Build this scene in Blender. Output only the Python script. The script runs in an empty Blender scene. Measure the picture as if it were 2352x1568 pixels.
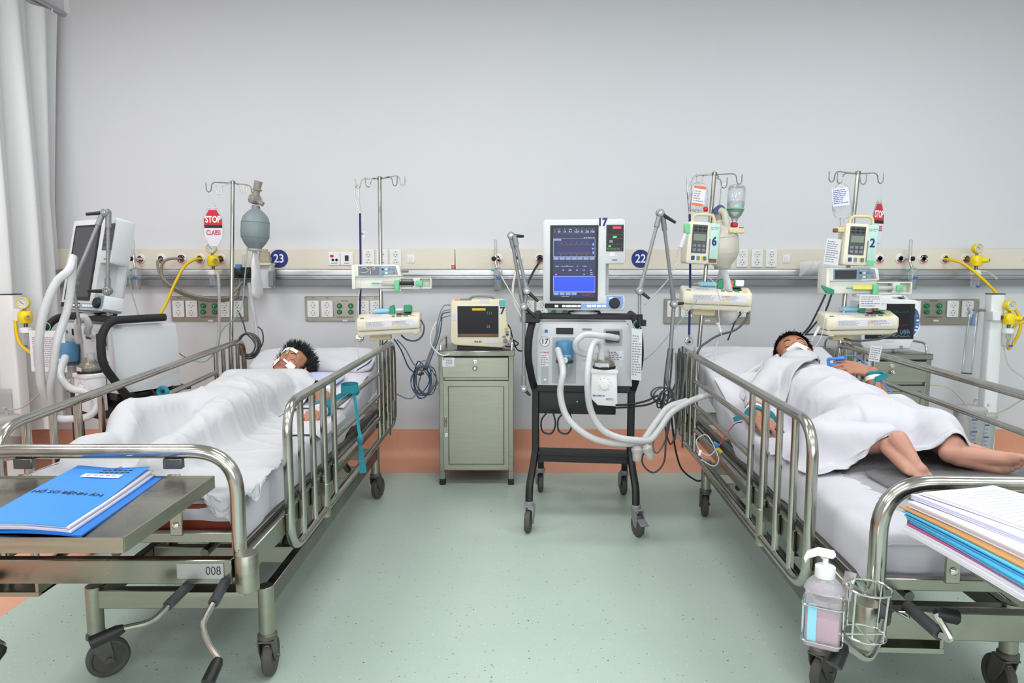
import bpy, bmesh, math, random
import numpy as np
from mathutils import Vector, Matrix

random.seed(7)
np.random.seed(7)
R = math.radians
SC = bpy.context.scene
COL = SC.collection

# ------------------------------------------------------------------ camera
CAM = Vector((0.0, 0.0, 1.28))
TILT = R(5.8)
FPX = 1568.0
cd = bpy.data.cameras.new('camera')
cd.sensor_width = 36.0
cd.lens = 24.0
cd.clip_start = 0.02
cam = bpy.data.objects.new('camera', cd)
cam.location = CAM
cam.rotation_euler = (R(90) - TILT, 0, 0)
COL.objects.link(cam)
SC.camera = cam

# ------------------------------------------------------------------ world, lights, exposure
world = bpy.data.worlds.new('world')
SC.world = world
world.use_nodes = True
world.node_tree.nodes['Background'].inputs[0].default_value = (0.9, 0.95, 1.0, 1)
world.node_tree.nodes['Background'].inputs[1].default_value = 0.15
SC.view_settings.view_transform = 'Standard'
SC.view_settings.look = 'None'
SC.view_settings.gamma = 1.0
SC.view_settings.use_curve_mapping = False
SC.view_settings.exposure = -0.04
CEIL = 3.15
PANELS = [(x, y) for y in (2.7, 0.6, -1.6) for x in (-2.4, 0.0, 2.4)]
for (lx, ly) in PANELS:
    ld = bpy.data.lights.new('ceiling_panel_light', 'AREA')
    ld.shape = 'RECTANGLE'
    ld.size = 1.16
    ld.size_y = 0.56
    ld.energy = 19.0
    ld.color = (0.96, 0.98, 1.0)
    lo = bpy.data.objects.new('ceiling_panel_light', ld)
    lo.location = (lx, ly, CEIL - 0.045)
    COL.objects.link(lo)
WIN_X, WIN_Z0, WIN_Z1, WIN_Y = 3.6, 0.9, 2.6, -4.2       # unseen window band added behind the camera as frontal fill
ld = bpy.data.lights.new('window_fill_light', 'AREA')
ld.shape = 'RECTANGLE'
ld.size = 2 * WIN_X
ld.size_y = WIN_Z1 - WIN_Z0
ld.energy = 105.0
ld.color = (0.95, 0.97, 1.0)
lo = bpy.data.objects.new('window_fill_light', ld)
lo.location = (0, WIN_Y + 0.06, (WIN_Z0 + WIN_Z1) / 2)
lo.rotation_euler = (R(90), 0, 0)
COL.objects.link(lo)
try:
    SC.cycles.max_bounces = 8
    SC.cycles.transparent_max_bounces = 24
    SC.cycles.caustics_reflective = False
    SC.cycles.caustics_refractive = False
except Exception:
    pass

# ------------------------------------------------------------------ pixel -> place
CT, ST = math.cos(TILT), math.sin(TILT)
def ray(px, py):
    a = (px - 1176.0) / FPX
    b = (784.0 - py) / FPX
    return Vector((a, CT + b * ST, -ST + b * CT))
def W(px, py, Y):
    """point at depth Y (metres from the camera along the floor) seen at a pixel"""
    d = ray(px, py)
    return CAM + d * (Y / d.y)
def WZ(px, py, z):
    """point on the horizontal plane z seen at a pixel"""
    d = ray(px, py)
    return CAM + d * ((z - CAM.z) / d.z)

# ------------------------------------------------------------------ mesh builder
I4 = Matrix.Identity(4)
FRONT = Matrix.Rotation(R(90), 4, 'X')          # local x,y,z -> x, z(up), -y (towards the viewer)
def T(x, y=None, z=None):
    return Matrix.Translation((x, y, z) if y is not None else x)
def RX(a): return Matrix.Rotation(R(a), 4, 'X')
def RY(a): return Matrix.Rotation(R(a), 4, 'Y')
def RZ(a): return Matrix.Rotation(R(a), 4, 'Z')
def frame(o, z, up=(0, 0, 1)):
    """matrix at o whose local z points along z and local y leans to up"""
    z = Vector(z).normalized()
    x = Vector(up).cross(z)
    if x.length < 1e-4:
        x = Vector((0, 1, 0)).cross(z)
        if x.length < 1e-4:
            x = Vector((1, 0, 0))
    x.normalize()
    y = z.cross(x)
    m = Matrix.Identity(4)
    for i in range(3):
        m[i][0], m[i][1], m[i][2], m[i][3] = x[i], y[i], z[i], o[i]
    return m

def spline(pts, n=8, closed=False):
    P = [Vector(p) for p in pts]
    if len(P) < 3 and not closed:
        return [P[0].lerp(P[-1], i / n) for i in range(n + 1)]
    out = []
    m = len(P)
    segs = m if closed else m - 1
    for i in range(segs):
        p1, p2 = P[i], P[(i + 1) % m]
        p0 = P[(i - 1) % m] if (closed or i > 0) else p1 * 2 - p2
        p3 = P[(i + 2) % m] if (closed or i + 2 < m) else p2 * 2 - p1
        for k in range(n):
            t = k / n
            out.append(0.5 * ((2 * p1) + (p2 - p0) * t + (2 * p0 - 5 * p1 + 4 * p2 - p3) * t * t
                              + (3 * p1 - p0 - 3 * p2 + p3) * t ** 3))
    if not closed:
        out.append(P[-1])
    return out
def bend(pts, r, n=6, closed=False):
    """polyline with rounded corners of radius r"""
    P = [Vector(p) for p in pts]
    m = len(P)
    out = []
    for i in range(m):
        if not closed and i in (0, m - 1):
            out.append(P[i]); continue
        a, b, c = P[i - 1], P[i], P[(i + 1) % m]
        u, v = (a - b), (c - b)
        d = min(r, u.length * 0.49, v.length * 0.49)
        p, q = b + u.normalized() * d, b + v.normalized() * d
        for k in range(n + 1):
            t = k / n
            out.append((1 - t) ** 2 * p + 2 * t * (1 - t) * b + t * t * q)
    return out
def resample(pts, step):
    out = [pts[0]]
    acc = 0.0
    for a, b in zip(pts, pts[1:]):
        L = (b - a).length
        if L < 1e-9: continue
        d = step - acc
        while d <= L:
            out.append(a.lerp(b, d / L)); d += step
        acc = L - (d - step)
    return out

class MB:
    def __init__(s, M=None):
        s.v, s.f, s.M = [], [], (M or I4)
    def add(s, vs, fs, M=None):
        m = s.M @ M if M is not None else s.M
        o = len(s.v)
        s.v += [m @ Vector(p) for p in vs]
        s.f += [tuple(i + o for i in f) for f in fs]
        return s
    def box(s, c, d, M=None, b=0.0):
        x, y, z = d[0] / 2, d[1] / 2, d[2] / 2
        m = (M or I4) @ T(*c)
        if b <= 0:
            vs = [(i * x, j * y, k * z) for i in (-1, 1) for j in (-1, 1) for k in (-1, 1)]
            fs = [(0, 1, 3, 2), (4, 6, 7, 5), (0, 4, 5, 1), (2, 3, 7, 6), (0, 2, 6, 4), (1, 5, 7, 3)]
            return s.add(vs, fs, m)
        b = min(b, x * .95, y * .95, z * .95)
        vs, idx = [], {}
        for i in (-1, 1):
            for j in (-1, 1):
                for k in (-1, 1):
                    idx[i, j, k] = len(vs)
                    vs += [(i * x, j * (y - b), k * (z - b)), (i * (x - b), j * y, k * (z - b)), (i * (x - b), j * (y - b), k * z)]
        fs = []
        def quad(a, bb, c2, d2, n):
            A, B, C = Vector(vs[a]), Vector(vs[bb]), Vector(vs[c2])
            fs.append((a, bb, c2, d2) if (B - A).cross(C - B).dot(Vector(n)) > 0 else (d2, c2, bb, a))
        for ax in range(3):
            o1, o2 = [q for q in range(3) if q != ax]
            for sg in (-1, 1):
                r = []
                for (p, q) in ((-1, -1), (1, -1), (1, 1), (-1, 1)):
                    k = [0, 0, 0]; k[ax] = sg; k[o1] = p; k[o2] = q
                    r.append(idx[tuple(k)] + ax)
                n = [0, 0, 0]; n[ax] = sg
                quad(*r, n)
        for ax in range(3):
            o1, o2 = [q for q in range(3) if q != ax]
            for p in (-1, 1):
                for q in (-1, 1):
                    k0 = [0, 0, 0]; k0[ax] = -1; k0[o1] = p; k0[o2] = q
                    k1 = list(k0); k1[ax] = 1
                    n = [0, 0, 0]; n[o1] = p; n[o2] = q
                    quad(idx[tuple(k0)] + o1, idx[tuple(k1)] + o1, idx[tuple(k1)] + o2, idx[tuple(k0)] + o2, n)
        for k, i in idx.items():
            A, B, C = Vector(vs[i]), Vector(vs[i + 1]), Vector(vs[i + 2])
            fs.append((i, i + 1, i + 2) if (B - A).cross(C - B).dot(Vector(k)) > 0 else (i + 2, i + 1, i))
        return s.add(vs, fs, m)
    def prism(s, poly, depth, M=None, b=0.0, nb=1):
        """polygon in local xy, front at z=0 (facing +z), going back to z=-depth, chamfer/round b at the front and back"""
        P = [Vector((p[0], p[1])) for p in poly]
        A = sum(P[i].x * P[(i + 1) % len(P)].y - P[(i + 1) % len(P)].x * P[i].y for i in range(len(P)))
        if A < 0: P.reverse()
        n = len(P)
        def inset(d):
            out = []
            for i in range(n):
                a, c, e = P[i - 1], P[i], P[(i + 1) % n]
                u, v = (c - a).normalized(), (e - c).normalized()
                n1, n2 = Vector((-u.y, u.x)), Vector((-v.y, v.x))
                h = n1 + n2
                q = max(h.dot(n1), 0.35)
                out.append(c + h * (d / q))
            return out
        rings = []
        if b > 0:
            for k in range(nb + 1):
                a = (math.pi / 2) * k / nb
                rings.append((inset(b * (1 - math.sin(a))), -b * (1 - math.cos(a))))
            for k in range(nb, -1, -1):
                a = (math.pi / 2) * k / nb
                rings.append((inset(b * (1 - math.sin(a))), -depth + b * (1 - math.cos(a))))
        else:
            rings = [(P, 0.0), (P, -depth)]
        vs, fs = [], []
        for (pp, z) in rings:
            vs += [(p.x, p.y, z) for p in pp]
        for r in range(len(rings) - 1):
            for i in range(n):
                j = (i + 1) % n
                fs.append((r * n + i, (r + 1) * n + i, (r + 1) * n + j, r * n + j))
        fs.append(tuple(range(n)))
        fs.append(tuple((len(rings) - 1) * n + i for i in range(n - 1, -1, -1)))
        return s.add(vs, fs, M)
    def rbox(s, x0, x1, y0, y1, depth, M=None, r=0.01, b=0.003, n=4, nb=2):
        return s.prism(rrect(x0, x1, y0, y1, r, n), depth, M, b, nb)
    def tube(s, pts, r, seg=8, closed=False, cap=True, M=None):
        P = [Vector(p) for p in pts]
        m = len(P)
        rr = r if isinstance(r, (list, tuple)) else [r] * m
        t0 = (P[1] - P[0]).normalized()
        ref = Vector((0, 0, 1)) if abs(t0.z) < 0.9 else Vector((1, 0, 0))
        x = (ref - t0 * ref.dot(t0)).normalized()
        vs, fs = [], []
        for i in range(m):
            if closed: t = (P[(i + 1) % m] - P[i - 1])
            elif i == 0: t = P[1] - P[0]
            elif i == m - 1: t = P[-1] - P[-2]
            else: t = P[i + 1] - P[i - 1]
            if t.length < 1e-9: t = t0.copy()
            t.normalize()
            x = x - t * x.dot(t)
            if x.length < 1e-6: x = t.orthogonal()
            x.normalize()
            y = t.cross(x)
            for k in range(seg):
                a = 2 * math.pi * k / seg
                vs.append(P[i] + (x * math.cos(a) + y * math.sin(a)) * rr[i])
        for i in range(m if closed else m - 1):
            j = (i + 1) % m
            for k in range(seg):
                l = (k + 1) % seg
                fs.append((i * seg + k, i * seg + l, j * seg + l, j * seg + k))
        if cap and not closed:
            fs.append(tuple(range(seg - 1, -1, -1)))
            fs.append(tuple((m - 1) * seg + k for k in range(seg)))
        return s.add(vs, fs, M)
    def strip(s, pts, w, th, side, M=None):
        """flat band of width w and thickness th along pts; side = width direction(s)"""
        P = [Vector(p) for p in pts]
        vs, fs = [], []
        m = len(P)
        for i in range(m):
            t = (P[min(i + 1, m - 1)] - P[max(i - 1, 0)]).normalized()
            sd = Vector(side[i] if isinstance(side[0], (list, tuple, Vector)) else side)
            sd = (sd - t * sd.dot(t)).normalized()
            n = t.cross(sd)
            ww = w[i] if isinstance(w, (list, tuple)) else w
            for (a, b) in ((-1, -1), (1, -1), (1, 1), (-1, 1)):
                vs.append(P[i] + sd * (a * ww / 2) + n * (b * th / 2))
        for i in range(m - 1):
            for k in range(4):
                l = (k + 1) % 4
                fs.append((i * 4 + k, i * 4 + l, i * 4 + 4 + l, i * 4 + 4 + k))
        fs += [(3, 2, 1, 0), tuple(4 * (m - 1) + k for k in range(4))]
        return s.add(vs, fs, M)
    def lathe(s, prof, M=None, seg=16):
        """profile (r, z) turned round local z"""
        vs, fs = [], []
        n = len(prof)
        for (r, z) in prof:
            for k in range(seg):
                a = 2 * math.pi * k / seg
                vs.append((max(r, 1e-5) * math.cos(a), max(r, 1e-5) * math.sin(a), z))
        for i in range(n - 1):
            for k in range(seg):
                l = (k + 1) % seg
                fs.append((i * seg + k, i * seg + l, (i + 1) * seg + l, (i + 1) * seg + k))
        fs.append(tuple(range(seg - 1, -1, -1)))
        fs.append(tuple((n - 1) * seg + k for k in range(seg)))
        return s.add(vs, fs, M)
    def cyl(s, a, b, r, seg=16, r2=None, ch=0.0):
        a, b = Vector(a), Vector(b)
        L = (b - a).length
        r2 = r if r2 is None else r2
        m = frame(a, b - a)
        pr = [(r, 0), (r2, L)] if ch <= 0 else [(r - ch, 0), (r, ch), (r2, L - ch), (r2 - ch, L)]
        return s.lathe(pr, m, seg)
    def ell(s, c, rad, M=None, seg=16, rings=10):
        m = (M or I4) @ T(*c) @ Matrix.Diagonal((rad[0], rad[1], rad[2], 1))
        return s.lathe([(math.sin(math.pi * i / rings), -math.cos(math.pi * i / rings)) for i in range(rings + 1)], m, seg)
    def capsule(s, a, b, ra, rb, seg=12, n=4, sq=None):
        a, b = Vector(a), Vector(b)
        L = (b - a).length
        m = frame(a, b - a) if L > 1e-6 else T(*a)
        if sq: m = m @ Matrix.Diagonal((sq[0], sq[1], 1, 1))
        pr = [(ra * math.sin(math.pi / 2 * i / n), -ra * math.cos(math.pi / 2 * i / n)) for i in range(n + 1)]
        pr += [(rb * math.cos(math.pi / 2 * i / n), L + rb * math.sin(math.pi / 2 * i / n)) for i in range(n + 1)]
        return s.lathe(pr, m, seg)
    def torus(s, c, r, t, M=None, seg=24, ts=8):
        m = (M or I4) @ T(*c)
        pts = [Vector((r * math.cos(2 * math.pi * i / seg), r * math.sin(2 * math.pi * i / seg), 0)) for i in range(seg)]
        return s.tube(pts, t, ts, closed=True, M=m)
    def grid(s, fn, nu, nv, M=None, closed_u=False):
        vs = [fn(i / (nu if closed_u else nu - 1), j / (nv - 1)) for j in range(nv) for i in range(nu)]
        fs = []
        for j in range(nv - 1):
            for i in range(nu if closed_u else nu - 1):
                k = (i + 1) % nu
                fs.append((j * nu + i, j * nu + k, (j + 1) * nu + k, (j + 1) * nu + i))
        return s.add(vs, fs, M)
    def mesh(s, name, inv=None, ang=38):
        me = bpy.data.meshes.new(name)
        vs = [inv @ p for p in s.v] if inv is not None else s.v
        me.from_pydata([tuple(p) for p in vs], [], s.f)
        me.polygons.foreach_set('use_smooth', [True] * len(me.polygons))
        me.set_sharp_from_angle(angle=R(ang))
        me.update()
        return me

def rrect(x0, x1, y0, y1, r, n=4):
    r = min(r, (x1 - x0) / 2 * .99, (y1 - y0) / 2 * .99)
    out = []
    for (cx, cy, a0) in ((x1 - r, y0 + r, -90), (x1 - r, y1 - r, 0), (x0 + r, y1 - r, 90), (x0 + r, y0 + r, 180)):
        for k in range(n + 1):
            a = R(a0 + 90 * k / n)
            out.append((cx + r * math.cos(a), cy + r * math.sin(a)))
    return out
def circ(cx, cy, r, n=20):
    return [(cx + r * math.cos(2 * math.pi * k / n), cy + r * math.sin(2 * math.pi * k / n)) for k in range(n)]

# ------------------------------------------------------------------ objects
MW = {}
def tag(o, label=None, cat=None, group=None, kind=None):
    if label: o['label'] = label
    if cat: o['category'] = cat
    if group: o['group'] = group
    if kind: o['kind'] = kind
    return o
def thing(name, label, cat, M=I4, group=None):
    o = bpy.data.objects.new(name, None)
    o.empty_display_size = 0.05
    COL.objects.link(o)
    if not isinstance(M, Matrix): M = T(*M)
    o.matrix_world = M
    MW[o.name] = M.copy()
    return tag(o, label, cat, group)
def part(name, mb, m, parent, world=False, label=None, ang=38, kind=None):
    """a mesh under parent; vertices are in the frame of the thing (or in the room's frame when world)"""
    inv = MW[parent.name].inverted() if world else None
    me = mb.mesh(name, inv, ang)
    me.materials.append(MAT[m])
    o = bpy.data.objects.new(name, me)
    COL.objects.link(o)
    o.parent = parent
    MW[o.name] = MW[parent.name].copy()
    return tag(o, label, None, None, kind)
def single(name, mb, m, label=None, cat=None, group=None, kind=None, ang=38, M=None):
    """a thing that is one mesh; its origin goes to the middle of its base"""
    if M is None:
        xs = [p.x for p in mb.v]; ys = [p.y for p in mb.v]; zs = [p.z for p in mb.v]
        M = T((min(xs) + max(xs)) / 2, (min(ys) + max(ys)) / 2, min(zs))
        inv = M.inverted()
    else:
        inv = None
    me = mb.mesh(name, inv, ang)
    me.materials.append(MAT[m])
    o = bpy.data.objects.new(name, me)
    o.matrix_world = M
    COL.objects.link(o)
    MW[o.name] = M.copy()
    return tag(o, label, cat, group, kind)
def structure(name, mb, m, parent=None):
    o = single(name, mb, m)
    o['kind'] = 'structure'
    return o
TXT = {}
def text(body, M, size, m, parent, bold=0.0, sx=1.0, name='lettering', align='CENTER', world=False, extr=0.0004):
    """flat raised lettering; local xy is the face, +z looks out"""
    key = (body, bold, align)
    if key not in TXT:
        cu = bpy.data.curves.new('lettering', 'FONT')
        cu.body = body
        cu.align_x = align
        cu.align_y = 'CENTER'
        cu.size = 1.0
        cu.offset = bold
        cu.extrude = 0.02
        cu.resolution_u = 3
        ob = bpy.data.objects.new('tmp', cu)
        COL.objects.link(ob)
        dg = bpy.context.evaluated_depsgraph_get()
        me = bpy.data.meshes.new_from_object(ob.evaluated_get(dg))
        TXT[key] = np.array([v.co[:] for v in me.vertices]), [tuple(p.vertices) for p in me.polygons]
        bpy.data.objects.remove(ob)
        bpy.data.curves.remove(cu)
        bpy.data.meshes.remove(me)
    vs, fs = TXT[key]
    mb = MB()
    mb.add([(p[0] * size * sx, p[1] * size, p[2] * extr / 0.02) for p in vs], fs, M)
    return part(name, mb, m, parent, world)
def copy_tree(o, M, parent=None):
    c = o.copy()
    COL.objects.link(c)
    if parent is None:
        c.matrix_world = M
    else:
        c.parent = parent
    MW[c.name] = M.copy() if M is not None else MW[parent.name].copy()
    for ch in list(o.children):
        copy_tree(ch, None, c)
    return c

# ------------------------------------------------------------------ materials
MAT = {}
def lin(h):
    h = h.lstrip('#')
    c = [int(h[i:i + 2], 16) / 255 for i in (0, 2, 4)]
    return tuple(x / 12.92 if x <= 0.04045 else ((x + 0.055) / 1.055) ** 2.4 for x in c) + (1.0,)
def mat(name, hexc, rough=0.5, metal=0.0, var=0.05, scale=30.0, bump=0.0, bscale=200.0, rvar=0.0, trans=0.0, emit=0.0,
        coat=0.0, sss=0.0, spec=0.5, stretch=None):
    m = bpy.data.materials.new(name)
    m.use_nodes = True
    nt = m.node_tree
    b = nt.nodes['Principled BSDF']
    c = lin(hexc)
    b.inputs['Roughness'].default_value = rough
    b.inputs['Metallic'].default_value = metal
    b.inputs['Specular IOR Level'].default_value = spec
    if coat: b.inputs['Coat Weight'].default_value = coat
    if sss:
        b.inputs['Subsurface Weight'].default_value = sss
        b.inputs['Subsurface Radius'].default_value = (0.012, 0.005, 0.003)
        b.inputs['Subsurface Scale'].default_value = 1.0
    if trans: b.inputs['Transmission Weight'].default_value = trans
    tc = nt.nodes.new('ShaderNodeTexCoord')
    mp = nt.nodes.new('ShaderNodeMapping')
    nt.links.new(tc.outputs['Object'], mp.inputs['Vector'])
    if stretch: mp.inputs['Scale'].default_value = stretch
    nz = nt.nodes.new('ShaderNodeTexNoise')
    nz.inputs['Scale'].default_value = scale
    nz.inputs['Detail'].default_value = 4.0
    nt.links.new(mp.outputs['Vector'], nz.inputs['Vector'])
    mx = nt.nodes.new('ShaderNodeMix')
    mx.data_type = 'RGBA'
    lo = tuple(x * (1 - var) for x in c[:3]) + (1,)
    hi = tuple(min(x * (1 + var), 1.0) for x in c[:3]) + (1,)
    mx.inputs['A'].default_value = lo
    mx.inputs['B'].default_value = hi
    nt.links.new(nz.outputs['Fac'], mx.inputs['Factor'])
    nt.links.new(mx.outputs['Result'], b.inputs['Base Color'])
    if emit:
        nt.links.new(mx.outputs['Result'], b.inputs['Emission Color'])
        b.inputs['Emission Strength'].default_value = emit
    if rvar:
        mr = nt.nodes.new('ShaderNodeMapRange')
        mr.inputs['From Min'].default_value = 0.3
        mr.inputs['From Max'].default_value = 0.7
        mr.inputs['To Min'].default_value = max(rough - rvar, 0.03)
        mr.inputs['To Max'].default_value = rough + rvar
        nt.links.new(nz.outputs['Fac'], mr.inputs['Value'])
        nt.links.new(mr.outputs['Result'], b.inputs['Roughness'])
    if bump:
        n2 = nt.nodes.new('ShaderNodeTexNoise')
        n2.inputs['Scale'].default_value = bscale
        n2.inputs['Detail'].default_value = 5.0
        nt.links.new(mp.outputs['Vector'], n2.inputs['Vector'])
        bp = nt.nodes.new('ShaderNodeBump')
        bp.inputs['Strength'].default_value = bump
        bp.inputs['Distance'].default_value = 0.01
        nt.links.new(n2.outputs['Fac'], bp.inputs['Height'])
        nt.links.new(bp.outputs['Normal'], b.inputs['Normal'])
    MAT[name] = m
    return m
def clear(name, hexc, amount=0.35, rough=0.15, milky=0.2):
    """see-through plastic: mostly transparent, some milky diffuse and a gloss that grows at grazing angles"""
    m = bpy.data.materials.new(name)
    m.use_nodes = True
    nt = m.node_tree
    for n in list(nt.nodes): nt.nodes.remove(n)
    out = nt.nodes.new('ShaderNodeOutputMaterial')
    tr = nt.nodes.new('ShaderNodeBsdfTransparent')
    c = lin(hexc)
    tr.inputs[0].default_value = tuple(1 - (1 - x) * amount for x in c[:3]) + (1,)
    df = nt.nodes.new('ShaderNodeBsdfDiffuse')
    nz = nt.nodes.new('ShaderNodeTexNoise')
    nz.inputs['Scale'].default_value = 60
    rp = nt.nodes.new('ShaderNodeMix'); rp.data_type = 'RGBA'
    rp.inputs['A'].default_value = tuple(x * .9 for x in c[:3]) + (1,)
    rp.inputs['B'].default_value = c
    nt.links.new(nz.outputs['Fac'], rp.inputs['Factor'])
    nt.links.new(rp.outputs['Result'], df.inputs[0])
    gl = nt.nodes.new('ShaderNodeBsdfGlossy')
    gl.inputs['Roughness'].default_value = rough
    lw = nt.nodes.new('ShaderNodeLayerWeight')
    lw.inputs[0].default_value = 0.35
    m1 = nt.nodes.new('ShaderNodeMixShader')
    m1.inputs[0].default_value = milky
    nt.links.new(tr.outputs[0], m1.inputs[1]); nt.links.new(df.outputs[0], m1.inputs[2])
    m2 = nt.nodes.new('ShaderNodeMixShader')
    mm = nt.nodes.new('ShaderNodeMath'); mm.operation = 'MULTIPLY'; mm.inputs[1].default_value = 0.6
    nt.links.new(lw.outputs['Fresnel'], mm.inputs[0])
    nt.links.new(mm.outputs[0], m2.inputs[0])
    nt.links.new(m1.outputs[0], m2.inputs[1]); nt.links.new(gl.outputs[0], m2.inputs[2])
    nt.links.new(m2.outputs[0], out.inputs[0])
    MAT[name] = m
    return m
def screen(name, hexc, strength=1.0):
    m = mat(name, hexc, rough=0.22, var=0.03, scale=12, emit=strength, spec=0.25)
    b = m.node_tree.nodes['Principled BSDF']
    for l in list(b.inputs['Base Color'].links): m.node_tree.links.remove(l)
    b.inputs['Base Color'].default_value = (0.01, 0.01, 0.012, 1)
    return m

mat('wall', '#d7d9dd', 0.75, var=0.012, scale=3, bump=0.03, bscale=350)
mat('wall_far', '#9a9da0', 0.8, var=0.05)
mat('pane_fill', '#eef4ff', 0.3, emit=1.5)  # glowing panes of the added window band
mat('ceiling', '#e6e6e6', 0.9, var=0.01)
mat('panel_lamp', '#ffffff', 0.4, emit=4.0)
mat('cream_panel', '#e0d8c8', 0.5, var=0.02)
mat('aluminium', '#b9bbbd', 0.38, 0.85, var=0.04, rvar=0.06)
mat('alu_dark', '#8a8a88', 0.45, 0.7)
mat('steel', '#98968c', 0.24, 1.0, var=0.28, scale=9, rvar=0.10)  # dark blotchy tone painted in for mottled reflections
mat('steel_tube', '#b4b2aa', 0.2, 1.0, var=0.2, scale=14, rvar=0.07)
mat('steel_brushed', '#a4a496', 0.36, 1.0, var=0.12, scale=7, rvar=0.08, bump=0.04, bscale=60, stretch=(1, 1, 14))
mat('steel_dark', '#6f6e68', 0.34, 1.0, var=0.3, scale=11, rvar=0.1)
mat('chrome', '#d8d8d6', 0.12, 1.0, var=0.03)
mat('caster', '#6b6862', 0.5, 0.7, var=0.25, scale=40)
mat('rubber', '#2c2a29', 0.7, var=0.2)
mat('wheel_grey', '#4a4844', 0.65, var=0.2)
mat('black', '#121213', 0.5, var=0.1)
mat('black_pad', '#17171a', 0.75, var=0.1, bump=0.1)
mat('dark_grey', '#3c3d40', 0.5)
mat('gel_grey', '#6a6c70', 0.4, var=0.1)
mat('mid_grey', '#7f8285', 0.45)
mat('arm_grey', '#8b8d8f', 0.4, 0.35)
mat('white', '#e9eaea', 0.4, var=0.02)
mat('white_matt', '#e6e6e3', 0.65, var=0.03)
mat('vent_grey', '#cacdcf', 0.45, var=0.02)
mat('vent_shade', '#a7abad', 0.5)
mat('cream', '#e4dcc0', 0.45, var=0.04, scale=18)
mat('pump_cream', '#e0d9c3', 0.42, var=0.06, scale=18)
mat('pump_yellow', '#d2c59a', 0.45, var=0.08)
mat('pump_white', '#e2e2d6', 0.45, var=0.03)
mat('pump_blue', '#7f9fb4', 0.45)
mat('door_teal', '#b4d3c9', 0.45)
mat('panel_dark', '#4b4d50', 0.35)
mat('glass_dark', '#3a3c42', 0.12, spec=0.6)
mat('screen_off', '#3c3b40', 0.28, spec=0.5)
mat('lcd', '#7c8a7a', 0.3)
mat('green_clip', '#2f8f6a', 0.4)
mat('green_light', '#6fc08a', 0.4)
mat('teal_key', '#56b9b0', 0.5)
mat('red_key', '#d9565a', 0.5)
mat('yellow', '#f0d50f', 0.35, var=0.04)
mat('yellow_key', '#e0b52c', 0.45)
mat('orange_key', '#dd6a35', 0.45)
mat('hose_yellow', '#e9c40c', 0.45)
mat('hose_grey', '#868275', 0.5)
mat('cable_black', '#1c1c1e', 0.5)
mat('cable_grey', '#7d7f82', 0.5)
mat('cable_dark', '#4b4c4e', 0.5)
mat('cable_blue', '#24476f', 0.45)
mat('cord_blue', '#16245e', 0.6)
mat('cable_sky', '#2f7fd6', 0.4)
mat('cable_yellow', '#d8cc2e', 0.4)
mat('cable_white', '#dedcd2', 0.5)
mat('navy', '#1b2a6b', 0.5)
mat('sign_blue', '#1c2c7c', 0.5)
mat('red', '#c2232e', 0.5)
mat('red_dark', '#a5182b', 0.5)
mat('print_black', '#222226', 0.7)
mat('print_grey', '#8a8c92', 0.7)
mat('print_blue', '#3c62a8', 0.7)
mat('paper', '#dad8df', 0.75, var=0.02)
mat('paper_lilac', '#cdcde0', 0.75, var=0.02)
mat('paper_line', '#b9b9cf', 0.8)
mat('kraft', '#b98a55', 0.75, var=0.1)
mat('folder_blue', '#2f86dd', 0.42, var=0.05)
mat('folder_deep', '#1a6fc4', 0.42, var=0.05)
mat('file_cyan', '#55b4de', 0.6, var=0.05)
mat('file_pink', '#c05a92', 0.6, var=0.05)
mat('socket_green', '#167a4a', 0.45)
mat('socket_dark', '#2b2b2c', 0.6)
mat('plate_steel', '#a6a296', 0.4, 0.9, var=0.1, scale=8, rvar=0.08)
mat('sheet_white', '#c4c3ca', 0.9, var=0.02, bump=0.06, bscale=120)
mat('sheet_cool', '#bdbec1', 0.92, var=0.02, bump=0.08, bscale=140)
mat('pad_white', '#cfcdd3', 0.9, var=0.02, bump=0.1, bscale=90)
mat('pillow_blue', '#b9bfdb', 0.9, var=0.05, bump=0.1, bscale=120)
mat('curtain', '#dcdede', 0.85, var=0.02, bump=0.05, bscale=180)
mat('vinyl_red', '#7a2c15', 0.5, var=0.12)
mat('teal_cloth', '#23808f', 0.85, var=0.12, bump=0.2, bscale=300)
mat('bandage', '#ece8e2', 0.9, bump=0.2)
mat('skin', '#a8755a', 0.55, var=0.10, scale=25, sss=0.12, bump=0.04, bscale=260)
mat('skin_pink', '#b98874', 0.55, var=0.14, scale=30, sss=0.12, bump=0.06, bscale=240)
mat('lip', '#8f4f4c', 0.5, var=0.1, sss=0.1)
mat('nail', '#c79a8c', 0.4)
mat('hair', '#0c0b0c', 0.45, var=0.2)
mat('rubber_bag', '#7d8a8e', 0.45, var=0.06, scale=8)
mat('valve_brown', '#8d857c', 0.4, var=0.1)
mat('filter_blue', '#4d86ad', 0.4)
mat('knob_navy', '#2a3f72', 0.4)
mat('rust', '#7a4a30', 0.8, var=0.3)
mat('dirt_brown', '#7c5a40', 0.8, var=0.5, scale=60)
mat('floor_orange', '#e0a488', 0.5, var=0.05, scale=40)
mat('label_cyan', '#8fd0e6', 0.6)
mat('label_yellow', '#e8dc5a', 0.6)
mat('amber', '#a3854f', 0.4)
mat('soap_pink', '#d9a3b8', 0.25, var=0.02)
clear('clear', '#eef2f3', 0.3, 0.08, 0.10)
clear('clear_milky', '#f0f0f0', 0.5, 0.25, 0.42)
clear('hose_clear', '#eeeff0', 0.5, 0.3, 0.62)
clear('bag_clear', '#e9ecee', 0.3, 0.12, 0.16)
clear('film', '#e8eaec', 0.2, 0.06, 0.07)
clear('tube_teal', '#a9d0cf', 0.5, 0.2, 0.55)
clear('tube_clear', '#e4e6e4', 0.5, 0.2, 0.5)
clear('tube_yellowish', '#e6e2cf', 0.5, 0.25, 0.6)
clear('dome', '#d9d2bd', 0.5, 0.06, 0.2)
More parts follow.
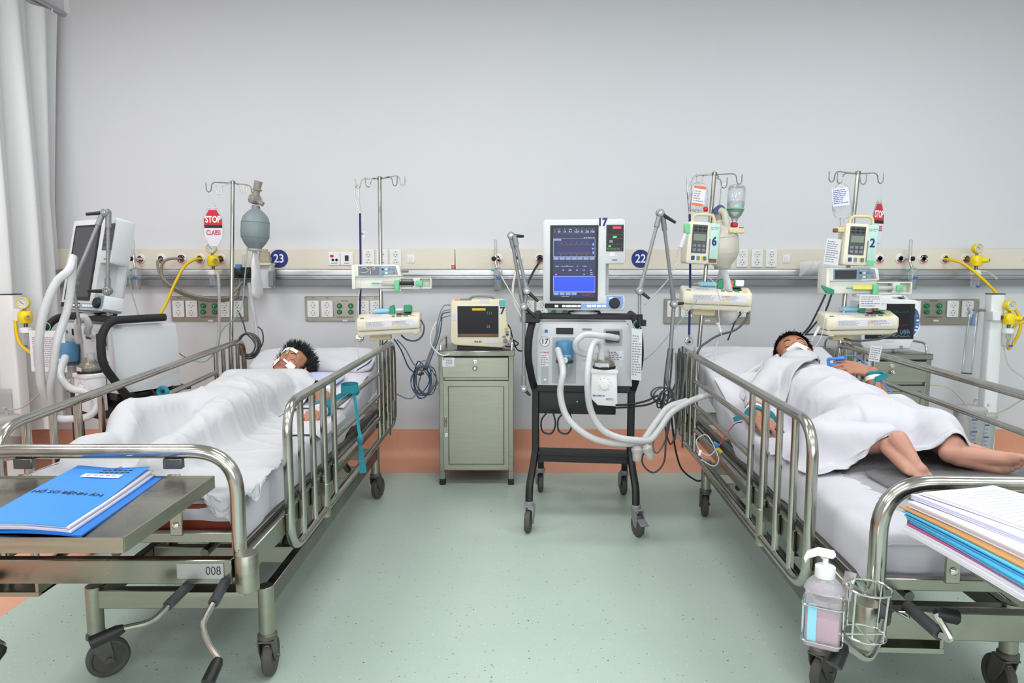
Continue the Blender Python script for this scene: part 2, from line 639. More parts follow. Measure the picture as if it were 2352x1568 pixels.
clear('soap_clear', '#eeeaf0', 0.3, 0.2, 0.28)
clear('jar_clear', '#e6eaee', 0.35, 0.05, 0.14)
clear('reservoir', '#f2f2f2', 0.3, 0.3, 0.6)
clear('resus_clear', '#e8e2d4', 0.4, 0.2, 0.6)
screen('screen_navy', '#232f58', 1.0)
screen('screen_plot', '#1d2c66', 1.0)
screen('screen_blue', '#2f57ff', 1.0)
screen('screen_button', '#93abe6', 1.0)
screen('screen_text', '#e8ecff', 1.0)
screen('screen_red', '#d23a5a', 1.0)
screen('screen_trace', '#b58348', 1.0)
screen('screen_dark', '#15161c', 0.8)
screen('led_red', '#ff4054', 1.1)
screen('led_green', '#5cf04a', 1.1)
screen('led_amber', '#ff9a66', 1.0)
screen('trace_green', '#3f8a64', 1.0)
screen('trace_cyan', '#6f9fb8', 1.0)
screen('trace_white', '#b9bec4', 1.0)
screen('trace_red', '#8a3a4a', 1.0)

def floor_material():
    m = bpy.data.materials.new('floor_vinyl')
    m.use_nodes = True
    nt = m.node_tree
    b = nt.nodes['Principled BSDF']
    b.inputs['Roughness'].default_value = 0.36
    b.inputs['Specular IOR Level'].default_value = 0.4
    tc = nt.nodes.new('ShaderNodeTexCoord')
    def speck(scale, size, keep):
        v = nt.nodes.new('ShaderNodeTexVoronoi')
        v.inputs['Scale'].default_value = scale
        nz = nt.nodes.new('ShaderNodeTexNoise')
        nz.inputs['Scale'].default_value = scale * 5
        add = nt.nodes.new('ShaderNodeMixRGB'); add.blend_type = 'ADD'; add.inputs[0].default_value = 0.006
        nt.links.new(tc.outputs['Object'], add.inputs[1]); nt.links.new(nz.outputs['Color'], add.inputs[2])
        nt.links.new(tc.outputs['Object'], nz.inputs['Vector'])
        nt.links.new(add.outputs[0], v.inputs['Vector'])
        lt = nt.nodes.new('ShaderNodeMath'); lt.operation = 'LESS_THAN'; lt.inputs[1].default_value = size
        nt.links.new(v.outputs['Distance'], lt.inputs[0])
        sp = nt.nodes.new('ShaderNodeSeparateColor')
        nt.links.new(v.outputs['Color'], sp.inputs[0])
        gt = nt.nodes.new('ShaderNodeMath'); gt.operation = 'GREATER_THAN'; gt.inputs[1].default_value = keep
        nt.links.new(sp.outputs[0], gt.inputs[0])
        mu = nt.nodes.new('ShaderNodeMath'); mu.operation = 'MULTIPLY'
        nt.links.new(lt.outputs[0], mu.inputs[0]); nt.links.new(gt.outputs[0], mu.inputs[1])
        return mu.outputs[0]
    nz = nt.nodes.new('ShaderNodeTexNoise'); nz.inputs['Scale'].default_value = 2.5; nz.inputs['Detail'].default_value = 6
    nt.links.new(tc.outputs['Object'], nz.inputs['Vector'])
    base = nt.nodes.new('ShaderNodeMix'); base.data_type = 'RGBA'
    base.inputs['A'].default_value = lin('#abbcb0'); base.inputs['B'].default_value = lin('#b8c9bd')
    nt.links.new(nz.outputs['Fac'], base.inputs['Factor'])
    cur = base.outputs['Result']
    for (sc, sz, kp, hexc) in ((44, 0.10, 0.5, '#55625c'), (70, 0.11, 0.45, '#8a978f'), (60, 0.10, 0.45, '#dde8e0'), (24, 0.065, 0.5, '#333a37')):
        mx = nt.nodes.new('ShaderNodeMix'); mx.data_type = 'RGBA'
        nt.links.new(speck(sc, sz, kp), mx.inputs['Factor'])
        nt.links.new(cur, mx.inputs['A'])
        mx.inputs['B'].default_value = lin(hexc)
        cur = mx.outputs['Result']
    nt.links.new(cur, b.inputs['Base Color'])
    MAT['floor_vinyl'] = m
floor_material()

# ================================================================== the room
WY = 4.64                                   # back wall
RX0, RX1, RY0 = -4.8, 4.8, -4.2
BORDER_Y, BORDER_X = 4.27, -1.91
def slab(x0, x1, y0, y1, z0, z1):
    return MB().box(((x0 + x1) / 2, (y0 + y1) / 2, (z0 + z1) / 2), (x1 - x0, y1 - y0, z1 - z0))
structure('floor', slab(BORDER_X, RX1, RY0, BORDER_Y, -0.08, 0.0), 'floor_vinyl')
structure('trim_1', slab(RX0, BORDER_X, RY0, BORDER_Y, -0.08, 0.0), 'floor_orange')
cove = []
for (y, z) in [(WY, 0.2), (WY - 0.004, 0.2), (WY - 0.004, 0.07)]:
    cove.append((y, z))
for k in range(1, 9):
    a = R(90 * k / 8)
    cove.append((WY - 0.074 + 0.07 * math.cos(a), 0.07 - 0.07 * math.sin(a)))
cove += [(BORDER_Y, 0.0), (BORDER_Y, -0.08), (WY, -0.08)]
structure('baseboard_back', MB().prism(cove, RX1 - RX0, Matrix(((0, 0, 1, RX1), (1, 0, 0, 0), (0, 1, 0, 0), (0, 0, 0, 1)))), 'floor_orange')
structure('wall_back', slab(RX0, RX1, WY, WY + 0.12, -0.08, CEIL + 0.1), 'wall')
structure('wall_left', slab(RX0 - 0.12, RX0, RY0, WY, -0.08, CEIL + 0.1), 'wall')
structure('wall_right', slab(RX1, RX1 + 0.12, RY0, WY, -0.08, CEIL + 0.1), 'wall')
structure('wall_front', slab(RX0, RX1, RY0 - 0.12, RY0, -0.08, CEIL + 0.1), 'wall_far')
wn = thing('added_window_1', '', '', T(0, RY0, WIN_Z0))  # added out of view to brighten the back wall and the steel
wn['kind'] = 'structure'
for k in range(6):
    part('pane', slab(-WIN_X + k * 1.2 + .03, -WIN_X + k * 1.2 + 1.17, RY0, RY0 + .02, WIN_Z0 + .03, WIN_Z1 - .03), 'pane_fill', wn, True)
for k in range(7):
    part('mullion', slab(-WIN_X + k * 1.2 - .03, -WIN_X + k * 1.2 + .03, RY0, RY0 + .05, WIN_Z0, WIN_Z1), 'alu_dark', wn, True)
for z in (WIN_Z0, WIN_Z1):
    part('window_rail', slab(-WIN_X - .03, WIN_X + .03, RY0, RY0 + .05, z - .03, z + .03), 'alu_dark', wn, True)
structure('ceiling', slab(RX0, RX1, RY0, WY, CEIL, CEIL + 0.1), 'ceiling')
for i, (lx, ly) in enumerate(PANELS):
    t = thing('ceiling_light', 'recessed rectangular white ceiling light panel', 'ceiling light', (lx, ly, CEIL - 0.04), 'ceiling light panels')
    fr = MB()
    for (dx, dy, sx, sy) in ((-.6, 0, .03, .62), (.6, 0, .03, .62), (0, -.3, 1.2, .03), (0, .3, 1.2, .03)):
        fr.box((dx, dy, 0.02), (sx, sy, 0.04))
    part('frame', fr, 'white', t)
    part('diffuser', MB().box((0, 0, 0.015), (1.17, 0.57, 0.01)), 'panel_lamp', t)

# ------------------------------------------------------------------ service trunking on the wall
TF = WY - 0.06                               # its front face
tr = thing('wall_service_trunking', 'long cream service trunking with aluminium equipment rail along the back wall', 'wall trunking', (0, WY, 1.26))
zt, zb = W(1176, 571, TF).z, W(1176, 619, TF).z
xs = [RX0 + .05, W(1045, 600, TF).x, W(2035, 600, TF).x + 1.6, RX1 - .05]
for a, b in zip(xs, xs[1:]):
    part('cover_panel', MB().box(((a + b) / 2, (TF + WY) / 2, (zt + zb) / 2), (b - a - .003, WY - TF, zt - zb), b=.004), 'cream_panel', tr, True)
prof = [(WY, zb), (TF - .012, zb), (TF - .016, zb - .006), (TF - .016, zb - .036), (TF - .008, zb - .04), (TF - .008, zb - .05),
        (TF + .012, zb - .052), (TF + .012, zb - .062), (WY, zb - .062)]
PX = lambda x1: Matrix(((0, 0, 1, x1), (1, 0, 0, 0), (0, 1, 0, 0), (0, 0, 0, 1)))
part('equipment_rail', MB().prism(prof, RX1 - RX0 - .1, PX(RX1 - .05)), 'aluminium', tr, True)
part('rail_lip', MB().box((0, WY - .03, zb - .085), (RX1 - RX0 - .1, .05, .04)), 'mid_grey', tr, True)
RAILZ = zb - .02

def gas_outlet(px, py, ring, group):
    p = W(px, py, TF)
    t = thing('gas_outlet', '', 'gas outlet', T(*p), group)
    M = FRONT
    part('flange', MB(M).lathe([(.033, 0), (.033, .006), (.029, .011), (.020, .012), (.019, .008)], None, 24), 'white', t)
    cr = MB(M)
    cr.prism([(.026 * math.cos(R(a)), .026 * math.sin(R(a))) for a in range(195, 346, 10)] +
             [(.018 * math.cos(R(a)), .018 * math.sin(R(a))) for a in range(345, 194, -10)], .003, T(0, 0, .0135))
    part('red_band', cr, 'red', t)
    cr = MB(M)
    cr.prism([(.026 * math.cos(R(a)), .026 * math.sin(R(a))) for a in range(15, 166, 10)] +
             [(.018 * math.cos(R(a)), .018 * math.sin(R(a))) for a in range(165, 14, -10)], .003, T(0, 0, .0135))
    part('gas_band', cr, ring, t)
    part('bore', MB(M).lathe([(.0175, .004), (.0175, .0125), (.011, .0125), (.0105, .008)], None, 20), 'socket_dark', t)
    part('bezel', MB(M).torus((0, 0, .012), .0185, .0018, None, 20, 6), 'chrome', t)
    return t
GO = {}
for (px, ring, who) in ((323, 'white', 'holding the left humidifier'), (371, 'white', 'with the first grey hose beside the left humidifier'),
                        (418, 'print_black', 'with the second grey hose near the yellow hose'), (460, 'yellow', 'with the yellow hose beside the left gauge regulator'),
                        (508, 'yellow', 'beside the yellow gauge regulator under the stop sign'),
                        (1143, 'white', 'holding the flow meter above the steel cabinet'), (1190, 'white', 'behind the grey support arm of ventilator 17'),
                        (1240, 'print_black', 'with the black hose beside the lit ventilator screen'),
                        (2019, 'white', 'just right of infusion pump 2, nothing plugged in'), (2067, 'white', 'holding the right flow meter'),
                        (2120, 'print_black', 'with black upper band, empty, right of the flow meter'),
                        (2170, 'yellow', 'with the yellow hose at the right of the wall'), (2218, 'yellow', 'behind the right yellow wall regulator'),
                        (2361, 'white', 'empty, beyond the right yellow wall regulator')):
    o = gas_outlet(px, 594, ring, 'round wall gas outlets')
    o['label'] = 'round white wall gas outlet ' + who
    GO[px] = o

def socket_insert(mb_face, mb_hole, cx, cz, y, r):
    mb_face.lathe([(r, 0), (r, .0015), (r * .93, .002), (r * .9, -.003)], T(cx, y, cz) @ FRONT, 16)
    for dx, dz in ((-.45 * r, -.1 * r), (.45 * r, -.1 * r)):
        mb_hole.lathe([(.0028, 0), (.0028, .001)], T(cx + dx, y - .0008, cz + dz) @ FRONT, 8)
    for dz in (.75 * r, -.75 * r):
        mb_hole.box((cx, y - .002, cz + dz), (.006, .003, .003))
def socket_plate(parent, p, w=.076, h=.118, name=None):
    """double socket with its face at p (room frame)"""
    o = MB()
    o.rbox(p.x - w / 2, p.x + w / 2, p.z - h / 2, p.z + h / 2, .010, T(0, p.y - .010, 0) @ FRONT, .006, .002, 3, 1)
    pl = part('plate', o, 'white', parent, True)
    return pl
def socket_pair(parent, p, holder=None, w=.076, h=.118):
    pl = socket_plate(parent, p, w, h)
    f, hh = MB(), MB()
    for dz in (.026, -.026):
        socket_insert(f, hh, p.x, p.z + dz, p.y - .0105, .021)
    part('socket_well', f, 'white_matt', pl, True)
    part('pin_hole', hh, 'socket_dark', pl, True)
for (px, lab) in ((847, 'first white double socket beside the blue cord, left of a pole'), (878, 'white double wall socket half hidden behind the right pole of bed 23'), (909, 'white double wall socket beside the light switch near bed 23'),
                  (1704, 'white double wall socket nearest infusion pump 6'), (1738, 'middle of three white double wall sockets right of infusion pump 6'), (1771, 'white double wall socket beside the light switch right of infusion pump 6')):
    p = W(px, 593, TF)
    t = thing('wall_socket', lab, 'wall socket', T(*p), 'upper double sockets on the trunking')
    socket_pair(t, p)
for (px, lab) in ((944, 'small white rocker switch beyond the pole with the blue cord'), (1806, 'small white rocker switch between white sockets and infusion pump 2')):
    p = W(px, 594, TF)
    t = thing('rocker_switch', lab, 'switch', T(*p), 'rocker switches on the trunking')
    part('plate', MB(FRONT).rbox(-.024, .024, -.026, .026, .006, T(0, 0, .006), .004, .001, 3, 1), 'white', t)
    part('rocker', MB(FRONT).box((-.003, 0, .0075), (.022, .03, .005), RY(4)), 'white_matt', t)
p = W(768, 594, TF)
t = thing('nurse_call_unit', 'white call socket plate with red key beside sign 23', 'call unit', T(*p))
part('plate', MB(FRONT).rbox(-.038, .038, -.043, .043, .008, T(0, 0, .008), .004, .0015, 3, 1), 'white', t)
part('call_key', MB(FRONT).box((-.014, .018, .009), (.022, .016, .004), b=.001), 'red', t)
for dx in (-.008, .016):
    part('jack', MB(FRONT).lathe([(.009, 0), (.009, .003), (.005, .003), (.005, .001)], T(dx, -.008, .007), 14), 'socket_dark', t)
for k in range(4):
    part('print', MB(FRONT).box((-.018 + k * .012, -.03, .0085), (.009, .005, .0006)), 'red', t, kind='stuff')
p = W(797, 594, TF)
t = thing('switch_plate', 'white plate with dark green rocker next to call socket', 'switch', T(*p))
part('plate', MB(FRONT).rbox(-.042, .042, -.043, .043, .008, T(0, 0, .008), .004, .0015, 3, 1), 'white', t)
part('rocker', MB(FRONT).box((0, .004, .009), (.024, .036, .006), b=.001), 'socket_dark', t)
for k in range(3):
    part('print', MB(FRONT).box((-.012 + k * .012, -.03, .0085), (.009, .005, .0006)), 'print_blue', t, kind='stuff')
p = W(1041, 613, TF)
t = thing('warning_sticker', 'tiny square red sticker on the cream trunking', 'sticker', T(*p))
part('backing', MB(FRONT).box((0, 0, .0006), (.024, .024, .001)), 'red', t)
part('emblem', MB(FRONT).torus((0, 0, .0014), .006, .0012, None, 14, 5), 'white', t)
for (px, num) in ((641, '23'), (1471, '22')):
    p = W(px, 594, TF)
    t = thing('bed_number_sign', 'round dark blue sign numbered 23 beside the grey resuscitator bag' if num == '23' else 'round dark blue sign numbered 22 between ventilator screen and support arm', 'sign', T(*p))
    part('disc', MB(FRONT).lathe([(.060, 0), (.060, .003), (.059, .004)], None, 36), 'sign_blue', t)
    text(num, FRONT @ T(0, -.001, .0045), .078, 'white', t, bold=.018, sx=.92)

# ------------------------------------------------------------------ steel power panels under the trunking
def power_panel(x0, x1, greens, socks, label, y0=680, y1=737):
    a, b = W(x0, y0, WY), W(x1, y1, WY)
    t = thing('power_panel', label, 'power panel', T((a.x + b.x) / 2, WY, b.z), 'stainless power panels')
    part('plate', MB().rbox(a.x, b.x, b.z, a.z, .012, T(0, WY - .012, 0) @ FRONT, .006, .002, 3, 1), 'plate_steel', t, True)
    for gx in greens:
        for gy in (702, 716):
            p = W(gx, gy, WY - .012)
            g = part('earth_socket', MB(T(*p) @ FRONT).lathe([(.017, 0), (.017, .012), (.013, .016), (.006, .016), (.005, .01)], None, 20), 'socket_green', t, True)
            part('earth_pin', MB(T(*p) @ FRONT).lathe([(.004, .008), (.004, .0162)], None, 8), 'chrome', g, True)
    for sx in socks:
        p = W(sx, 709, WY - .012)
        socket_pair(t, p, w=.078, h=.112)
        text('220V', T(p.x, WY - .0122, a.z - .012) @ FRONT, .011, 'print_black', t, world=True)
    if greens:
        gc = W(sum(greens) / len(greens), 728, WY)
        text('POWER RECEPTACLE', T(gc.x, WY - .0122, gc.z) @ FRONT, .0115, 'print_black', t, world=True, bold=.01)
        gc = W(sum(greens) / len(greens), 691, WY)
        text('GROUND', T(gc.x, WY - .0122, gc.z) @ FRONT, .0115, 'print_black', t, world=True, bold=.01)
    for fx in (a.x + .012, b.x - .012):
        for fz in (a.z - .01, b.z + .01):
            part('screw', MB().lathe([(.004, 0), (.004, .0015)], T(fx, WY - .012, fz) @ FRONT, 8), 'chrome', t, True)
    q = W((x0 + x1) / 2 + 2, 736, WY - .012)
    part('sticker', MB(T(*q) @ FRONT).box((0, 0, .0006), (.034, .012, .001)), 'paper', t, True)
    return t
power_panel(393, 571, (467, 493), (411, 441, 517, 547), 'stainless power panel below the gauge regulator, left pole of bed 23 before it')
power_panel(701, 880, (780, 806), (720, 752, 835, 864), 'stainless power panel behind the blue cord at the right pole of bed 23')
power_panel(1196, 1376, (1272, 1298), (1214, 1245, 1324, 1355), 'stainless power panel mostly hidden behind ventilator 17')
power_panel(1525, 1721, (1611, 1638), (1545, 1577, 1669, 1700), 'stainless power panel behind syringe pump 9', 686, 743)
power_panel(2052, 2244, (2128, 2157), (2074, 2100, 2187, 2221), 'stainless power panel behind the white bedside monitor', 687, 745)
p = W(1140, 668, WY)
t = thing('wall_label', 'tiny paper label stuck on the white wall above the monitor', 'sticker', T(*p))
part('paper', MB(FRONT).box((0, 0, .0005), (.045, .024, .001)), 'paper', t)
part('print', MB(FRONT).box((0, .003, .0012), (.034, .006, .0004)), 'print_grey', t)

# ------------------------------------------------------------------ curtain and its track
hk = W(88, 14, WY)
TZ = hk.z - .05
CX = -3.05
t = thing('curtain_track', 'grey metal curtain track fixed to the wall by a small bracket', 'curtain track', T(CX, WY, TZ))
trackpath = [(-2.915, WY - .002, TZ), (-3.0, 3.9, TZ), (-3.25, 2.4, TZ), (-3.5, 0.8, TZ)]
part('rail', MB().tube(spline(trackpath, 8), .017, 8), 'aluminium', t, True)
part('wall_bracket', MB().box((-2.895, WY - .004, TZ + .055), (.035, .008, .11), b=.002), 'white', t, True)
path = resample(spline([(-2.905, 4.56, 0), (-2.985, 4.02, 0), (-3.13, 3.1, 0), (-3.33, 1.9, 0), (-3.42, 1.3, 0)], 40), .012)
cz0, cz1 = .30, TZ - .03
def curtain_fn(u, v):
    k = u * (len(path) - 1)
    i = min(int(k), len(path) - 2)
    p = path[i].lerp(path[i + 1], k - i)
    t_ = (path[i + 1] - path[i]).normalized()
    n = Vector((t_.y, -t_.x, 0))
    s = u * (len(path) - 1) * .012
    low = 1 - v
    am = .028 + .05 * low ** .6
    w = math.sin(s * 30 + 1.3 * math.sin(s * 5.3) + .4 * low) + .35 * math.sin(s * 61 + 2)
    off = n * (am * w * .75)
    off += n * (.14 * math.exp(-((s - .06) / .12) ** 2) * min(1, low * 2.2))
    off += Vector((.03 * math.sin(low * 3 + s * 2), 0, 0)) * low
    return p + off + Vector((0, 0, cz0 + (cz1 - cz0) * v + .012 * math.sin(s * 30) * (v > .97)))
single('privacy_curtain', MB().grid(curtain_fn, len(path), 40), 'curtain', 'long white privacy curtain hanging in folds beside the wall', 'curtain', ang=180)
m = MB()
for i in range(4, len(path), 18):
    q = path[i]
    m.tube([q + Vector((0, 0, TZ - .012)), q + Vector((0, 0, TZ - .04))], .004, 6)
part('hook', m, 'white', t, True, kind='stuff')

# ================================================================== beds
BL = T(-1.20, 1.77, 0)                         # frames the figures and linen are laid out in
BR = T(1.30, 1.47, 0) @ RZ(-3.0)
SH = .092                                      # the beds are narrow: their middle lies this far towards the aisle
BLB, BRB = BL @ T(SH, 0, 0), BR @ T(-SH, 0, 0)
HWB = .40                                      # half width between the side rails
MT = 0.645                                     # mattress top where it lies flat
def ztop(y, rise):
    """height of the mattress top along the bed"""
    a = max(0.0, y - 1.18)
    return MT + rise * (a * a / 0.24 if a < 0.12 else a - 0.06)
def caster(parent, x, y, zt_, yaw, r=.062):
    M = T(x, y, 0) @ RZ(yaw)
    m = MB(M)
    m.lathe([(.026, .155), (.030, .150), (.030, .138), (.022, .132)], None, 18)
    off = .028
    for s in (-1, 1):
        m.prism([(-.022, .133), (.030, .133), (.030 + off * .3, .085), (off + .013, r - .014), (off - .013, r - .014), (-.012, .095)], .004,
                T(0, s * .021 + (.002), 0) @ FRONT)
    m.box((.006, 0, .131), (.058, .046, .006))
    m.cyl((off, -.028, r), (off, .028, r), .007, 10)
    m.box((-.03, .0, .10), (.035, .012, .006), RY(20))
    c = part('caster', m, 'caster', parent)
    w = MB(M)
    w.lathe([(.020, -.013), (r * .72, -.011), (r * .78, -.015), (r - .006, -.015), (r, -.009), (r, .009), (r - .006, .015), (r * .78, .015), (r * .72, .011), (.020, .013)],
            T(off, 0, r) @ FRONT, 28)
    part('wheel', w, 'wheel_grey', c)
    return c

def make_bed(M, label, tray, cranks, base, outer, splay, number=None, base_y=.28):
    bed = thing('hospital_bed', label, 'bed', M)
    P = lambda n, m, mt, **k: part(n, m, mt, bed, **k)
    # base
    zb0, zb1 = .235, .295
    bm, bw = (base[0] + base[1]) / 2, base[1] - base[0]
    for x in base:
        P('base_side_beam', MB().box((x, (base_y + 1.99) / 2, (zb0 + zb1) / 2), (.032, 1.99 - base_y, zb1 - zb0), b=.003), 'steel_dark')
    for y in (base_y, base_y + .34, 1.62, 1.98):
        P('base_cross_beam', MB().box((bm, y, (zb0 + zb1) / 2), (bw - .03, .034, zb1 - zb0), b=.003), 'steel_brushed')
    for sx, x in zip((-1, 1), base):
        for (y, yaw) in ((base_y - .005, 40 if sx < 0 else 95), (1.985, 105 - 30 * sx if number else 84)):
            P('base_post', MB().cyl((x, y, .15), (x, y, zb1 + .012), .0245, 20, ch=.002), 'steel_brushed')
            caster(bed, x, y, zb0, yaw)
    # lifting struts
    for x in (base[0] + .06, base[1] - .06):
        for (y0, y1) in ((base_y + .34, base_y + .64), (1.62, 1.35)):
            P('strut', MB().tube([(x, y0, zb1 - .02), (x, y1, .46)], .016, 8), 'steel_dark')
    P('drive_screw', MB().tube([(.14, .3, .40), (.14, 1.4, .42)], .014, 8), 'steel_dark')
    P('drive_screw', MB().tube([(-.14, .3, .40), (-.14, .9, .42)], .014, 8), 'steel_dark')
    # upper frame
    z0, z1 = .448, .515
    for sx in (-1, 1):
        P('frame_side_beam', MB().box((sx * (HWB - .027), 1.1, (z0 + z1) / 2), (.03, 2.16, z1 - z0), b=.003), 'steel')
        P('frame_ledge', MB().box((sx * (HWB - .052), 1.1, z1 + .008), (.03, 2.1, .014), b=.002), 'steel_dark')
    for y in (0.0, 2.2):
        P('frame_end_beam', MB().box((0, y, (z0 + z1) / 2), (2 * HWB - .084, .03, z1 - z0), b=.003), 'steel')
    for y in (.45, .85, 1.25, 1.7):
        P('frame_cross_beam', MB().box((0, y, z0 + .02), (2 * HWB - .084, .03, .035)), 'steel_dark')
    for sx in (-1, 1):
        for y in (-.004, 2.204):
            P('corner_socket', MB().lathe([(.028, z0 - .02), (.0305, z0 - .018), (.0305, z1 + .012), (.029, z1 + .015), (.0, z1 + .015)], T(sx * (HWB - .005), y, 0), 24), 'steel_brushed')
    for sx in (-1, 1):
        m = MB()
        m.box((sx * (HWB - .117), .04, .395), (.17, .012, .012)); m.box((sx * (HWB - .117), .12, .395), (.17, .012, .012))
        for q in (-.08, .08):
            m.box((sx * (HWB - .117) + q, .08, .42), (.008, .09, .06))
        m.box((sx * (HWB - .117), .08, .392), (.168, .09, .006))
        P('crank_bracket', m, 'steel_brushed')
    # sleeping deck
    nd = 9
    for i in range(nd):
        y = .12 + i * .125
        P('deck_slat', MB().box((0, y, .533), (.66, .085, .012)), 'steel_dark')
    rise = BED_RISE[label]
    for i in range(7):
        y = 1.28 + i * .13
        P('deck_slat', MB().box((0, 0, 0), (.66, .09, .012), T(0, y, ztop(y, rise) - .112) @ RX(math.degrees(math.atan(rise)))), 'steel_dark')
    for sx in (-1, 1):
        P('backrest_bar', MB().tube([(sx * .30, 1.2, .522), (sx * .30, 2.16, ztop(2.16, rise) - .128)], .012, 8), 'steel')
    # folding side rails
    zr0, zr1 = .385, .866
    yr0, yr1 = .34, 2.27
    zs = [zr0 + (zr1 - zr0) * k / 4 for k in range(5)]
    for sx in (-1, 1):
        x = sx * HWB
        if sx == outer:                       # the rail on the far side hangs a little askew
            (xn, xf, zn, zf) = splay
            W_ = lambda p: Vector((xn + (xf - xn) * (p[1] - .12) / 2.15, p[1], p[2] + zn + (zf - zn) * (p[1] - .12) / 2.15))
        else:
            W_ = lambda p: Vector(p)
        yr0 = .12 if sx == outer else .34
        loop = [W_(q) for q in bend([(x, yr0, zr0), (x, yr1, zr0), (x, yr1, zr1), (x, yr0, zr1)], .105, 8, closed=True)]
        rl = P('side_rail', MB().tube(loop, .0155, 12, closed=True), 'steel_tube')
        k_ = -.22 if sx == outer else 0
        ups = [.475 + k_, .61 + k_, .75 + k_, .90 + k_, 1.82, 1.93, 2.05, 2.16]
        for y in ups:
            fat = y in (.75 + k_, 2.05)
            m = MB().tube([W_((x, y, zr0 + .006)), W_((x, y, zr1 - .006))], .0135 if fat else .0115, 10)
            part('upright', m, 'steel_tube', rl)
            if fat:
                part('sleeve', MB().cyl(W_((x, y, zr0 - .03)), W_((x, y, zr0 + .10)), .0185, 14, ch=.002), 'steel_brushed', rl)
                part('rail_lug', MB().box((W_((x, y, 0)).x - sx * .012, y, z0 + .02), (.03, .04, .05)), 'steel_dark', rl)
        for z in zs[1:4]:
            part('cross_bar', MB().tube([W_((x, .90 + k_, z)), W_((x, 1.82, z))], .0115, 10), 'steel_tube', rl)
    # foot board
    fb = P('foot_board', MB().tube(bend([(-HWB + .037, .03, z1 - .005), (-HWB + .037, .03, .80), (HWB - .037, .03, .80), (HWB - .037, .03, z1 - .005)], .12, 10), .0195, 16), 'steel_tube')
    part('foot_cross_bar', MB().box((0, .03, .563), (2 * HWB - .08, .022, .028), b=.002), 'steel', fb)
    for s in (-1, 1):
        part('tray_bracket', MB().box((s * .20, .018, .655), (.034, .008, .17), b=.002), 'steel_brushed', fb)
        part('bracket_screw', MB(T(s * .20, .013, .60) @ FRONT).lathe([(.009, 0), (.009, .003), (.004, .006)], None, 10), 'chrome', fb)
        part('tray_hinge', MB().box((s * .20, .02, .770), (.05, .02, .028), b=.002), 'steel_dark', fb)
    if tray:
        x0, x1, y0, y1, z = tray[0], tray[1], -.425, .0, .735
        tr_ = P('foot_tray', MB().box(((x0 + x1) / 2, (y0 + y1) / 2, z), (x1 - x0, y1 - y0, .004)), 'steel')
        for (a, b_, c_, d_) in ((x0, x1, y0, y0), (x0, x1, y1, y1), (x0, x0, y0, y1), (x1, x1, y0, y1)):
            part('tray_rim', MB().box(((a + b_) / 2, (c_ + d_) / 2, z - .010), (max(b_ - a, .004), max(d_ - c_, .004), .032)), 'steel_brushed', tr_)
        for s in (-1, 1):
            part('tray_stay', MB().prism([(.006, z - .026), (-.10, z - .026), (.006, z - .10)], .006, T(s * .20, 0, 0) @ Matrix(((0, 0, 1, .003), (1, 0, 0, 0), (0, 1, 0, 0), (0, 0, 0, 1)))), 'steel_brushed', tr_)
    inv = M.inverted()
    for cr in cranks:
        pts = [inv @ p for p in cr]
        ck = P('crank', MB().tube([pts[0], pts[1]], .0135, 12), 'dark_grey')
        part('crank_rod', MB().tube(bend(pts[1:-1], .06, 5), .0075, 8), 'steel_tube', ck)
        part('crank_grip', MB().tube([pts[-2], pts[-2].lerp(pts[-1], .2), pts[-1]], [.010, .015, .0165], 10), 'black', ck)
    if number:
        pl = P('number_plate', MB().box((.275, -.0165, (z0 + z1) / 2 + .004), (.125, .002, .042)), 'aluminium')
        text(number, T(.31, -.0178, (z0 + z1) / 2 + .004) @ FRONT, .035, 'print_black', pl, bold=-.008, sx=.8)
    return bed
LBL = 'steel hospital bed with tray, blue folder and the number 008 plate'
LBR = 'steel hospital bed with hand sanitizer bottle hooked on its frame'
BED_RISE = {LBL: .13, LBR: .26}
make_bed(BLB, LBL, (-.40, .315), [
    [W(527, 1318, 1.79), W(490, 1385, 1.66), W(463, 1432, 1.62), W(478, 1478, 1.59), W(503, 1512, 1.57), W(477, 1568, 1.52)],
    [W(445, 1332, 1.79), W(386, 1390, 1.66), W(350, 1428, 1.62), W(285, 1442, 1.60), W(209, 1476, 1.57)],
    [W(-70, 1330, 1.79), W(-110, 1390, 1.66), W(-60, 1440, 1.62), W(8, 1482, 1.59), W(-30, 1530, 1.56)]], (-.20, .338), -1, (-.352, -.490, -.030, .015), '008')
make_bed(BRB, LBR, (-.315, .40), [
    [W(2036, 1385, 1.49), W(2030, 1425, 1.42), W(2012, 1490, 1.38), W(1994, 1518, 1.36), W(1938, 1478, 1.36), W(1915, 1528, 1.34)],
    [W(2085, 1392, 1.49), W(2158, 1456, 1.36), W(2188, 1474, 1.34), W(2150, 1408, 1.37), W(2196, 1416, 1.37)]], (-.30, .25), 1, (.40, .455, .012, .026), None, .48)

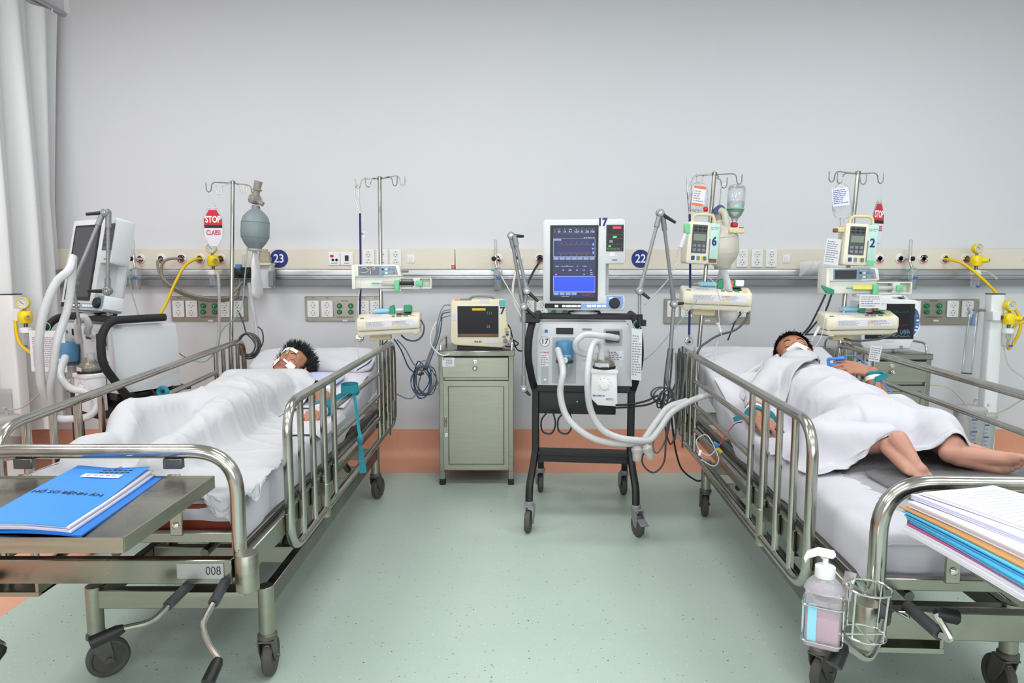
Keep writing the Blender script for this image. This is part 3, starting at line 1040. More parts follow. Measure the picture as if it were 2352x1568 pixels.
# ------------------------------------------------------------------ mattresses with their fitted sheets
def fold(s, h, r):
    sg = 1 if s >= 0 else -1
    s = abs(s)
    if s <= h - r: return sg * s, 0.0
    a = (s - (h - r)) / r
    if a < math.pi / 2: return sg * (h - r + r * math.sin(a)), r * (1 - math.cos(a))
    return sg * h, r + (s - (h - r) - r * math.pi / 2)
def make_mattress(M, rise, label, hem, seed, end, core_m):
    t = thing('mattress', label, 'mattress', M @ T(0, 0, .54))
    MW[t.name] = M.copy() @ T(0, 0, .54)
    L0, L1, hw, th = .075, 2.17, .345, .105
    mid = (L0 + L1) / 2; hl = (L1 - L0) / 2
    ys = [L0 + (L1 - L0) * i / 40 for i in range(41)]
    core = MB(T(0, 0, -.54))
    sec = rrect(-hw + .008, hw - .008, -th, -.008, .03, 4)
    n = len(sec)
    vs = [(x, y, ztop(y, rise) + z) for y in ys for (x, z) in sec]
    fs = [(i * n + k, i * n + (k + 1) % n, (i + 1) * n + (k + 1) % n, (i + 1) * n + k) for i in range(40) for k in range(n)]
    fs += [tuple(range(n - 1, -1, -1)), tuple(40 * n + k for k in range(n))]
    core.add(vs, fs)
    part('core', core, core_m, t)
    rnd = random.Random(seed)
    ph = [(rnd.uniform(2, 9), rnd.uniform(3, 14), rnd.uniform(0, 6)) for _ in range(7)]
    nu, nv = 110, 150
    def fn(u, v):
        s = (u - .5) * 2 * (hw + hem)
        ext0 = end
        q = -hl - ext0 + v * (2 * hl + ext0 + hem)
        wob = sum(math.sin(a * s * 2 + b * q + c) for a, b, c in ph) / 7
        hemw = .012 * wob
        x, dx = fold(s, hw + .002, .035)
        y, dy = fold(q, hl + .002, .03)
        d = max(dx, dy) if min(dx, dy) < .02 else math.hypot(dx, dy) * .8
        w = .006 * wob if d < .01 else 0
        side = .008 * math.sin(q * 17 + 3 * wob) * min(1, dx / .06) + .004 * wob
        endw = .010 * math.sin(s * 23 + 2 * wob) * min(1, dy / .06)
        yy = mid + y
        return Vector((x + (1 if s > 0 else -1) * max(side, -.001) * (dx > .02), yy - max(endw, -.001) * (dy > .02 and q < 0),
                       ztop(yy, rise) + .003 + w - min(d, .122) + hemw * (d > .08) - .54))
    part('fitted_sheet', MB().grid(fn, nu, nv), 'sheet_white', t, ang=180)
    return t
make_mattress(BLB, BED_RISE[LBL], 'mattress in white sheet with red vinyl end, under the child with taped nose tube', .105, 3, .045, 'vinyl_red')
make_mattress(BRB, BED_RISE[LBR], 'mattress in tight white sheet beneath the patient with bare feet', .125, 5, .125, 'sheet_cool')

# ------------------------------------------------------------------ iv poles on the beds
def iv_pole(base, top, hooks, label, collar=None, r=.0115):
    t = thing('iv_pole', label, 'iv pole', T(*base), 'iv poles standing in the bed corners')
    d = (top - base)
    part('pole', MB().tube([base, base + d * .5, top], r, 12), 'steel_tube', t, True)
    part('top_cap', MB().lathe([(r + .002, -.012), (r + .003, .004), (r * .5, .009)], frame(top, d), 12), 'steel', t, True)
    for cf in (collar or [.0, .12]):
        part('collar', MB().lathe([(r + .001, 0), (r + .006, .003), (r + .006, .012), (r + .001, .015)], frame(base + d * cf, d), 14), 'steel', t, True)
    for (ang, ln, dz, flip) in hooks:
        a = R(ang)
        u = Vector((math.cos(a), math.sin(a), 0))
        z = Vector((0, 0, 1))
        p = top - z * .006
        pts = [p, p + u * (ln * .5) + z * (dz * .6), p + u * (ln - .03) + z * dz, p + u * (ln - .012) + z * (dz - .012),
               p + u * (ln - .006) + z * (dz - .042), p + u * (ln + .006) + z * (dz - .054), p + u * (ln + .02) + z * (dz - .042), p + u * (ln + .022) + z * (dz - .0)]
        part('hook_arm', MB().tube(spline(pts, 5), .0032, 6), 'steel_tube', t, True)
    return t
PY = 4.02
PL1b, PL1t = W(545, 800, PY), W(535, 418, PY)
PL1b.z = .53
PL2b, PL2t = W(877, 790, PY), W(872, 408, PY); PL2b.z = .53
P1b = BLB @ Vector((-.555, 2.205, .50)); P2b = BLB @ Vector((.34, 2.205, .50))
iv_pole(P1b, PL1t, [(180, .135, .004, 0), (200, .07, -.012, 0), (20, .05, -.004, 0), (-12, .125, -.014, 0)], 'steel iv pole carrying the stop sign and grey resuscitator bag')
iv_pole(P2b, PL2t, [(178, .12, .0, 0), (200, .06, .004, 0), (15, .125, .02, 0), (-12, .085, .012, 0)], 'steel iv pole with blue cord and two syringe pumps at bed 23')
RY_ = 3.72
PR1t, PR2t = W(1641, 398, RY_), W(1971, 396, RY_)
P3b = BRB @ Vector((-.33, 2.205, .50)); P4b = BRB @ Vector((.42, 2.205, .50))
iv_pole(P3b, PR1t, [(180, .125, -.005, 0), (170, .07, .006, 0), (8, .135, .006, 0), (-30, .045, -.02, 0)], 'leaning steel iv pole with clear bag, bottle and pump 6')
iv_pole(P4b, PR2t, [(182, .135, .01, 0), (190, .10, .0, 0), (4, .12, .004, 0), (-40, .02, -.004, 0)], 'steel iv pole carrying a fluid bag and infusion pump 2')
for M_, x0_, x1_, o_ in ((BLB, -.555, -.36, 'hospital_bed'), (BRB, .36, .42, 'hospital_bed.001')):
    part('pole_socket', MB().box(((x0_ + x1_) / 2, 2.205, .49), (abs(x1_ - x0_) + .05, .03, .03), b=.003), 'steel', bpy.data.objects[o_])
def on_pole(b, t, z):
    return b.lerp(t, (z - b.z) / (t.z - b.z))

# ================================================================== patients and bed linen
def poly_at(pts, v):
    k = v * (len(pts) - 1)
    i = min(int(k), len(pts) - 2)
    f = k - i
    return np.array(pts[i]) * (1 - f) + np.array(pts[i + 1]) * f
class Body:
    """round forms in the bed's frame, kept for the figure and for the cloth lying on it"""
    def __init__(s): s.items, s.only = [], []
    def bump(s, c, r): s.only.append(('e', Vector(c), r, None, None, True)); return s
    def cap(s, a, b, ra, rb, cover=True): s.items.append(('c', Vector(a), Vector(b), ra, rb, cover)); return s
    def ell(s, c, r, cover=True, M=None): s.items.append(('e', Vector(c), r, M, None, cover)); return s
def height_field(body, rise, extra=0.0, mid=0.0):
    x0, y0, h = -.75, -.25, .012
    nx, ny = 126, 226
    X, Y = np.meshgrid(x0 + np.arange(nx) * h, y0 + np.arange(ny) * h)
    a = np.maximum(0, Y - 1.18)
    Z = MT + rise * np.where(a < .12, a * a / .24, a - .06) + .006
    Z = np.where((np.abs(X - mid) > .36) | (Y < .06), .30, Z)
    for it in body.items + body.only:
        if not it[5]: continue
        if it[0] == 'c':
            A, B, ra, rb = it[1:5]
            dx, dy = B.x - A.x, B.y - A.y
            L = dx * dx + dy * dy + 1e-9
            t = np.clip(((X - A.x) * dx + (Y - A.y) * dy) / L, 0, 1)
            d2 = (X - A.x - t * dx) ** 2 + (Y - A.y - t * dy) ** 2
            r = ra + (rb - ra) * t
            zz = A.z + (B.z - A.z) * t + np.sqrt(np.maximum(r * r - d2, 0))
            Z = np.where(d2 < r * r, np.maximum(Z, zz), Z)
        else:
            c, r = it[1], it[2]
            q = ((X - c.x) / r[0]) ** 2 + ((Y - c.y) / r[1]) ** 2
            Z = np.where(q < 1, np.maximum(Z, c.z + r[2] * np.sqrt(np.maximum(1 - q, 0))), Z)
    D_ = Z.copy()
    D_[1:-1, 1:-1] = np.maximum.reduce([Z[1:-1, 1:-1], Z[:-2, 1:-1], Z[2:, 1:-1], Z[1:-1, :-2], Z[1:-1, 2:]])
    Z = np.where((np.abs(X - mid) > .38) | (Y < .045), Z, D_)
    K = Z.copy()
    for _ in range(2):
        K[1:-1, 1:-1] = (K[1:-1, 1:-1] * 2 + K[:-2, 1:-1] + K[2:, 1:-1] + K[1:-1, :-2] + K[1:-1, 2:]) / 6
    Z = np.maximum(K, Z - .004) + extra
    def f(x, y):
        u = np.clip((x - x0) / h, 0, nx - 1.001)
        v = np.clip((y - y0) / h, 0, ny - 1.001)
        i, j = u.astype(int), v.astype(int)
        fu, fv = u - i, v - j
        return (Z[j, i] * (1 - fu) * (1 - fv) + Z[j, i + 1] * fu * (1 - fv) + Z[j + 1, i] * (1 - fu) * fv + Z[j + 1, i + 1] * fu * fv)
    return f
def drape(hf, left, right, nx, ny, steps=170, slack=1.05, seed=1, inner=7, fric=.7, creases=None):
    """a cloth dropped on a height field; left/right are the side edges from head to foot"""
    rs = np.random.RandomState(seed)
    p = np.zeros((ny, nx, 3))
    for j in range(ny):
        a, b = poly_at(left, j / (ny - 1)), poly_at(right, j / (ny - 1))
        for i in range(nx):
            p[j, i, :2] = a + (b - a) * i / (nx - 1)
    flat = p.copy()
    U, V = p[..., 0], p[..., 1]
    p[..., 2] = hf(U, V) + .012
    def rest(A, B, Af, Bf):
        return np.minimum(np.linalg.norm(B - A, axis=2), np.linalg.norm(Bf - Af, axis=2) * 1.3) * slack
    rx = rest(p[:, :-1], p[:, 1:], flat[:, :-1], flat[:, 1:])
    ry = rest(p[:-1], p[1:], flat[:-1], flat[1:])
    rd = rest(p[:-1, :-1], p[1:, 1:], flat[:-1, :-1], flat[1:, 1:])
    re = rest(p[:-1, 1:], p[1:, :-1], flat[:-1, 1:], flat[1:, :-1])
    g1 = rs.rand(9, 4)
    p[..., 2] += .02
    for k in range(9):
        p[..., 2] += .008 * np.sin(U * (8 + 40 * g1[k, 0]) + V * (6 + 34 * g1[k, 1]) * (1 if k % 2 else -1) + 6.28 * g1[k, 2])
    q = p.copy()
    def con(A, B, rest, w):
        d = B - A
        L = np.sqrt((d ** 2).sum(-1)) + 1e-9
        c = (d * ((L - rest) / L * .5 * w)[..., None])
        A += c; B -= c
    for s in range(steps):
        v = (p - q) * .93
        q = p.copy()
        p = p + v
        p[..., 2] -= .0009
        for _ in range(inner):
            for o in (0, 1):
                n = (nx - o) // 2
                con(p[:, o:o + 2 * n:2], p[:, o + 1:o + 1 + 2 * n:2][:, :n], rx[:, o:o + 2 * n:2][:, :n], 1.0)
                m = (ny - o) // 2
                con(p[o:o + 2 * m:2], p[o + 1:o + 1 + 2 * m:2][:m], ry[o:o + 2 * m:2][:m], 1.0)
            con(p[:-1:2, :-1:2], p[1::2, 1::2][:p[:-1:2].shape[0], :p[:, :-1:2].shape[1]], rd[::2, ::2], .5)
            con(p[:-1:2, 1::2], p[1::2, :-1:2][:p[:-1:2].shape[0], :p[:, 1::2].shape[1]], re[::2, ::2], .5)
        # bending
        for ax in (0, 1):
            if ax == 0: mid = (p[:-2] + p[2:]) / 2; dlt = (mid - p[1:-1]) * .05; p[1:-1] += dlt
            else: mid = (p[:, :-2] + p[:, 2:]) / 2; dlt = (mid - p[:, 1:-1]) * .05; p[:, 1:-1] += dlt
        z = hf(p[..., 0], p[..., 1]) + .010
        hit = p[..., 2] < z
        p[..., 2] = np.where(hit, z, p[..., 2])
        for ax in (0, 1):
            p[..., ax] = np.where(hit, p[..., ax] * (1 - fric) + q[..., ax] * fric, p[..., ax])
        q[..., 2] = np.where(hit, p[..., 2], q[..., 2])
    if creases:
        U, V = p[..., 0].copy(), p[..., 1].copy()
        w = sum(np.sin(U * (3 + 5 * rs.rand()) + V * (3 + 5 * rs.rand()) + 6.28 * rs.rand()) for _ in range(4)) * .25
        for (ang, freq, amp, off) in creases:
            a = R(ang)
            s_ = (U * math.cos(a) + V * math.sin(a)) * freq + 1.6 * w + off
            rid = (1 - np.abs(np.sin(s_))) ** 3
            mod = .5 + .5 * np.sin(U * math.sin(a) * 5 - V * math.cos(a) * 5 + 3 * w + off * 2)
            p[..., 2] += amp * rid * mod * np.clip((p[..., 2] - .60) / .03, 0, 1)
    return p
def cloth_object(name, p, M, m, label, cat, th=.0022):
    ny, nx, _ = p.shape
    me = bpy.data.meshes.new(name)
    vs = p.reshape(-1, 3)
    f = [(j * nx + i, (j + 1) * nx + i, (j + 1) * nx + i + 1, j * nx + i + 1) for j in range(ny - 1) for i in range(nx - 1)]
    c = vs.mean(0); c[2] = vs[:, 2].min()
    me.from_pydata([tuple(v) for v in (vs - c)], [], f)
    me.polygons.foreach_set('use_smooth', [True] * len(me.polygons))
    me.materials.append(MAT[m])
    o = bpy.data.objects.new(name, me)
    o.matrix_world = M @ T(*c)
    COL.objects.link(o)
    MW[o.name] = o.matrix_world.copy()
    sm = o.modifiers.new('thickness', 'SOLIDIFY'); sm.thickness = th; sm.offset = -1
    sb = o.modifiers.new('smooth', 'SUBSURF'); sb.levels = 1; sb.render_levels = 1
    return tag(o, label, cat)

# ------------------------------------------------------------------ figures
def head_frame(c, fwd, crown):
    f = Vector(fwd).normalized()
    u = Vector(crown); u = (u - f * u.dot(f)).normalized()
    x = u.cross(f)
    m = Matrix.Identity(4)
    for i in range(3): m[i][0], m[i][1], m[i][2], m[i][3] = x[i], u[i], f[i], c[i]
    return m
def add_head(mb, H, k=1.0):
    S = H @ Matrix.Scale(k, 4)
    e = lambda c, r, R_=None: mb.ell(c, r, S if R_ is None else S @ T(*c) @ R_ @ T(-c[0], -c[1], -c[2]), 20, 14)
    e((0, .036, -.018), (.074, .082, .090))
    e((0, -.022, .012), (.065, .082, .066))
    e((0, .030, .030), (.062, .045, .045))
    e((0, -.072, .026), (.048, .036, .046))
    e((0, -.093, .055), (.021, .016, .018))
    for s in (-1, 1):
        e((s * .036, -.034, .046), (.029, .030, .026))
        e((s * .024, .022, .0615), (.022, .008, .0115), RZ(-s * 6))
        e((s * .0295, .002, .0580), (.0160, .0095, .0120))
        e((s * .012, -.031, .083), (.0085, .007, .010))
        e((s * .077, -.010, -.012), (.008, .031, .018), RY(s * 18))
    mb.capsule(S @ Vector((0, .012, .068)), S @ Vector((0, -.022, .088)), .0085 * k, .0115 * k)
    e((0, -.027, .089), (.0115, .010, .0115))
    e((0, -.052, .068), (.030, .018, .016))
    mb.capsule(S @ Vector((0, -.055, -.028)), S @ Vector((0, -.15, -.05)), .052 * k, .055 * k)
def add_hand(mb, wrist, fdir, dorsal, side, k=1.0, curl=(12, 22, 18), thumb=(35, 20), spread=4.0, curls=None):
    """palm and five fingers: fdir along the fingers, dorsal out of the back of the hand, side=+1 thumb on local +x"""
    f = Vector(fdir).normalized()
    d = Vector(dorsal); d = (d - f * d.dot(f)).normalized()
    x = f.cross(d)
    Wm = Matrix.Identity(4)
    for i in range(3): Wm[i][0], Wm[i][1], Wm[i][2], Wm[i][3] = x[i], f[i], d[i], wrist[i]
    S = Wm @ Matrix.Scale(k, 4)
    for q in range(4):
        bx = side * (.0285 - q * .019)
        mb.capsule(S @ Vector((bx * .55, .004, 0)), S @ Vector((bx, .078 - .003 * abs(q - 1), .002)), .0145 * k, .0105 * k, 10, 3)
    mb.ell((0, .042, -.004), (.036, .042, .011), S, 12, 8)
    lens = [(.036, .022, .019), (.040, .026, .020), (.037, .024, .019), (.029, .018, .017)]
    tips = []
    for q in range(4):
        bx = side * (.0285 - q * .019)
        p = Vector((bx, .078 - .003 * abs(q - 1), .002))
        az = R(spread * (1.5 - q)) * side
        ang = 0.0
        rr = [.0088, .0080, .0074, .0066]
        cc = curls[q] if curls else curl
        for s_, L in enumerate(lens[q]):
            ang += R(cc[s_])
            dr = Vector((math.sin(az) * math.cos(ang), math.cos(az) * math.cos(ang), -math.sin(ang)))
            n = p + dr * L
            mb.capsule(S @ p, S @ n, rr[s_] * k, rr[s_ + 1] * k, 9, 3)
            p = n
        tips.append((S @ p, S.to_3x3() @ dr))
    a = R(thumb[0])
    p = Vector((side * .022, .014, -.006))
    for s_, (L, r0, r1) in enumerate(((.034, .0135, .0105), (.027, .0100, .0090), (.021, .0088, .0074))):
        dr = Vector((side * math.sin(a), math.cos(a), -.35)).normalized()
        n = p + dr * L
        mb.capsule(S @ p, S @ n, r0 * k, r1 * k, 9, 3)
        p = n
        a -= R(thumb[1])
    return tips
def add_foot(mb, heel, toe, up, side, k=1.0):
    """heel -> toe direction, up out of the instep, side=+1 big toe on local +x"""
    heel, toe = Vector(heel), Vector(toe)
    f = (toe - heel).normalized()
    u = Vector(up); u = (u - f * u.dot(f)).normalized()
    x = f.cross(u)
    Wm = Matrix.Identity(4)
    for i in range(3): Wm[i][0], Wm[i][1], Wm[i][2], Wm[i][3] = x[i], f[i], u[i], heel[i]
    S = Wm @ Matrix.Scale(k, 4)
    V = lambda *a: S @ Vector(a)
    mb.ell((0, .012, .002), (.031, .036, .030), S, 16, 10)
    mb.capsule(V(-.004 * side, .03, .006), V(.012 * side, .150, -.004), .031 * k, .022 * k, 12, 4)
    mb.capsule(V(-.010 * side, .03, .000), V(-.022 * side, .135, -.008), .026 * k, .017 * k, 12, 4)
    mb.capsule(V(0, .045, .040), V(.006 * side, .125, .008), .030 * k, .020 * k, 12, 4)
    mb.ell((.018 * side, .158, -.010), (.021, .022, .015), S)
    mb.ell((-.014 * side, .145, -.010), (.026, .022, .013), S)
    toes = [(.026, .178, .0115, .030), (.009, .176, .0080, .024), (-.004, .168, .0075, .022), (-.016, .159, .0072, .020), (-.028, .148, .0070, .017)]
    for (tx, ty, r, L) in toes:
        mb.capsule(V(tx * side, ty - .012, -.008), V(tx * side * 1.04, ty + L * .45, -.010), r * k, r * k * .92, 9, 3)
        mb.ell((tx * side * 1.04, ty + L * .5, -.011), (r * 1.04, r * 1.1, r), S, 9, 6)
def figure(name, body, extra, M, label, voxel, mats):
    """one continuous skin over all forms"""
    mb = extra
    for it in body.items:
        if it[0] == 'c': mb.capsule(it[1], it[2], it[3], it[4], 16, 6)
        else: mb.ell(it[1], it[2], None, 20, 14)
    me = mb.mesh('tmp')
    o = bpy.data.objects.new('tmp', me)
    COL.objects.link(o)
    rm = o.modifiers.new('r', 'REMESH'); rm.mode = 'VOXEL'; rm.voxel_size = voxel; rm.adaptivity = 0
    s = o.modifiers.new('s', 'SMOOTH'); s.factor = .5; s.iterations = 6
    dg = bpy.context.evaluated_depsgraph_get()
    new = bpy.data.meshes.new_from_object(o.evaluated_get(dg))
    bpy.data.objects.remove(o)
    new.name = name
    new.materials.clear()
    for q in mats: new.materials.append(MAT[q])
    new.polygons.foreach_set('use_smooth', [True] * len(new.polygons))
    ob = bpy.data.objects.new(name, new)
    ob.matrix_world = M
    COL.objects.link(ob)
    MW[ob.name] = M.copy()
    return tag(ob, label, 'person')
def paint(ob, H, k, fn, slot):
    """give faces whose head-frame centre satisfies fn the material in slot"""
    inv = (H @ Matrix.Scale(k, 4)).inverted()
    n = len(ob.data.polygons)
    c = np.zeros(n * 3); ob.data.polygons.foreach_get('center', c)
    c = c.reshape(-1, 3)
    A = np.array(inv)[:3, :3]; b = np.array(inv)[:3, 3]
    l = c @ A.T + b
    idx = np.zeros(n, dtype=np.int32); ob.data.polygons.foreach_get('material_index', idx)
    idx = np.where(fn(l[:, 0], l[:, 1], l[:, 2]), slot, idx)
    ob.data.polygons.foreach_set('material_index', idx.astype(np.int32))
def hairdo(H, k, parent, n, length, style, seed, lift=.45):
    rnd = random.Random(seed)
    S = H @ Matrix.Scale(k, 4)
    C, Rr = Vector((0, .036, -.018)), Vector((.074, .082, .090))
    def ok(p):
        if p.z > 0.012: return p.y > .068 + .15 * (abs(p.x) - .05) * (abs(p.x) > .05) - .35 * max(0, abs(p.x) - .045)
        if abs(p.x) > .055 and p.z > -.02: return p.y > -.005
        return p.y > -.055 - .2 * max(0, -p.z - .02)
    cap = MB()
    nu, nv = 40, 28
    vs, fs, keep = [], [], []
    for j in range(nv + 1):
        for i in range(nu):
            a, b = 2 * math.pi * i / nu, math.pi * j / nv
            d = Vector((math.sin(b) * math.cos(a), math.cos(b), math.sin(b) * math.sin(a)))
            p = C + Vector((d.x * Rr.x, d.y * Rr.y, d.z * Rr.z)) * (1.055 + .01 * rnd.random())
            vs.append(p); keep.append(ok(p))
    for j in range(nv):
        for i in range(nu):
            q = (j * nu + i, j * nu + (i + 1) % nu, (j + 1) * nu + (i + 1) % nu, (j + 1) * nu + i)
            if all(keep[t_] for t_ in q): fs.append(q)
    cap.add(vs, fs, S)
    cnt = 0
    while cnt < n:
        d = Vector((rnd.gauss(0, 1), rnd.gauss(0, 1), rnd.gauss(0, 1))).normalized()
        p = C + Vector((d.x * Rr.x, d.y * Rr.y, d.z * Rr.z)) * 1.03
        if not ok(p): continue
        cnt += 1
        nrm = Vector((d.x / Rr.x, d.y / Rr.y, d.z / Rr.z)).normalized()
        dr, L = style(p, nrm, rnd)
        L *= length * rnd.uniform(.7, 1.25)
        p1 = p + (nrm * lift + dr * (1 - lift)).normalized() * L * .5
        p2 = p1 + (nrm * .1 + dr).normalized() * L * .55
        cap.tube([S @ p, S @ p1, S @ p2], [.0019 * k, .0016 * k, .0003], 3, cap=False)
    return part('hair', cap, 'hair', parent, ang=180)
def brow_and_lash(H, k, parent, brow_y=.030):
    S = H @ Matrix.Scale(k, 4)
    for s in (-1, 1):
        b = MB()
        pts = [(s * .012, brow_y - .004, .0725), (s * .023, brow_y + .001, .0730), (s * .035, brow_y + .002, .0690), (s * .046, brow_y - .004, .0600)]
        b.tube(spline([S @ Vector(q) for q in pts], 5), [.0012, .0020, .0025, .0026, .0026, .0026, .0025, .0024, .0023, .0022, .002, .0018, .0015, .0012, .0009, .0006], 6)
        part('eyebrow', b, 'hair', parent)
        l = MB()
        pts = [(s * .0150, -.003, .0680), (s * .023, -.0060, .0700), (s * .032, -.0064, .0695), (s * .0445, -.002, .0620)]
        l.tube(spline([S @ Vector(q) for q in pts], 5), .0013, 5)
        part('eyelash', l, 'hair', parent)

# ---- the child on the bed with the tray
bl = Body()
bl.ell((0, .98, .708), (.155, .17, .078)); bl.ell((0, 1.17, .715), (.145, .17, .085)); bl.ell((.01, 1.40, .735), (.155, .20, .078))
bl.cap((-.15, 1.50, .748), (.17, 1.50, .748), .055, .055)
bl.cap((-.065, .94, .71), (-.19, .66, .742), .072, .054); bl.cap((-.19, .66, .742), (-.09, .42, .69), .052, .036)
bl.cap((.085, .94, .71), (.12, .64, .722), .072, .054); bl.cap((.12, .64, .722), (.10, .40, .685), .050, .034)
bl.cap((-.15, 1.50, .748), (-.195, 1.28, .71), .044, .036); bl.cap((-.195, 1.28, .71), (-.18, 1.05, .685), .035, .025)
bl.cap((.17, 1.50, .748), (.325, 1.36, .705), .043, .037); bl.cap((.325, 1.36, .705), (.372, 1.15, .678), .036, .026, False)
HL = head_frame(Vector((.055, 1.735, .790)), (-.12, -.62, .77), (.24, .75, .52))
KL = 1.02
bl.bump((-.12, .34, .69), (.055, .12, .055)); bl.bump((.13, .32, .69), (.055, .12, .055))
ex = MB()
add_head(ex, HL, KL)
tipsL = add_hand(ex, Vector((.372, 1.14, .680)), (-.22, -1, -.06), (.35, -.1, 1), 1, .92, curls=[(38, 40, 25), (42, 45, 25), (46, 45, 25), (50, 45, 25)], thumb=(30, 25))
add_foot(ex, (-.09, .41, .678), (-.13, .27, .71), (-.3, .3, .8), 1, .85)
add_foot(ex, (.10, .39, .678), (.15, .25, .71), (.3, .3, .8), -1, .85)
pl_ = figure('person', bl, ex, BL, 'child lying under grey-white sheets with white tapes across nose and cheeks', .0034, ('skin', 'lip'))
paint(pl_, HL, KL, lambda x, y, z: (((x / .024) ** 2 + ((y + .055) / .0095) ** 2) < 1) & (z > .055), 1)
def spiky(p, n, r):
    d = Vector((p.x * 6 + r.gauss(0, .25), .75 + r.gauss(0, .2), (.35 if p.z > 0 else -.3) + r.gauss(0, .25)))
    return d.normalized(), 1.0
hairdo(HL, KL, pl_, 2800, .040, spiky, 5)
brow_and_lash(HL, KL, pl_)
SL = HL @ Matrix.Scale(KL, 4)
m = MB(SL); m.tube(spline([(-.022, -.0545, .0715), (-.010, -.0535, .0812), (0, -.0545, .0835), (.010, -.0535, .0812), (.022, -.0545, .0715)], 5), .0014, 5)
part('mouth_line', m, 'lip', pl_)
# tapes
def tape(pts, w, parent, S, side, name='tape'):
    m = MB()
    m.strip(spline([S @ Vector(p) for p in pts], 4), w, .0015, S.to_3x3() @ Vector(side))
    return part(name, m, 'bandage', parent)
tape([(-.056, .046, .050), (-.034, .058, .068), (0, .055, .0775), (.028, .048, .075), (.040, .044, .068)], .016, pl_, SL, (0, 1, .2))
tape([(-.006, .050, .080), (-.004, .030, .082), (-.001, .014, .0845)], .011, pl_, SL, (1, 0, 0))
tape([(-.012, -.032, .0945), (-.030, -.036, .0790), (-.050, -.048, .0640), (-.066, -.066, .040)], .024, pl_, SL, (0, 1, .3))
tape([(.012, -.032, .0945), (.028, -.036, .0790), (.036, -.040, .0745)], .011, pl_, SL, (0, 1, .3))
tape([(.034, -.042, .0775), (.046, -.047, .0700), (.062, -.052, .0530)], .034, pl_, SL, (0, 1, .3))
m = MB(SL); m.tube(spline([(0, -.032, .094), (-.002, -.016, .1020), (-.002, .004, .0965), (-.003, .030, .0850), (-.004, .052, .080), (.004, .075, .070)], 5), .0028, 8)
nt_ = single('feeding_tube', m, 'amber', 'thin amber feeding tube taped over the nose of the child', 'tube', M=BL)

# ---- the patient on the bed with the sanitizer
br = Body()
br.ell((-.02, .98, .725), (.17, .19, .098)); br.ell((-.04, 1.20, .735), (.16, .20, .108)); br.ell((-.05, 1.43, .765), (.155, .20, .098))
br.cap((-.19, 1.57, .80), (.10, 1.57, .80), .060, .058)
br.cap((-.10, .95, .72), (-.31, .74, .722), .082, .062); br.cap((-.31, .75, .722), (-.14, .66, .748), .060, .042)
br.cap((.07, .95, .72), (.09, .80, .742), .082, .066); br.cap((.09, .80, .742), (.045, .635, .735), .062, .042)
br.cap((-.19, 1.57, .80), (-.345, 1.36, .72), .050, .042); br.cap((-.345, 1.36, .72), (-.388, 1.20, .700), .040, .030, False)
br.cap((.10, 1.57, .79), (.185, 1.375, .715), .050, .045, False); br.cap((.185, 1.375, .715), (.176, 1.452, .846), .042, .030, False)
HR = head_frame(Vector((-.035, 1.79, .882)), (-.20, -.58, .79), (.02, .83, .56))
KR = 1.04
br.bump((-.05, 1.675, .845), (.075, .065, .038))
ex = MB()
add_head(ex, HR, KR)
ex.capsule(Vector((-.02, 1.54, .81)), HR @ Vector((0, -.10, -.03)), .06, .055)
tipsR = add_hand(ex, Vector((.175, 1.455, .850)), (-.92, .10, .22), (.15, -.62, .78), 1, 1.0, curls=[(8, 12, 8), (14, 18, 12), (16, 20, 14), (18, 22, 14)], thumb=(28, 12), spread=3)
tipsR2 = add_hand(ex, Vector((-.388, 1.195, .702)), (.18, -1, -.12), (-.3, 0, 1), -1, 1.0, curl=(30, 35, 25), thumb=(28, 20))
add_foot(ex, (-.150, .645, .742), (-.122, .525, .700), (.15, -.5, .8), -1, .98)
add_foot(ex, (.022, .612, .720), (.205, .560, .702), (.12, .95, .25), 1, 1.04)
pr_ = figure('person', br, ex, BR, 'patient under white sheet with raised hand, blue finger clip and bare feet', .0036, ('skin', 'lip', 'skin_pink'))
IDB = I4
paint(pr_, I4, 1.0, lambda x, y, z: (y < .70), 2)
def combed(p, n, r):
    d = Vector((p.x * 7 + r.gauss(0, .1), -.05 + r.gauss(0, .12) - .35 * (abs(p.x) > .05), (.5 if p.z > -.02 else -.2) + r.gauss(0, .12)))
    return (d - n * d.dot(n) * .75).normalized(), .75
hairdo(HR, KR, pr_, 2800, .034, combed, 9, .22)
brow_and_lash(HR, KR, pr_)
SR = HR @ Matrix.Scale(KR, 4)
tape([(-.066, -.050, .040), (-.045, -.040, .066), (-.018, -.036, .088), (0, -.034, .099), (.018, -.036, .088), (.046, -.040, .066), (.064, -.050, .042)], .026, pr_, SR, (0, 1, .35))
m = MB(SR); m.tube(spline([(.002, -.058, .076), (-.004, -.056, .098), (-.022, -.066, .106), (-.055, -.082, .098), (-.085, -.10, .088)], 6), .0075, 10)
single('breathing_tube', m, 'tube_clear', 'clear breathing tube in the mouth of the patient with bare feet', 'tube', M=BR)

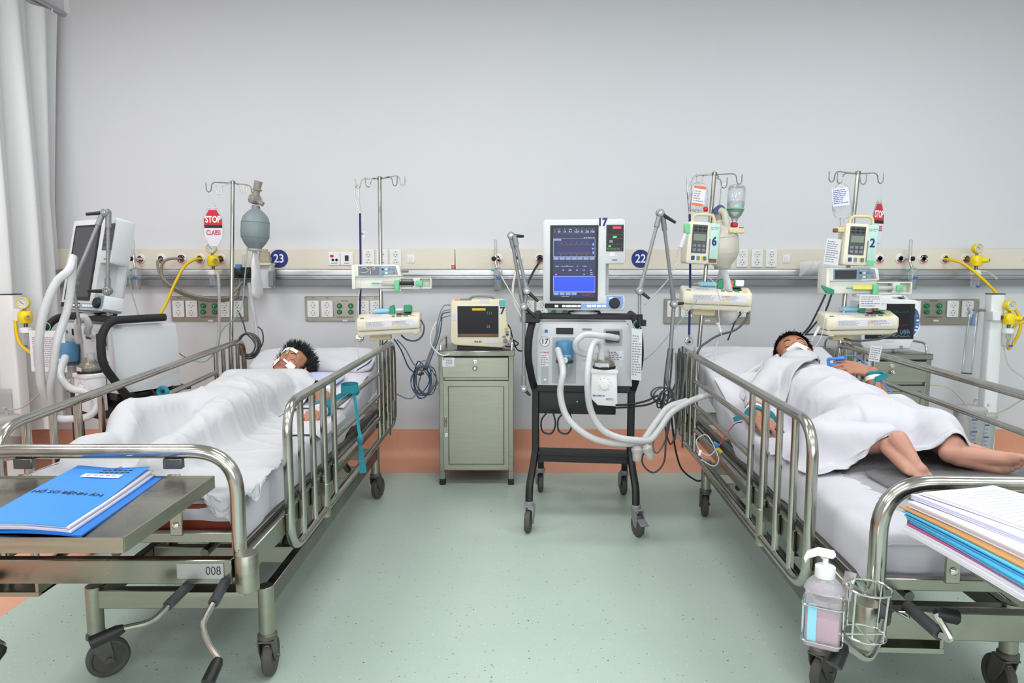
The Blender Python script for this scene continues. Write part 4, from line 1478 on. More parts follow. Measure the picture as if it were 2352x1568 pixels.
# ------------------------------------------------------------------ linen
hfL = height_field(bl, BED_RISE[LBL], 0, SH)
p = drape(hfL, [(-.22, 1.665), (-.26, 1.45), (-.26, 1.05)], [(.165, 1.665), (.285, 1.53), (.30, 1.40), (.25, 1.22), (.235, 1.05)], 64, 72, 110, 1.015, 4, creases=[(60, 14, .004, 0), (120, 19, .003, 2)])
cloth_object('chest_sheet', p, BL, 'sheet_cool', 'smooth pale sheet drawn up to the chin of the child', 'sheet')
hfL2 = height_field(bl, BED_RISE[LBL], .014, SH)
p = drape(hfL2, [(-.28, 1.27), (-.28, .84), (-.225, .74), (-.215, .62), (-.29, .50), (-.31, .25), (-.32, -.03)], [(.20, 1.12), (.33, .92), (.38, .72), (.44, .50), (.47, .30), (.50, .12), (.53, -.03)], 110, 126, 170, 1.03, 8,
          creases=[(35, 13, .011, 0), (55, 21, .008, 1.2), (100, 15, .008, 2.5), (10, 26, .005, 4)])
cloth_object('blanket_sheet', p, BL, 'sheet_cool', 'pale grey creased sheet over the legs of the child', 'sheet', .004)
hfR = height_field(br, BED_RISE[LBR], 0, -SH)
p = drape(hfR, [(-.20, 1.735), (-.38, 1.55), (-.41, 1.33), (-.31, 1.22), (-.33, 1.06), (-.47, .92), (-.49, .75), (-.43, .545)],
          [(.085, 1.735), (.085, 1.62), (.075, 1.50), (.12, 1.36), (.20, 1.24), (.27, 1.08), (.30, .85), (.28, .585)], 110, 130, 170, 1.02, 11,
          creases=[(150, 12, .016, 1.0), (115, 19, .009, 2.2), (35, 14, .010, .4), (170, 27, .005, 3)])
cloth_object('body_sheet', p, BR, 'sheet_white', 'white sheet over the patient with bare feet', 'sheet', .003)
hfR2 = height_field(br, BED_RISE[LBR], .030, -SH)
p = drape(hfR2, [(-.06, 1.742), (-.24, 1.63), (-.44, 1.30)], [(.10, 1.70), (-.06, 1.52), (-.31, 1.20)], 44, 70, 100, 1.02, 21, creases=[(130, 16, .006, 0)])
cloth_object('folded_sheet', p, BR, 'sheet_cool', 'folded sheet edge lying diagonally over the shoulder of the patient', 'sheet', .008)

# ------------------------------------------------------------------ pillows and pads
def cushion(name, M, sx, sy, sz, m, label, cat, e=.32, seed=1, wob=.006):
    rnd = random.Random(seed)
    ph = [(rnd.uniform(4, 14), rnd.uniform(4, 14), rnd.uniform(0, 6)) for _ in range(5)]
    sp = lambda v, q: math.copysign(abs(v) ** q, v)
    def fn(u, v):
        a, b = 2 * math.pi * u, math.pi * (v - .5)
        x = sx * sp(math.cos(b), e) * sp(math.cos(a), e)
        y = sy * sp(math.cos(b), e) * sp(math.sin(a), e)
        edge = max(abs(x) / sx, abs(y) / sy)
        z = sz * sp(math.sin(b), .8) * (1 - .55 * edge ** 3)
        w = sum(math.sin(p_ * x * 3 + q_ * y * 3 + r_) for p_, q_, r_ in ph) / 5
        return Vector((x, y, z + sz + wob * w * (z > 0)))
    return single(name, MB().grid(fn, 56, 33, closed_u=True), m, label, cat, ang=180, M=M)
cushion('pillow', BLB @ T(0, 2.045, ztop(2.045, .13) - .002) @ RX(20), .34, .135, .042, 'sheet_white', 'wide white pillow at the head end behind the child', 'pillow', seed=4)
cushion('pillow', BL @ T(.10, 1.665, ztop(1.665, .13) + .002) @ RX(7) @ RZ(-8), .225, .15, .028, 'pillow_blue', 'thin pale blue pillow under the neck of the child', 'pillow', seed=7)
g = cushion('gel_cushion', BR @ T(.03, .50, MT + .001) @ RZ(4), .26, .15, .012, 'gel_grey', 'dark grey cushion in a clear plastic bag under the bare feet', 'cushion', e=.3, seed=9)
def bagfn(u, v):
    x, y = (u - .5) * .66, (v - .5) * .40
    e_ = max(0, 1 - max(abs(u - .5), abs(v - .5)) * 2.15)
    return Vector((x, y, 0.002 + .026 * min(1, e_ * 5) + .003 * math.sin(x * 60 + 9 * math.sin(y * 20)) * math.sin(y * 47 + 4 * math.sin(x * 17)) + .0015 * math.sin(x * 190 + y * 110)))
part('clear_bag', MB().grid(bagfn, 60, 40), 'film', g, ang=180)

# ================================================================== ventilators
VM = T(.375, 3.55, 0) @ RZ(-6)
VMI = VM.inverted()
def LP(px, py, y, inv=VMI):
    """point of the thing's own frame on its plane y, seen at a pixel"""
    o = inv @ CAM
    d = inv.to_3x3() @ ray(px, py)
    return o + d * ((y - o.y) / d.y)
def fpoly(pts, y, depth, b=.0, inv=VMI, nb=2):
    m = MB()
    P = [LP(a, c, y, inv) for a, c in pts]
    m.prism([(p.x, p.z) for p in P], depth, T(0, y, 0) @ FRONT, b, nb)
    return m
def frect(x0, y0, x1, y1, y, depth, r=.003, b=.0, inv=VMI, m=None):
    a, c = LP(x0, y1, y, inv), LP(x1, y0, y, inv)
    m = m or MB()
    m.prism(rrect(a.x, c.x, a.z, c.z, r, 3), depth, T(0, y, 0) @ FRONT, b, 1)
    return m
def print_lines(x0, x1, z0, z1, rows, y, seed, m=None, fill=.8, dy=.0004):
    """rows of tiny print on a label facing -y"""
    rnd = random.Random(seed)
    m = m or MB()
    h = (z1 - z0) / rows
    for i in range(rows):
        x = x0
        zc = z1 - h * (i + .5)
        end = x0 + (x1 - x0) * rnd.uniform(.55, 1.0) * fill / .8
        while x < min(end, x1) - .002:
            w = rnd.uniform(.004, .016)
            w = min(w, x1 - x)
            m.box((x + w / 2, y - dy / 2, zc), (w, dy, h * .42))
            x += w + .003
    return m
def vent_caster(t, x, y, yaw, brake):
    M = T(x, y, 0) @ RZ(yaw)
    m = MB(M)
    m.lathe([(.022, .150), (.024, .146), (.024, .134), (.020, .130)], None, 16)
    for s in (-1, 1):
        m.prism([(-.025, .132), (.03, .132), (.045, .09), (.034, .045), (.014, .045), (-.02, .09)], .006, T(0, s * .019 + .003, 0) @ FRONT, .001)
    m.box((.006, 0, .130), (.062, .044, .008), b=.002)
    if brake: m.box((.052, 0, .108), (.05, .04, .010), RY(18), b=.003)
    c = part('caster', m, 'mid_grey', t)
    part('wheel', MB(M).lathe([(.02, -.012), (.040, -.010), (.045, -.014), (.051, -.013), (.055, -.006), (.055, .006), (.051, .013), (.045, .014), (.040, .010), (.02, .012)], T(.024, 0, .055) @ FRONT, 26), 'wheel_grey', c)

def ventilator(M, label, live):
    t = thing('ventilator', label, 'ventilator', M)
    P = lambda n, m, mt, **k: part(n, m, mt, t, **k)
    # cart
    for s in (-1, 1):
        P('cart_upright', MB().box((s * .243, -.10, .53), (.036, .045, .36), b=.004), 'black')
        P('cart_leg', MB().tube(bend([(s * .243, -.10, .37), (s * .25, -.16, .30), (s * .262, -.265, .22), (s * .262, -.285, .145)], .03, 3), .019, 8), 'black')
        P('cart_leg', MB().tube(bend([(s * .238, -.10, .36), (s * .238, .02, .28), (s * .24, .29, .20), (s * .24, .30, .145)], .03, 3), .018, 8), 'black')
        vent_caster(t, s * .262, -.285, -70 if s > 0 else -95, s > 0)
        vent_caster(t, s * .24, .30, 100, False)
        hp = bend([(s * .245, .10, 1.058), (s * .248, -.17, 1.058), (s * .268, -.225, .98), (s * .275, -.225, .86), (s * .258, -.13, .72), (s * .243, -.08, .66)], .05, 6)
        P('hand_grip', MB().tube(hp, .0185, 12), 'black_pad')
    P('cart_beam', MB().box((0, -.08, .332), (.46, .075, .058), b=.004), 'black')
    P('cart_beam', MB().box((0, -.118, .352), (.46, .03, .020), b=.002), 'black')
    P('top_bar', MB().box((0, -.13, 1.060), (.49, .035, .030), b=.004), 'black')
    P('shelf_bar', MB().box((0, -.135, .695), (.47, .03, .038), b=.003), 'black')
    P('shelf', MB().box((0, .05, .690), (.47, .36, .02), b=.003), 'black')
    ups = P('battery_box', MB().rbox(-.225, .165, .56, .675, .30, T(0, -.13, 0) @ FRONT, .006, .003), 'black')
    part('status_lamp', MB().box((-.03, -.131, .625), (.006, .002, .005)), 'led_green', ups)
    # body
    Y = -.15
    body = P('body', fpoly([(1233, 760), (1240, 745), (1246, 742), (1441, 744), (1446, 748), (1452, 792), (1452, 888), (1233, 888)], Y, .32, .006), 'vent_grey')
    part('top_ridge', frect(1240, 740, 1440, 744, Y + .01, .28, .002), 'vent_grey', body)
    rec = frect(1268, 775, 1324, 880, Y - .0005, .001, .006)
    part('recess', rec, 'vent_shade', body)
    part('recess', frect(1386, 755, 1430, 794, Y - .0005, .001, .006), 'vent_shade', body)
    port = part('outlet_port', frect(1391, 760, 1423, 786, Y - .014, .014, .004, .002), 'glass_dark', body)
    part('display_strip', frect(1277, 753, 1317, 767, Y - .002, .003, .002), 'black', body)
    part('inset_plate', frect(1337, 778, 1374, 826, Y - .002, .003, .002, .001), 'vent_grey', body)
    part('slot', frect(1337, 767, 1360, 773, Y - .002, .003, .002), 'socket_dark', body)
    part('slot', frect(1337, 754, 1359, 758, Y - .002, .003, .002), 'mid_grey', body)
    part('blue_square', frect(1251, 757, 1258, 764, Y - .001, .002, .0005), 'print_blue', body)
    part('handle_recess', frect(1243, 842, 1260, 882, Y - .0005, .001, .006), 'vent_shade', body)
    part('latch', MB(T(*LP(1252, 872, Y)) @ FRONT).lathe([(.006, 0), (.006, .004), (.003, .006)], None, 12), 'white', body)
    lb = part('label', frect(1389, 806, 1432, 827, Y - .001, .0015, .001), 'paper', body)
    a, c = LP(1391, 826, Y), LP(1430, 807, Y)
    part('print', print_lines(a.x, c.x, a.z, c.z, 5, Y - .001, 3), 'print_black', lb, kind='stuff')
    st = part('label', frect(1241, 805, 1262, 840, Y - .001, .0015, .001), 'paper', body)
    a, c = LP(1242, 839, Y), LP(1261, 814, Y)
    part('print', print_lines(a.x, c.x, a.z, c.z, 6, Y - .001, 4), 'print_grey', st, kind='stuff')
    if live:
        p = LP(1251, 784, Y)
        rd = part('number_label', MB(T(*p) @ FRONT).lathe([(.026, 0), (.026, .0012)], None, 28), 'paper', body)
        part('ring', MB(T(*p) @ FRONT).torus((0, 0, .001), .0245, .0010, None, 28, 5), 'print_black', rd)
        text('17', T(p.x, Y - .0014, p.z) @ FRONT, .036, 'print_black', rd, bold=.015)
        p = LP(1251, 809, Y)
        text('HTPBB-25', T(p.x, Y - .0014, p.z) @ FRONT, .010, 'red', st, bold=.02)
    # blue exhalation filter with its collection jar
    p = LP(1297, 828, Y - .045)
    M2 = T(p.x, p.y, p.z)
    f = P('filter', MB(M2).lathe([(.030, 0), (.040, .004), (.042, .012), (.045, .05), (.046, .085), (.044, .098), (.030, .102)], None, 26), 'filter_blue')
    part('filter_clamp', MB(M2).lathe([(.030, -.012), (.043, -.010), (.043, .001), (.030, .003)], None, 26), 'dark_grey', f)
    part('collection_jar', MB(M2).lathe([(.026, -.075), (.029, -.070), (.030, -.014)], None, 20), 'jar_clear', f)
    part('nozzle', MB(M2).cyl((.004, -.03, .012), (.006, -.07, .008), .012, 14, .0115), 'white', f)
    if live: text('MSTC', M2 @ T(.014, -.0435, .028) @ FRONT, .014, 'white', f)
    # heated humidifier hung on the shelf bar
    h = M2 @ T(.203 - .0, .0, 0)
    p0 = LP(1387, 933, Y - .09)
    hx, hz = p0.x, p0.z
    hy = Y - .09
    hb = P('humidifier', MB().prism([(hx - .062, hz + .163), (hx + .062, hz + .160), (hx + .067, hz + .004), (hx + .062, hz), (hx - .030, hz + .004), (hx - .066, hz + .04)], .085, T(0, hy, 0) @ FRONT, .006, 2), 'white')
    part('mount', MB().box((hx, -.185, hz + .09), (.05, .09, .03)), 'white', hb)
    part('deck', MB().rbox(hx - .066, hx + .066, hz + .160, hz + .182, .10, T(0, hy - .004, 0) @ FRONT, .006, .003), 'white_matt', hb)
    part('dial', MB(T(hx, hy, hz + .105) @ FRONT).lathe([(.026, 0), (.025, .006), (.020, .008), (.019, .014), (.0, .015)], None, 24), 'white', hb)
    tk = MB()
    for q in range(9):
        a = R(-40 + 260 * q / 8)
        tk.box((hx + .034 * math.cos(a), hy - .0006, hz + .105 + .034 * math.sin(a)), (.003, .001, .003))
    part('dial_mark', tk, 'print_blue', hb, kind='stuff')
    part('print', print_lines(hx - .055, hx + .04, hz + .045, hz + .06, 1, hy - .0002, 8), 'print_blue', hb, kind='stuff')
    if live: text('MSTC', T(hx + .028, hy - .0006, hz + .035) @ FRONT, .015, 'print_black', hb)
    ch = P('water_chamber', MB(T(hx, hy + .048, hz + .182)).lathe([(.052, 0), (.054, .004), (.054, .012), (.050, .030), (.040, .046), (.026, .054), (.022, .060)], None, 26), 'dome')
    part('chamber_rim', MB(T(hx, hy + .048, hz + .182)).lathe([(.055, .0), (.057, .003), (.057, .010), (.055, .013)], None, 26), 'black', ch)
    part('chamber_port', MB(T(hx, hy + .048, hz + .182)).lathe([(.016, .052), (.0155, .085), (.018, .087), (.018, .094)], T(.008, 0, 0), 16), 'clear_milky', ch)
    part('chamber_port', MB(T(hx, hy + .048, hz + .182)).lathe([(.013, .045), (.0125, .07)], T(-.026, 0, 0), 14), 'amber', ch)
    lbp = part('tape_label', MB().strip(spline([(hx - .046, hy + .018, hz + .203), (hx - .02, hy - .004, hz + .203), (hx + .022, hy - .004, hz + .200)], 6), .022, .001, (0, 0, 1)), 'paper', ch)
    # neck and head display
    Z1 = LP(1340, 712, -.17).z
    P('display_stand', MB(T(0, -.09, 1.072)).lathe([(.085, 0), (.085, .008), (.062, .014), (.062, Z1 - 1.072)], None, 30), 'vent_shade')
    P('stand_plate', MB().box((0, -.09, 1.075), (.16, .10, .02), b=.004), 'black')
    Y = -.17
    tilt = I4 if live else T(0, -.13, Z1) @ RX(-12) @ T(0, .13, -Z1)
    def D(n, m, mt, par=None, **k):
        m.v = [tilt @ v for v in m.v]
        return part(n, m, mt, par or disp, **k)
    disp = None
    m = fpoly([(1247, 510), (1251, 504), (1430, 502), (1437, 507), (1437, 600), (1432, 606), (1392, 606), (1391, 678), (1433, 679), (1436, 684), (1436, 708), (1430, 713), (1256, 711), (1247, 698)], Y, .09, .006)
    m.v = [tilt @ v for v in m.v]
    disp = part('display', m, 'vent_grey', t)
    D('back_shell', frect(1275, 520, 1400, 700, Y + .088, .05, .02, .02), 'vent_grey')
    S = lambda cx, cy: (1240 + cx / 6.967, 495 + cy / 6.967)
    def srect(x0, y0, x1, y1, yy, dep=.0006, r=.0005, m=None):
        a, b = S(x0, y0), S(x1, y1)
        return frect(a[0], a[1], b[0], b[1], yy, dep, r, m=m)
    bz = D('bezel', srect(160, 150, 940, 1365, Y - .004, .005, .003), 'black')
    sc = D('screen', srect(205, 185, 895, 1310, Y - .0045, .001), 'screen_navy' if live else 'screen_off')
    sp = D('alarm_panel', srect(1060, 145, 1345, 570, Y - .002, .003, .002), 'black' if live else 'glass_dark')
    fr = MB()
    for (x0, y0, x1, y1) in ((1072, 158, 1334, 312), (1072, 368, 1334, 518)):
        for q in ((x0, y0, x1, y0 + 4), (x0, y1 - 4, x1, y1), (x0, y0, x0 + 4, y1), (x1 - 4, y0, x1, y1)):
            srect(*q, Y - .0024, m=fr)
    srect(1072, 455, 1334, 459, Y - .0024, m=fr); srect(1198, 370, 1201, 516, Y - .0024, m=fr)
    D('panel_line', fr, 'print_grey', sp, kind='stuff')
    if live:
        D('alarm_lamp', srect(1165, 172, 1302, 210, Y - .003, .001, .002), 'led_red', sp)
        D('power_lamp', srect(1168, 325, 1232, 356, Y - .003, .001, .001), 'led_green', sp)
        D('mains_lamp', srect(1098, 475, 1138, 502, Y - .003, .001, .001), 'led_green', sp)
        D('icon', srect(1112, 390, 1165, 436, Y - .003, .001, .003), 'print_grey', sp)
    D('print', print_lines(LP(*S(1075, 0), Y).x, LP(*S(1330, 0), Y).x, LP(*S(0, 565), Y).z, LP(*S(0, 528), Y).z, 2, Y - .0024, 5), 'print_grey', sp, kind='stuff')
    D('slot', srect(1155, 704, 1240, 716, Y - .001), 'black')
    ks = D('key_strip', srect(80, 1408, 662, 1482, Y - .002, .003, .002), 'black_pad')
    kb = D('key_strip', (lambda: fpoly([S(660, 1408), S(1066, 1408), S(1066, 1284), S(1330, 1284), S(1336, 1400), S(1300, 1482), S(660, 1482)], Y - .002, .003))(), 'pump_blue' if not live else 'key_blue')
    for (x0, x1, par) in ((238, 294, ks), (355, 412, ks), (420, 505, ks), (508, 592, ks), (600, 655, ks), (752, 824, kb), (832, 900, kb), (912, 980, kb), (990, 1062, kb)):
        D('key', srect(x0, 1430, x1, 1466, Y - .004, .003, .0015), 'white', par)
    D('key', srect(1100, 1306, 1178, 1336, Y - .003, .002, .001), 'white', kb)
    D('key', srect(1208, 1306, 1298, 1336, Y - .003, .002, .001), 'mid_grey', kb)
    kp = LP(*S(1193, 1400), Y)
    D('knob', MB(T(*kp) @ FRONT).lathe([(.0262, .001), (.0262, .012), (.022, .018), (.0, .019)], None, 28), 'black')
    if live:
        p = LP(*S(1000, 108), Y)
        text('17', T(p.x, Y - .0008, p.z) @ FRONT, .052, 'navy', disp, bold=.045, sx=.9)
        yy = Y - .0058
        D('plot_window', srect(215, 365, 887, 660, yy, .0005), 'screen_plot', sc)
        ln = MB()
        for (x0, y0, x1, y1) in ((215, 365, 887, 660), (215, 968, 885, 1225)):
            for q in ((x0, y0, x1, y0 + 6), (x0, y1 - 6, x1, y1), (x0, y0, x0 + 6, y1), (x1 - 6, y0, x1, y1)):
                srect(*q, yy - .0006, .0003, m=ln)
        srect(285, 274, 885, 279, yy - .0002, .0003, m=ln)
        srect(335, 808, 540, 812, yy - .0002, .0003, m=ln)
        D('frame_line', ln, 'screen_text', sc, kind='stuff')
        D('message_window', srect(219, 972, 881, 1221, yy, .0005), 'screen_blue', sc)
        for k in range(7):
            D('soft_key', srect(218 + k * 96, 666, 302 + k * 96, 706, yy, .0005), 'screen_button', sc)
        for k in range(4):
            D('soft_key', srect(218 + k * 96, 1230, 300 + k * 96, 1270, yy, .0005), 'screen_button', sc)
        D('soft_key', srect(216, 373, 342, 402, yy - .0006, .0004), 'screen_button', sc)
        for q in ((842, 438, 868, 482), (830, 516, 872, 538), (842, 570, 868, 614)):
            D('soft_key', srect(*q, yy - .0006, .0004), 'screen_button', sc)
        for q in ((328, 826, 436, 890), (440, 826, 548, 890), (552, 826, 660, 890), (664, 826, 772, 890), (776, 826, 880, 890), (218, 898, 320, 960), (664, 898, 772, 960), (776, 898, 880, 960)):
            D('value_cell', srect(*q, yy, .0005), 'screen_plot', sc)
        tr_ = MB()
        def trace(base, pts, period, amp, x0=300, n=6):
            path = []
            for k in range(n):
                for (u, v) in pts:
                    a = S(x0 + (k + u) * period, base - v * amp)
                    q = LP(a[0], a[1], yy - .0008)
                    path.append(q)
            tr_.strip(path, .0010, .0004, (0, 1, 0))
            for v in path: pass
        for base, pts, amp in ((470, ((0, .1), (.3, .1), (.36, 1), (.5, .9), (.56, .1), (1, .1)), 46), (595, ((0, 0), (.32, 0), (.36, -1), (.44, -.7), (.52, -.1), (1, 0)), 46)):
            pth = []
            for k in range(6):
                for (u, v) in pts:
                    a = S(300 + (k + u) * 84, base - v * amp); pth.append(a)
            for a, b in zip(pth, pth[1:]):
                A, B = LP(a[0], a[1], yy - .0008), LP(b[0], b[1], yy - .0008)
                tr_.tube([A, B], .0005, 4)
        D('trace', tr_, 'screen_trace', sc, kind='stuff')
        def st_(s, cx, cy, size, mt='screen_text', al='CENTER'):
            p = LP(*S(cx, cy), yy)
            text(s, T(p.x, yy - .0008, p.z) @ FRONT, size, mt, sc, bold=.012, align=al)
        for s, cx in (('29', 310), ('16', 398), ('9.5', 487), ('1:2.0', 585), ('35', 672), ('225', 757), ('7.03', 843)):
            st_(s, cx, 256, .0118)
        for s, cx in (('P', 310), ('P', 400), ('PEEP', 488), ('I:E', 585), ('f', 672), ('V', 750), ('V', 843)):
            st_(s, cx, 221, .0068)
        st_('S', 238, 250, .020, 'screen_red')
        pa, pb = LP(*S(700, 362), yy), LP(*S(875, 345), yy)
        D('print', print_lines(pa.x, pb.x, pa.z, pb.z, 1, yy - .0006, 77, fill=1), 'screen_text', sc, kind='stuff')
        for s, cx, cy in (('18', 368, 874), ('0.80', 482, 874), ('18', 592, 874), ('2.0', 702, 874), ('40', 815, 874), ('60', 258, 943), ('18', 702, 943), ('10.0', 822, 943)):
            st_(s, cx, cy, .0085)
        for s, cx, cy in (('SPONT', 278, 812), ('PS', 436, 806), ('PS', 602, 812), ('V-TRIG', 715, 812), ('PEEP', 825, 912)):
            st_(s, cx, cy, .0062)
        st_('To return to ventilation,', 740, 1252, .0058, 'screen_red')
        st_('touch a button.', 740, 1278, .0058, 'screen_red')
        st_('12, Sensor disabled', 400, 1290, .0050)
        D('sticker', srect(1115, 590, 1200, 650, Y - .0008, .001), 'paper')
        D('sticker', srect(1140, 78, 1230, 130, Y - .0008, .001), 'paper')
    return t
mat('key_blue', '#7f9fd6', 0.45)
V1 = ventilator(VM, 'running ventilator on black cart with blue lit screen, number 17', True)
V2M = T(-1.98, 3.42, 0) @ RZ(-32)
V2 = ventilator(V2M, 'switched-off ventilator on black cart behind the steel rail beside the curtain', False)

# hanging instruction sheets on the carts
def hang_sheet(M, x0, x1, z0, z1, y, label, yaw, seed):
    t = thing('instruction_sheet', label, 'sheet', M @ T((x0 + x1) / 2, y, z0) @ RZ(yaw))
    w = (x1 - x0) / 2; h = z1 - z0
    part('paper', MB().box((0, 0, h / 2), (2 * w, .0015, h)), 'paper', t)
    part('print', print_lines(-w * .85, w * .85, .02, h - .03, 16, -.0008, seed), 'print_grey', t, kind='stuff')
    part('green_tie', MB().torus((0, 0, 0), .02, .0022, T(0, 0, h + .018) @ RX(90), 16, 5), 'green_light', t)
hang_sheet(VM, .225, .283, .76, 1.01, -.255, 'narrow printed sheet hanging from the right grip of ventilator 17', -38, 3)
hang_sheet(V2M, -.24, -.05, .80, 1.0, -.26, 'printed instruction sheet hanging on the switched-off ventilator', 25, 6)

# ------------------------------------------------------------------ jointed support arms
def joint(t, p, ax, knob=None, r=.019):
    ax = Vector(ax).normalized()
    m = MB().lathe([(r * .8, -.018), (r, -.014), (r, .014), (r * .8, .018)], frame(p, ax), 18)
    j = part('joint', m, 'arm_grey', t, True)
    part('joint_screw', MB().lathe([(.008, .017), (.008, .021), (.004, .022)], frame(p, ax), 10), 'chrome', j, True)
    if knob:
        k = Vector(knob)
        part('lever', MB().tube([p + k.normalized() * .012, p + k * .3, p + k], [.010, .009, .0065], 8), 'black', j, True)
def rod(t, a, b, r=.0085, sl=True):
    part('rod', MB().tube([a, b], r, 10), 'arm_grey', t, True)
    if sl:
        part('rod_sleeve', MB().tube([a, a.lerp(b, .18)], r * 1.5, 12), 'arm_grey', t, True)
        part('rod_sleeve', MB().tube([a.lerp(b, .84), b], r * 1.5, 12), 'arm_grey', t, True)
D1 = 3.36
t = thing('support_arm', 'grey jointed hose support arm standing folded beside the left grip of ventilator 17', 'support arm', T(*W(1205, 900, D1)), 'jointed hose support arms')
a, b, c, e, f_ = W(1174, 541, D1 + .02), W(1210, 668, D1), W(1203, 704, D1), W(1203, 892, D1), W(1202, 905, D1)
rod(t, a, W(1200, 690, D1 + .02)); rod(t, a + Vector((.015, -.02, 0)), b); rod(t, b, c + Vector((.004, 0, 0)), sl=False); rod(t, c, e)
joint(t, a, (0, -1, 0), (.06, -.03, -.005)); joint(t, b, (0, -1, 0), (.055, -.02, -.05)); joint(t, c, (0, -1, 0), (.06, -.02, -.05)); joint(t, e, (0, -1, 0), (.03, -.02, -.03))
part('clamp', MB().box(c + Vector((.04, .02, -.055)), (.08, .05, .05), b=.004), 'black', t, True)
t = thing('support_arm', 'grey jointed hose support arm peaked above sign 22', 'support arm', T(*W(1470, 735, D1 - .1)), 'jointed hose support arms')
a, b, c = W(1516, 489, D1 - .03), W(1469, 668, D1 - .08), W(1469, 722, D1 - .1)
d_, g_ = W(1548, 698, D1 + .04), W(1540, 800, D1 + .04)
rod(t, a, b); rod(t, a + Vector((.012, 0, -.004)), d_); rod(t, b, c, sl=False); rod(t, d_, g_, .010, False)
joint(t, a, (0, -1, 0), (.072, -.02, -.048)); joint(t, b, (0, -1, 0), (.042, -.03, -.035)); joint(t, d_, (0, -1, 0), (.045, -.02, .005))
part('clamp', MB().cyl(c, W(1470, 748, D1 - .1), .014, 14), 'black', t, True)
part('clamp_arm', MB().box(VM @ Vector((.272, -.21, 1.035)), (.05, .05, .03), b=.003), 'black', t, True)
part('cable_sheath', MB().tube(spline([g_, W(1535, 840, D1 + .05), W(1533, 880, D1 + .06), W(1560, 930, D1 + .08)], 6), [.0095] * 12 + [.009] * 7, 10), 'arm_grey', t, True)
D2 = 3.22
t = thing('support_arm', 'grey jointed hose support arm on the switched-off ventilator by the curtain', 'support arm', T(*W(250, 742, D2)), 'jointed hose support arms')
a, b, c, e = W(243, 488, D2), W(168, 652, D2 - .1), W(247, 668, D2), W(250, 742, D2)
rod(t, a + Vector((-.012, 0, 0)), b); rod(t, a + Vector((.012, 0, -.004)), c); rod(t, c, e, sl=False); rod(t, b, W(182, 745, D2 - .1), .007)
joint(t, a, (0, -1, 0), (-.075, -.03, -.01)); joint(t, b, (0, -1, 0), (-.015, -.03, -.06)); joint(t, c, (0, -1, 0), (-.075, -.03, .0))
part('clamp', MB().cyl(e, e - Vector((0, 0, .03)), .016, 12), 'black', t, True)

# ------------------------------------------------------------------ corrugated breathing hoses
def hose(pts, r, label, m='hose_clear', pitch=.0065, name='breathing_hose', group=None, seg=12, cat='hose'):
    P_ = resample(spline(pts, 16), pitch / 2)
    rr = [r if i % 2 == 0 else r * .86 for i in range(len(P_))]
    return single(name, MB().tube(P_, rr, seg), m, label, cat, group, ang=180)
HD = 3.13
hose([VM @ Vector((-.125 + .0, -.265, .905)), W(1293, 850, HD + .02), W(1287, 905, HD), W(1304, 960, HD - .02), W(1350, 1000, HD - .04), W(1405, 1017, HD - .04), W(1468, 1017, HD - .03), W(1482, 1005, HD - .02), W(1510, 965, HD), W(1536, 935, HD + .03), W(1580, 920, HD + .06)],
     .0165, 'corrugated white hose running from the blue filter to the bed rail')
hb_ = VM @ Vector((.205, -.19, .985))
hose([W(1381, 826, HD + .08), W(1382, 796, HD + .08), W(1370, 784, HD + .05), W(1358, 800, HD), W(1350, 850, HD - .06), W(1350, 900, HD - .07), W(1358, 945, HD - .06), W(1382, 985, HD - .06), W(1420, 1004, HD - .06), W(1458, 1010, HD - .06), W(1492, 1010, HD - .04), W(1515, 985, HD - .02), W(1545, 945, HD + .01), W(1600, 915, HD + .05), W(1660, 895, HD + .08), W(1705, 865, HD + .1), W(1750, 838, HD + .1), W(1790, 818, HD + .05)],
     .0160, 'corrugated white hose running from the humidifier to the patient with bare feet')
hose([W(1418, 776, HD + .16), W(1385, 771, HD + .10), W(1345, 768, HD + .10), W(1324, 784, HD + .10), W(1326, 805, HD + .12), W(1350, 815, HD + .14), W(1372, 822, HD + .14)],
     .0165, 'short white hose looping from the ventilator port to the humidifier', pitch=.012)
for (a, b, lab) in (((1463, 1022), (1463, 1058), 'clear water trap hanging upright from the white hoses'), ((1482, 1020), (1496, 1054), 'clear water trap hanging tilted from the white hoses')):
    A, B = W(*a, HD - .05), W(*b, HD - .05)
    t = thing('water_trap', lab, 'water trap', T(*B), 'water traps on the hoses')
    F = frame(B, A - B)
    L = (A - B).length
    part('cup', MB(F).lathe([(.017, 0), (.020, .004), (.022, L * .62)], None, 18), 'clear_milky', t, True)
    part('cap', MB(F).lathe([(.026, L * .60), (.027, L * .64), (.027, L * .78), (.018, L * .86), (.012, L)], None, 18), 'clear_milky', t, True)
DL = 2.95
hose([W(168, 590, DL + .1), W(158, 620, DL + .05), W(128, 650, DL), W(103, 710, DL - .04), W(90, 780, DL - .05), W(92, 850, DL - .02), W(97, 890, DL), W(118, 935, DL + .06), W(122, 945, DL + .07)], .0185, 'corrugated white hose bowed out from the switched-off ventilator')
hose([W(168, 590, DL + .12), W(164, 650, DL + .1), W(155, 710, DL + .06), W(132, 780, DL), W(122, 850, DL), W(115, 900, DL + .02), W(124, 950, DL + .07)], .0175, 'corrugated white hose hanging down inside the bowed hose')
hose([W(150, 820, DL + .2), W(138, 860, DL + .1), W(160, 890, DL + .08), W(195, 900, DL + .1), W(222, 925, DL + .12), W(205, 955, DL + .1), W(150, 962, DL + .08), W(124, 958, DL + .08)], .0170, 'corrugated white hose curled below the switched-off humidifier')
hose([W(182, 785, DL + .28), W(178, 745, DL + .22), W(192, 728, DL + .22), W(204, 745, DL + .24), W(202, 765, DL + .3), W(230, 771, DL + .32), W(255, 772, DL + .34)], .0165, 'short white hose from the chamber to the navy port', pitch=.012)
A = W(112, 955, DL + .04)
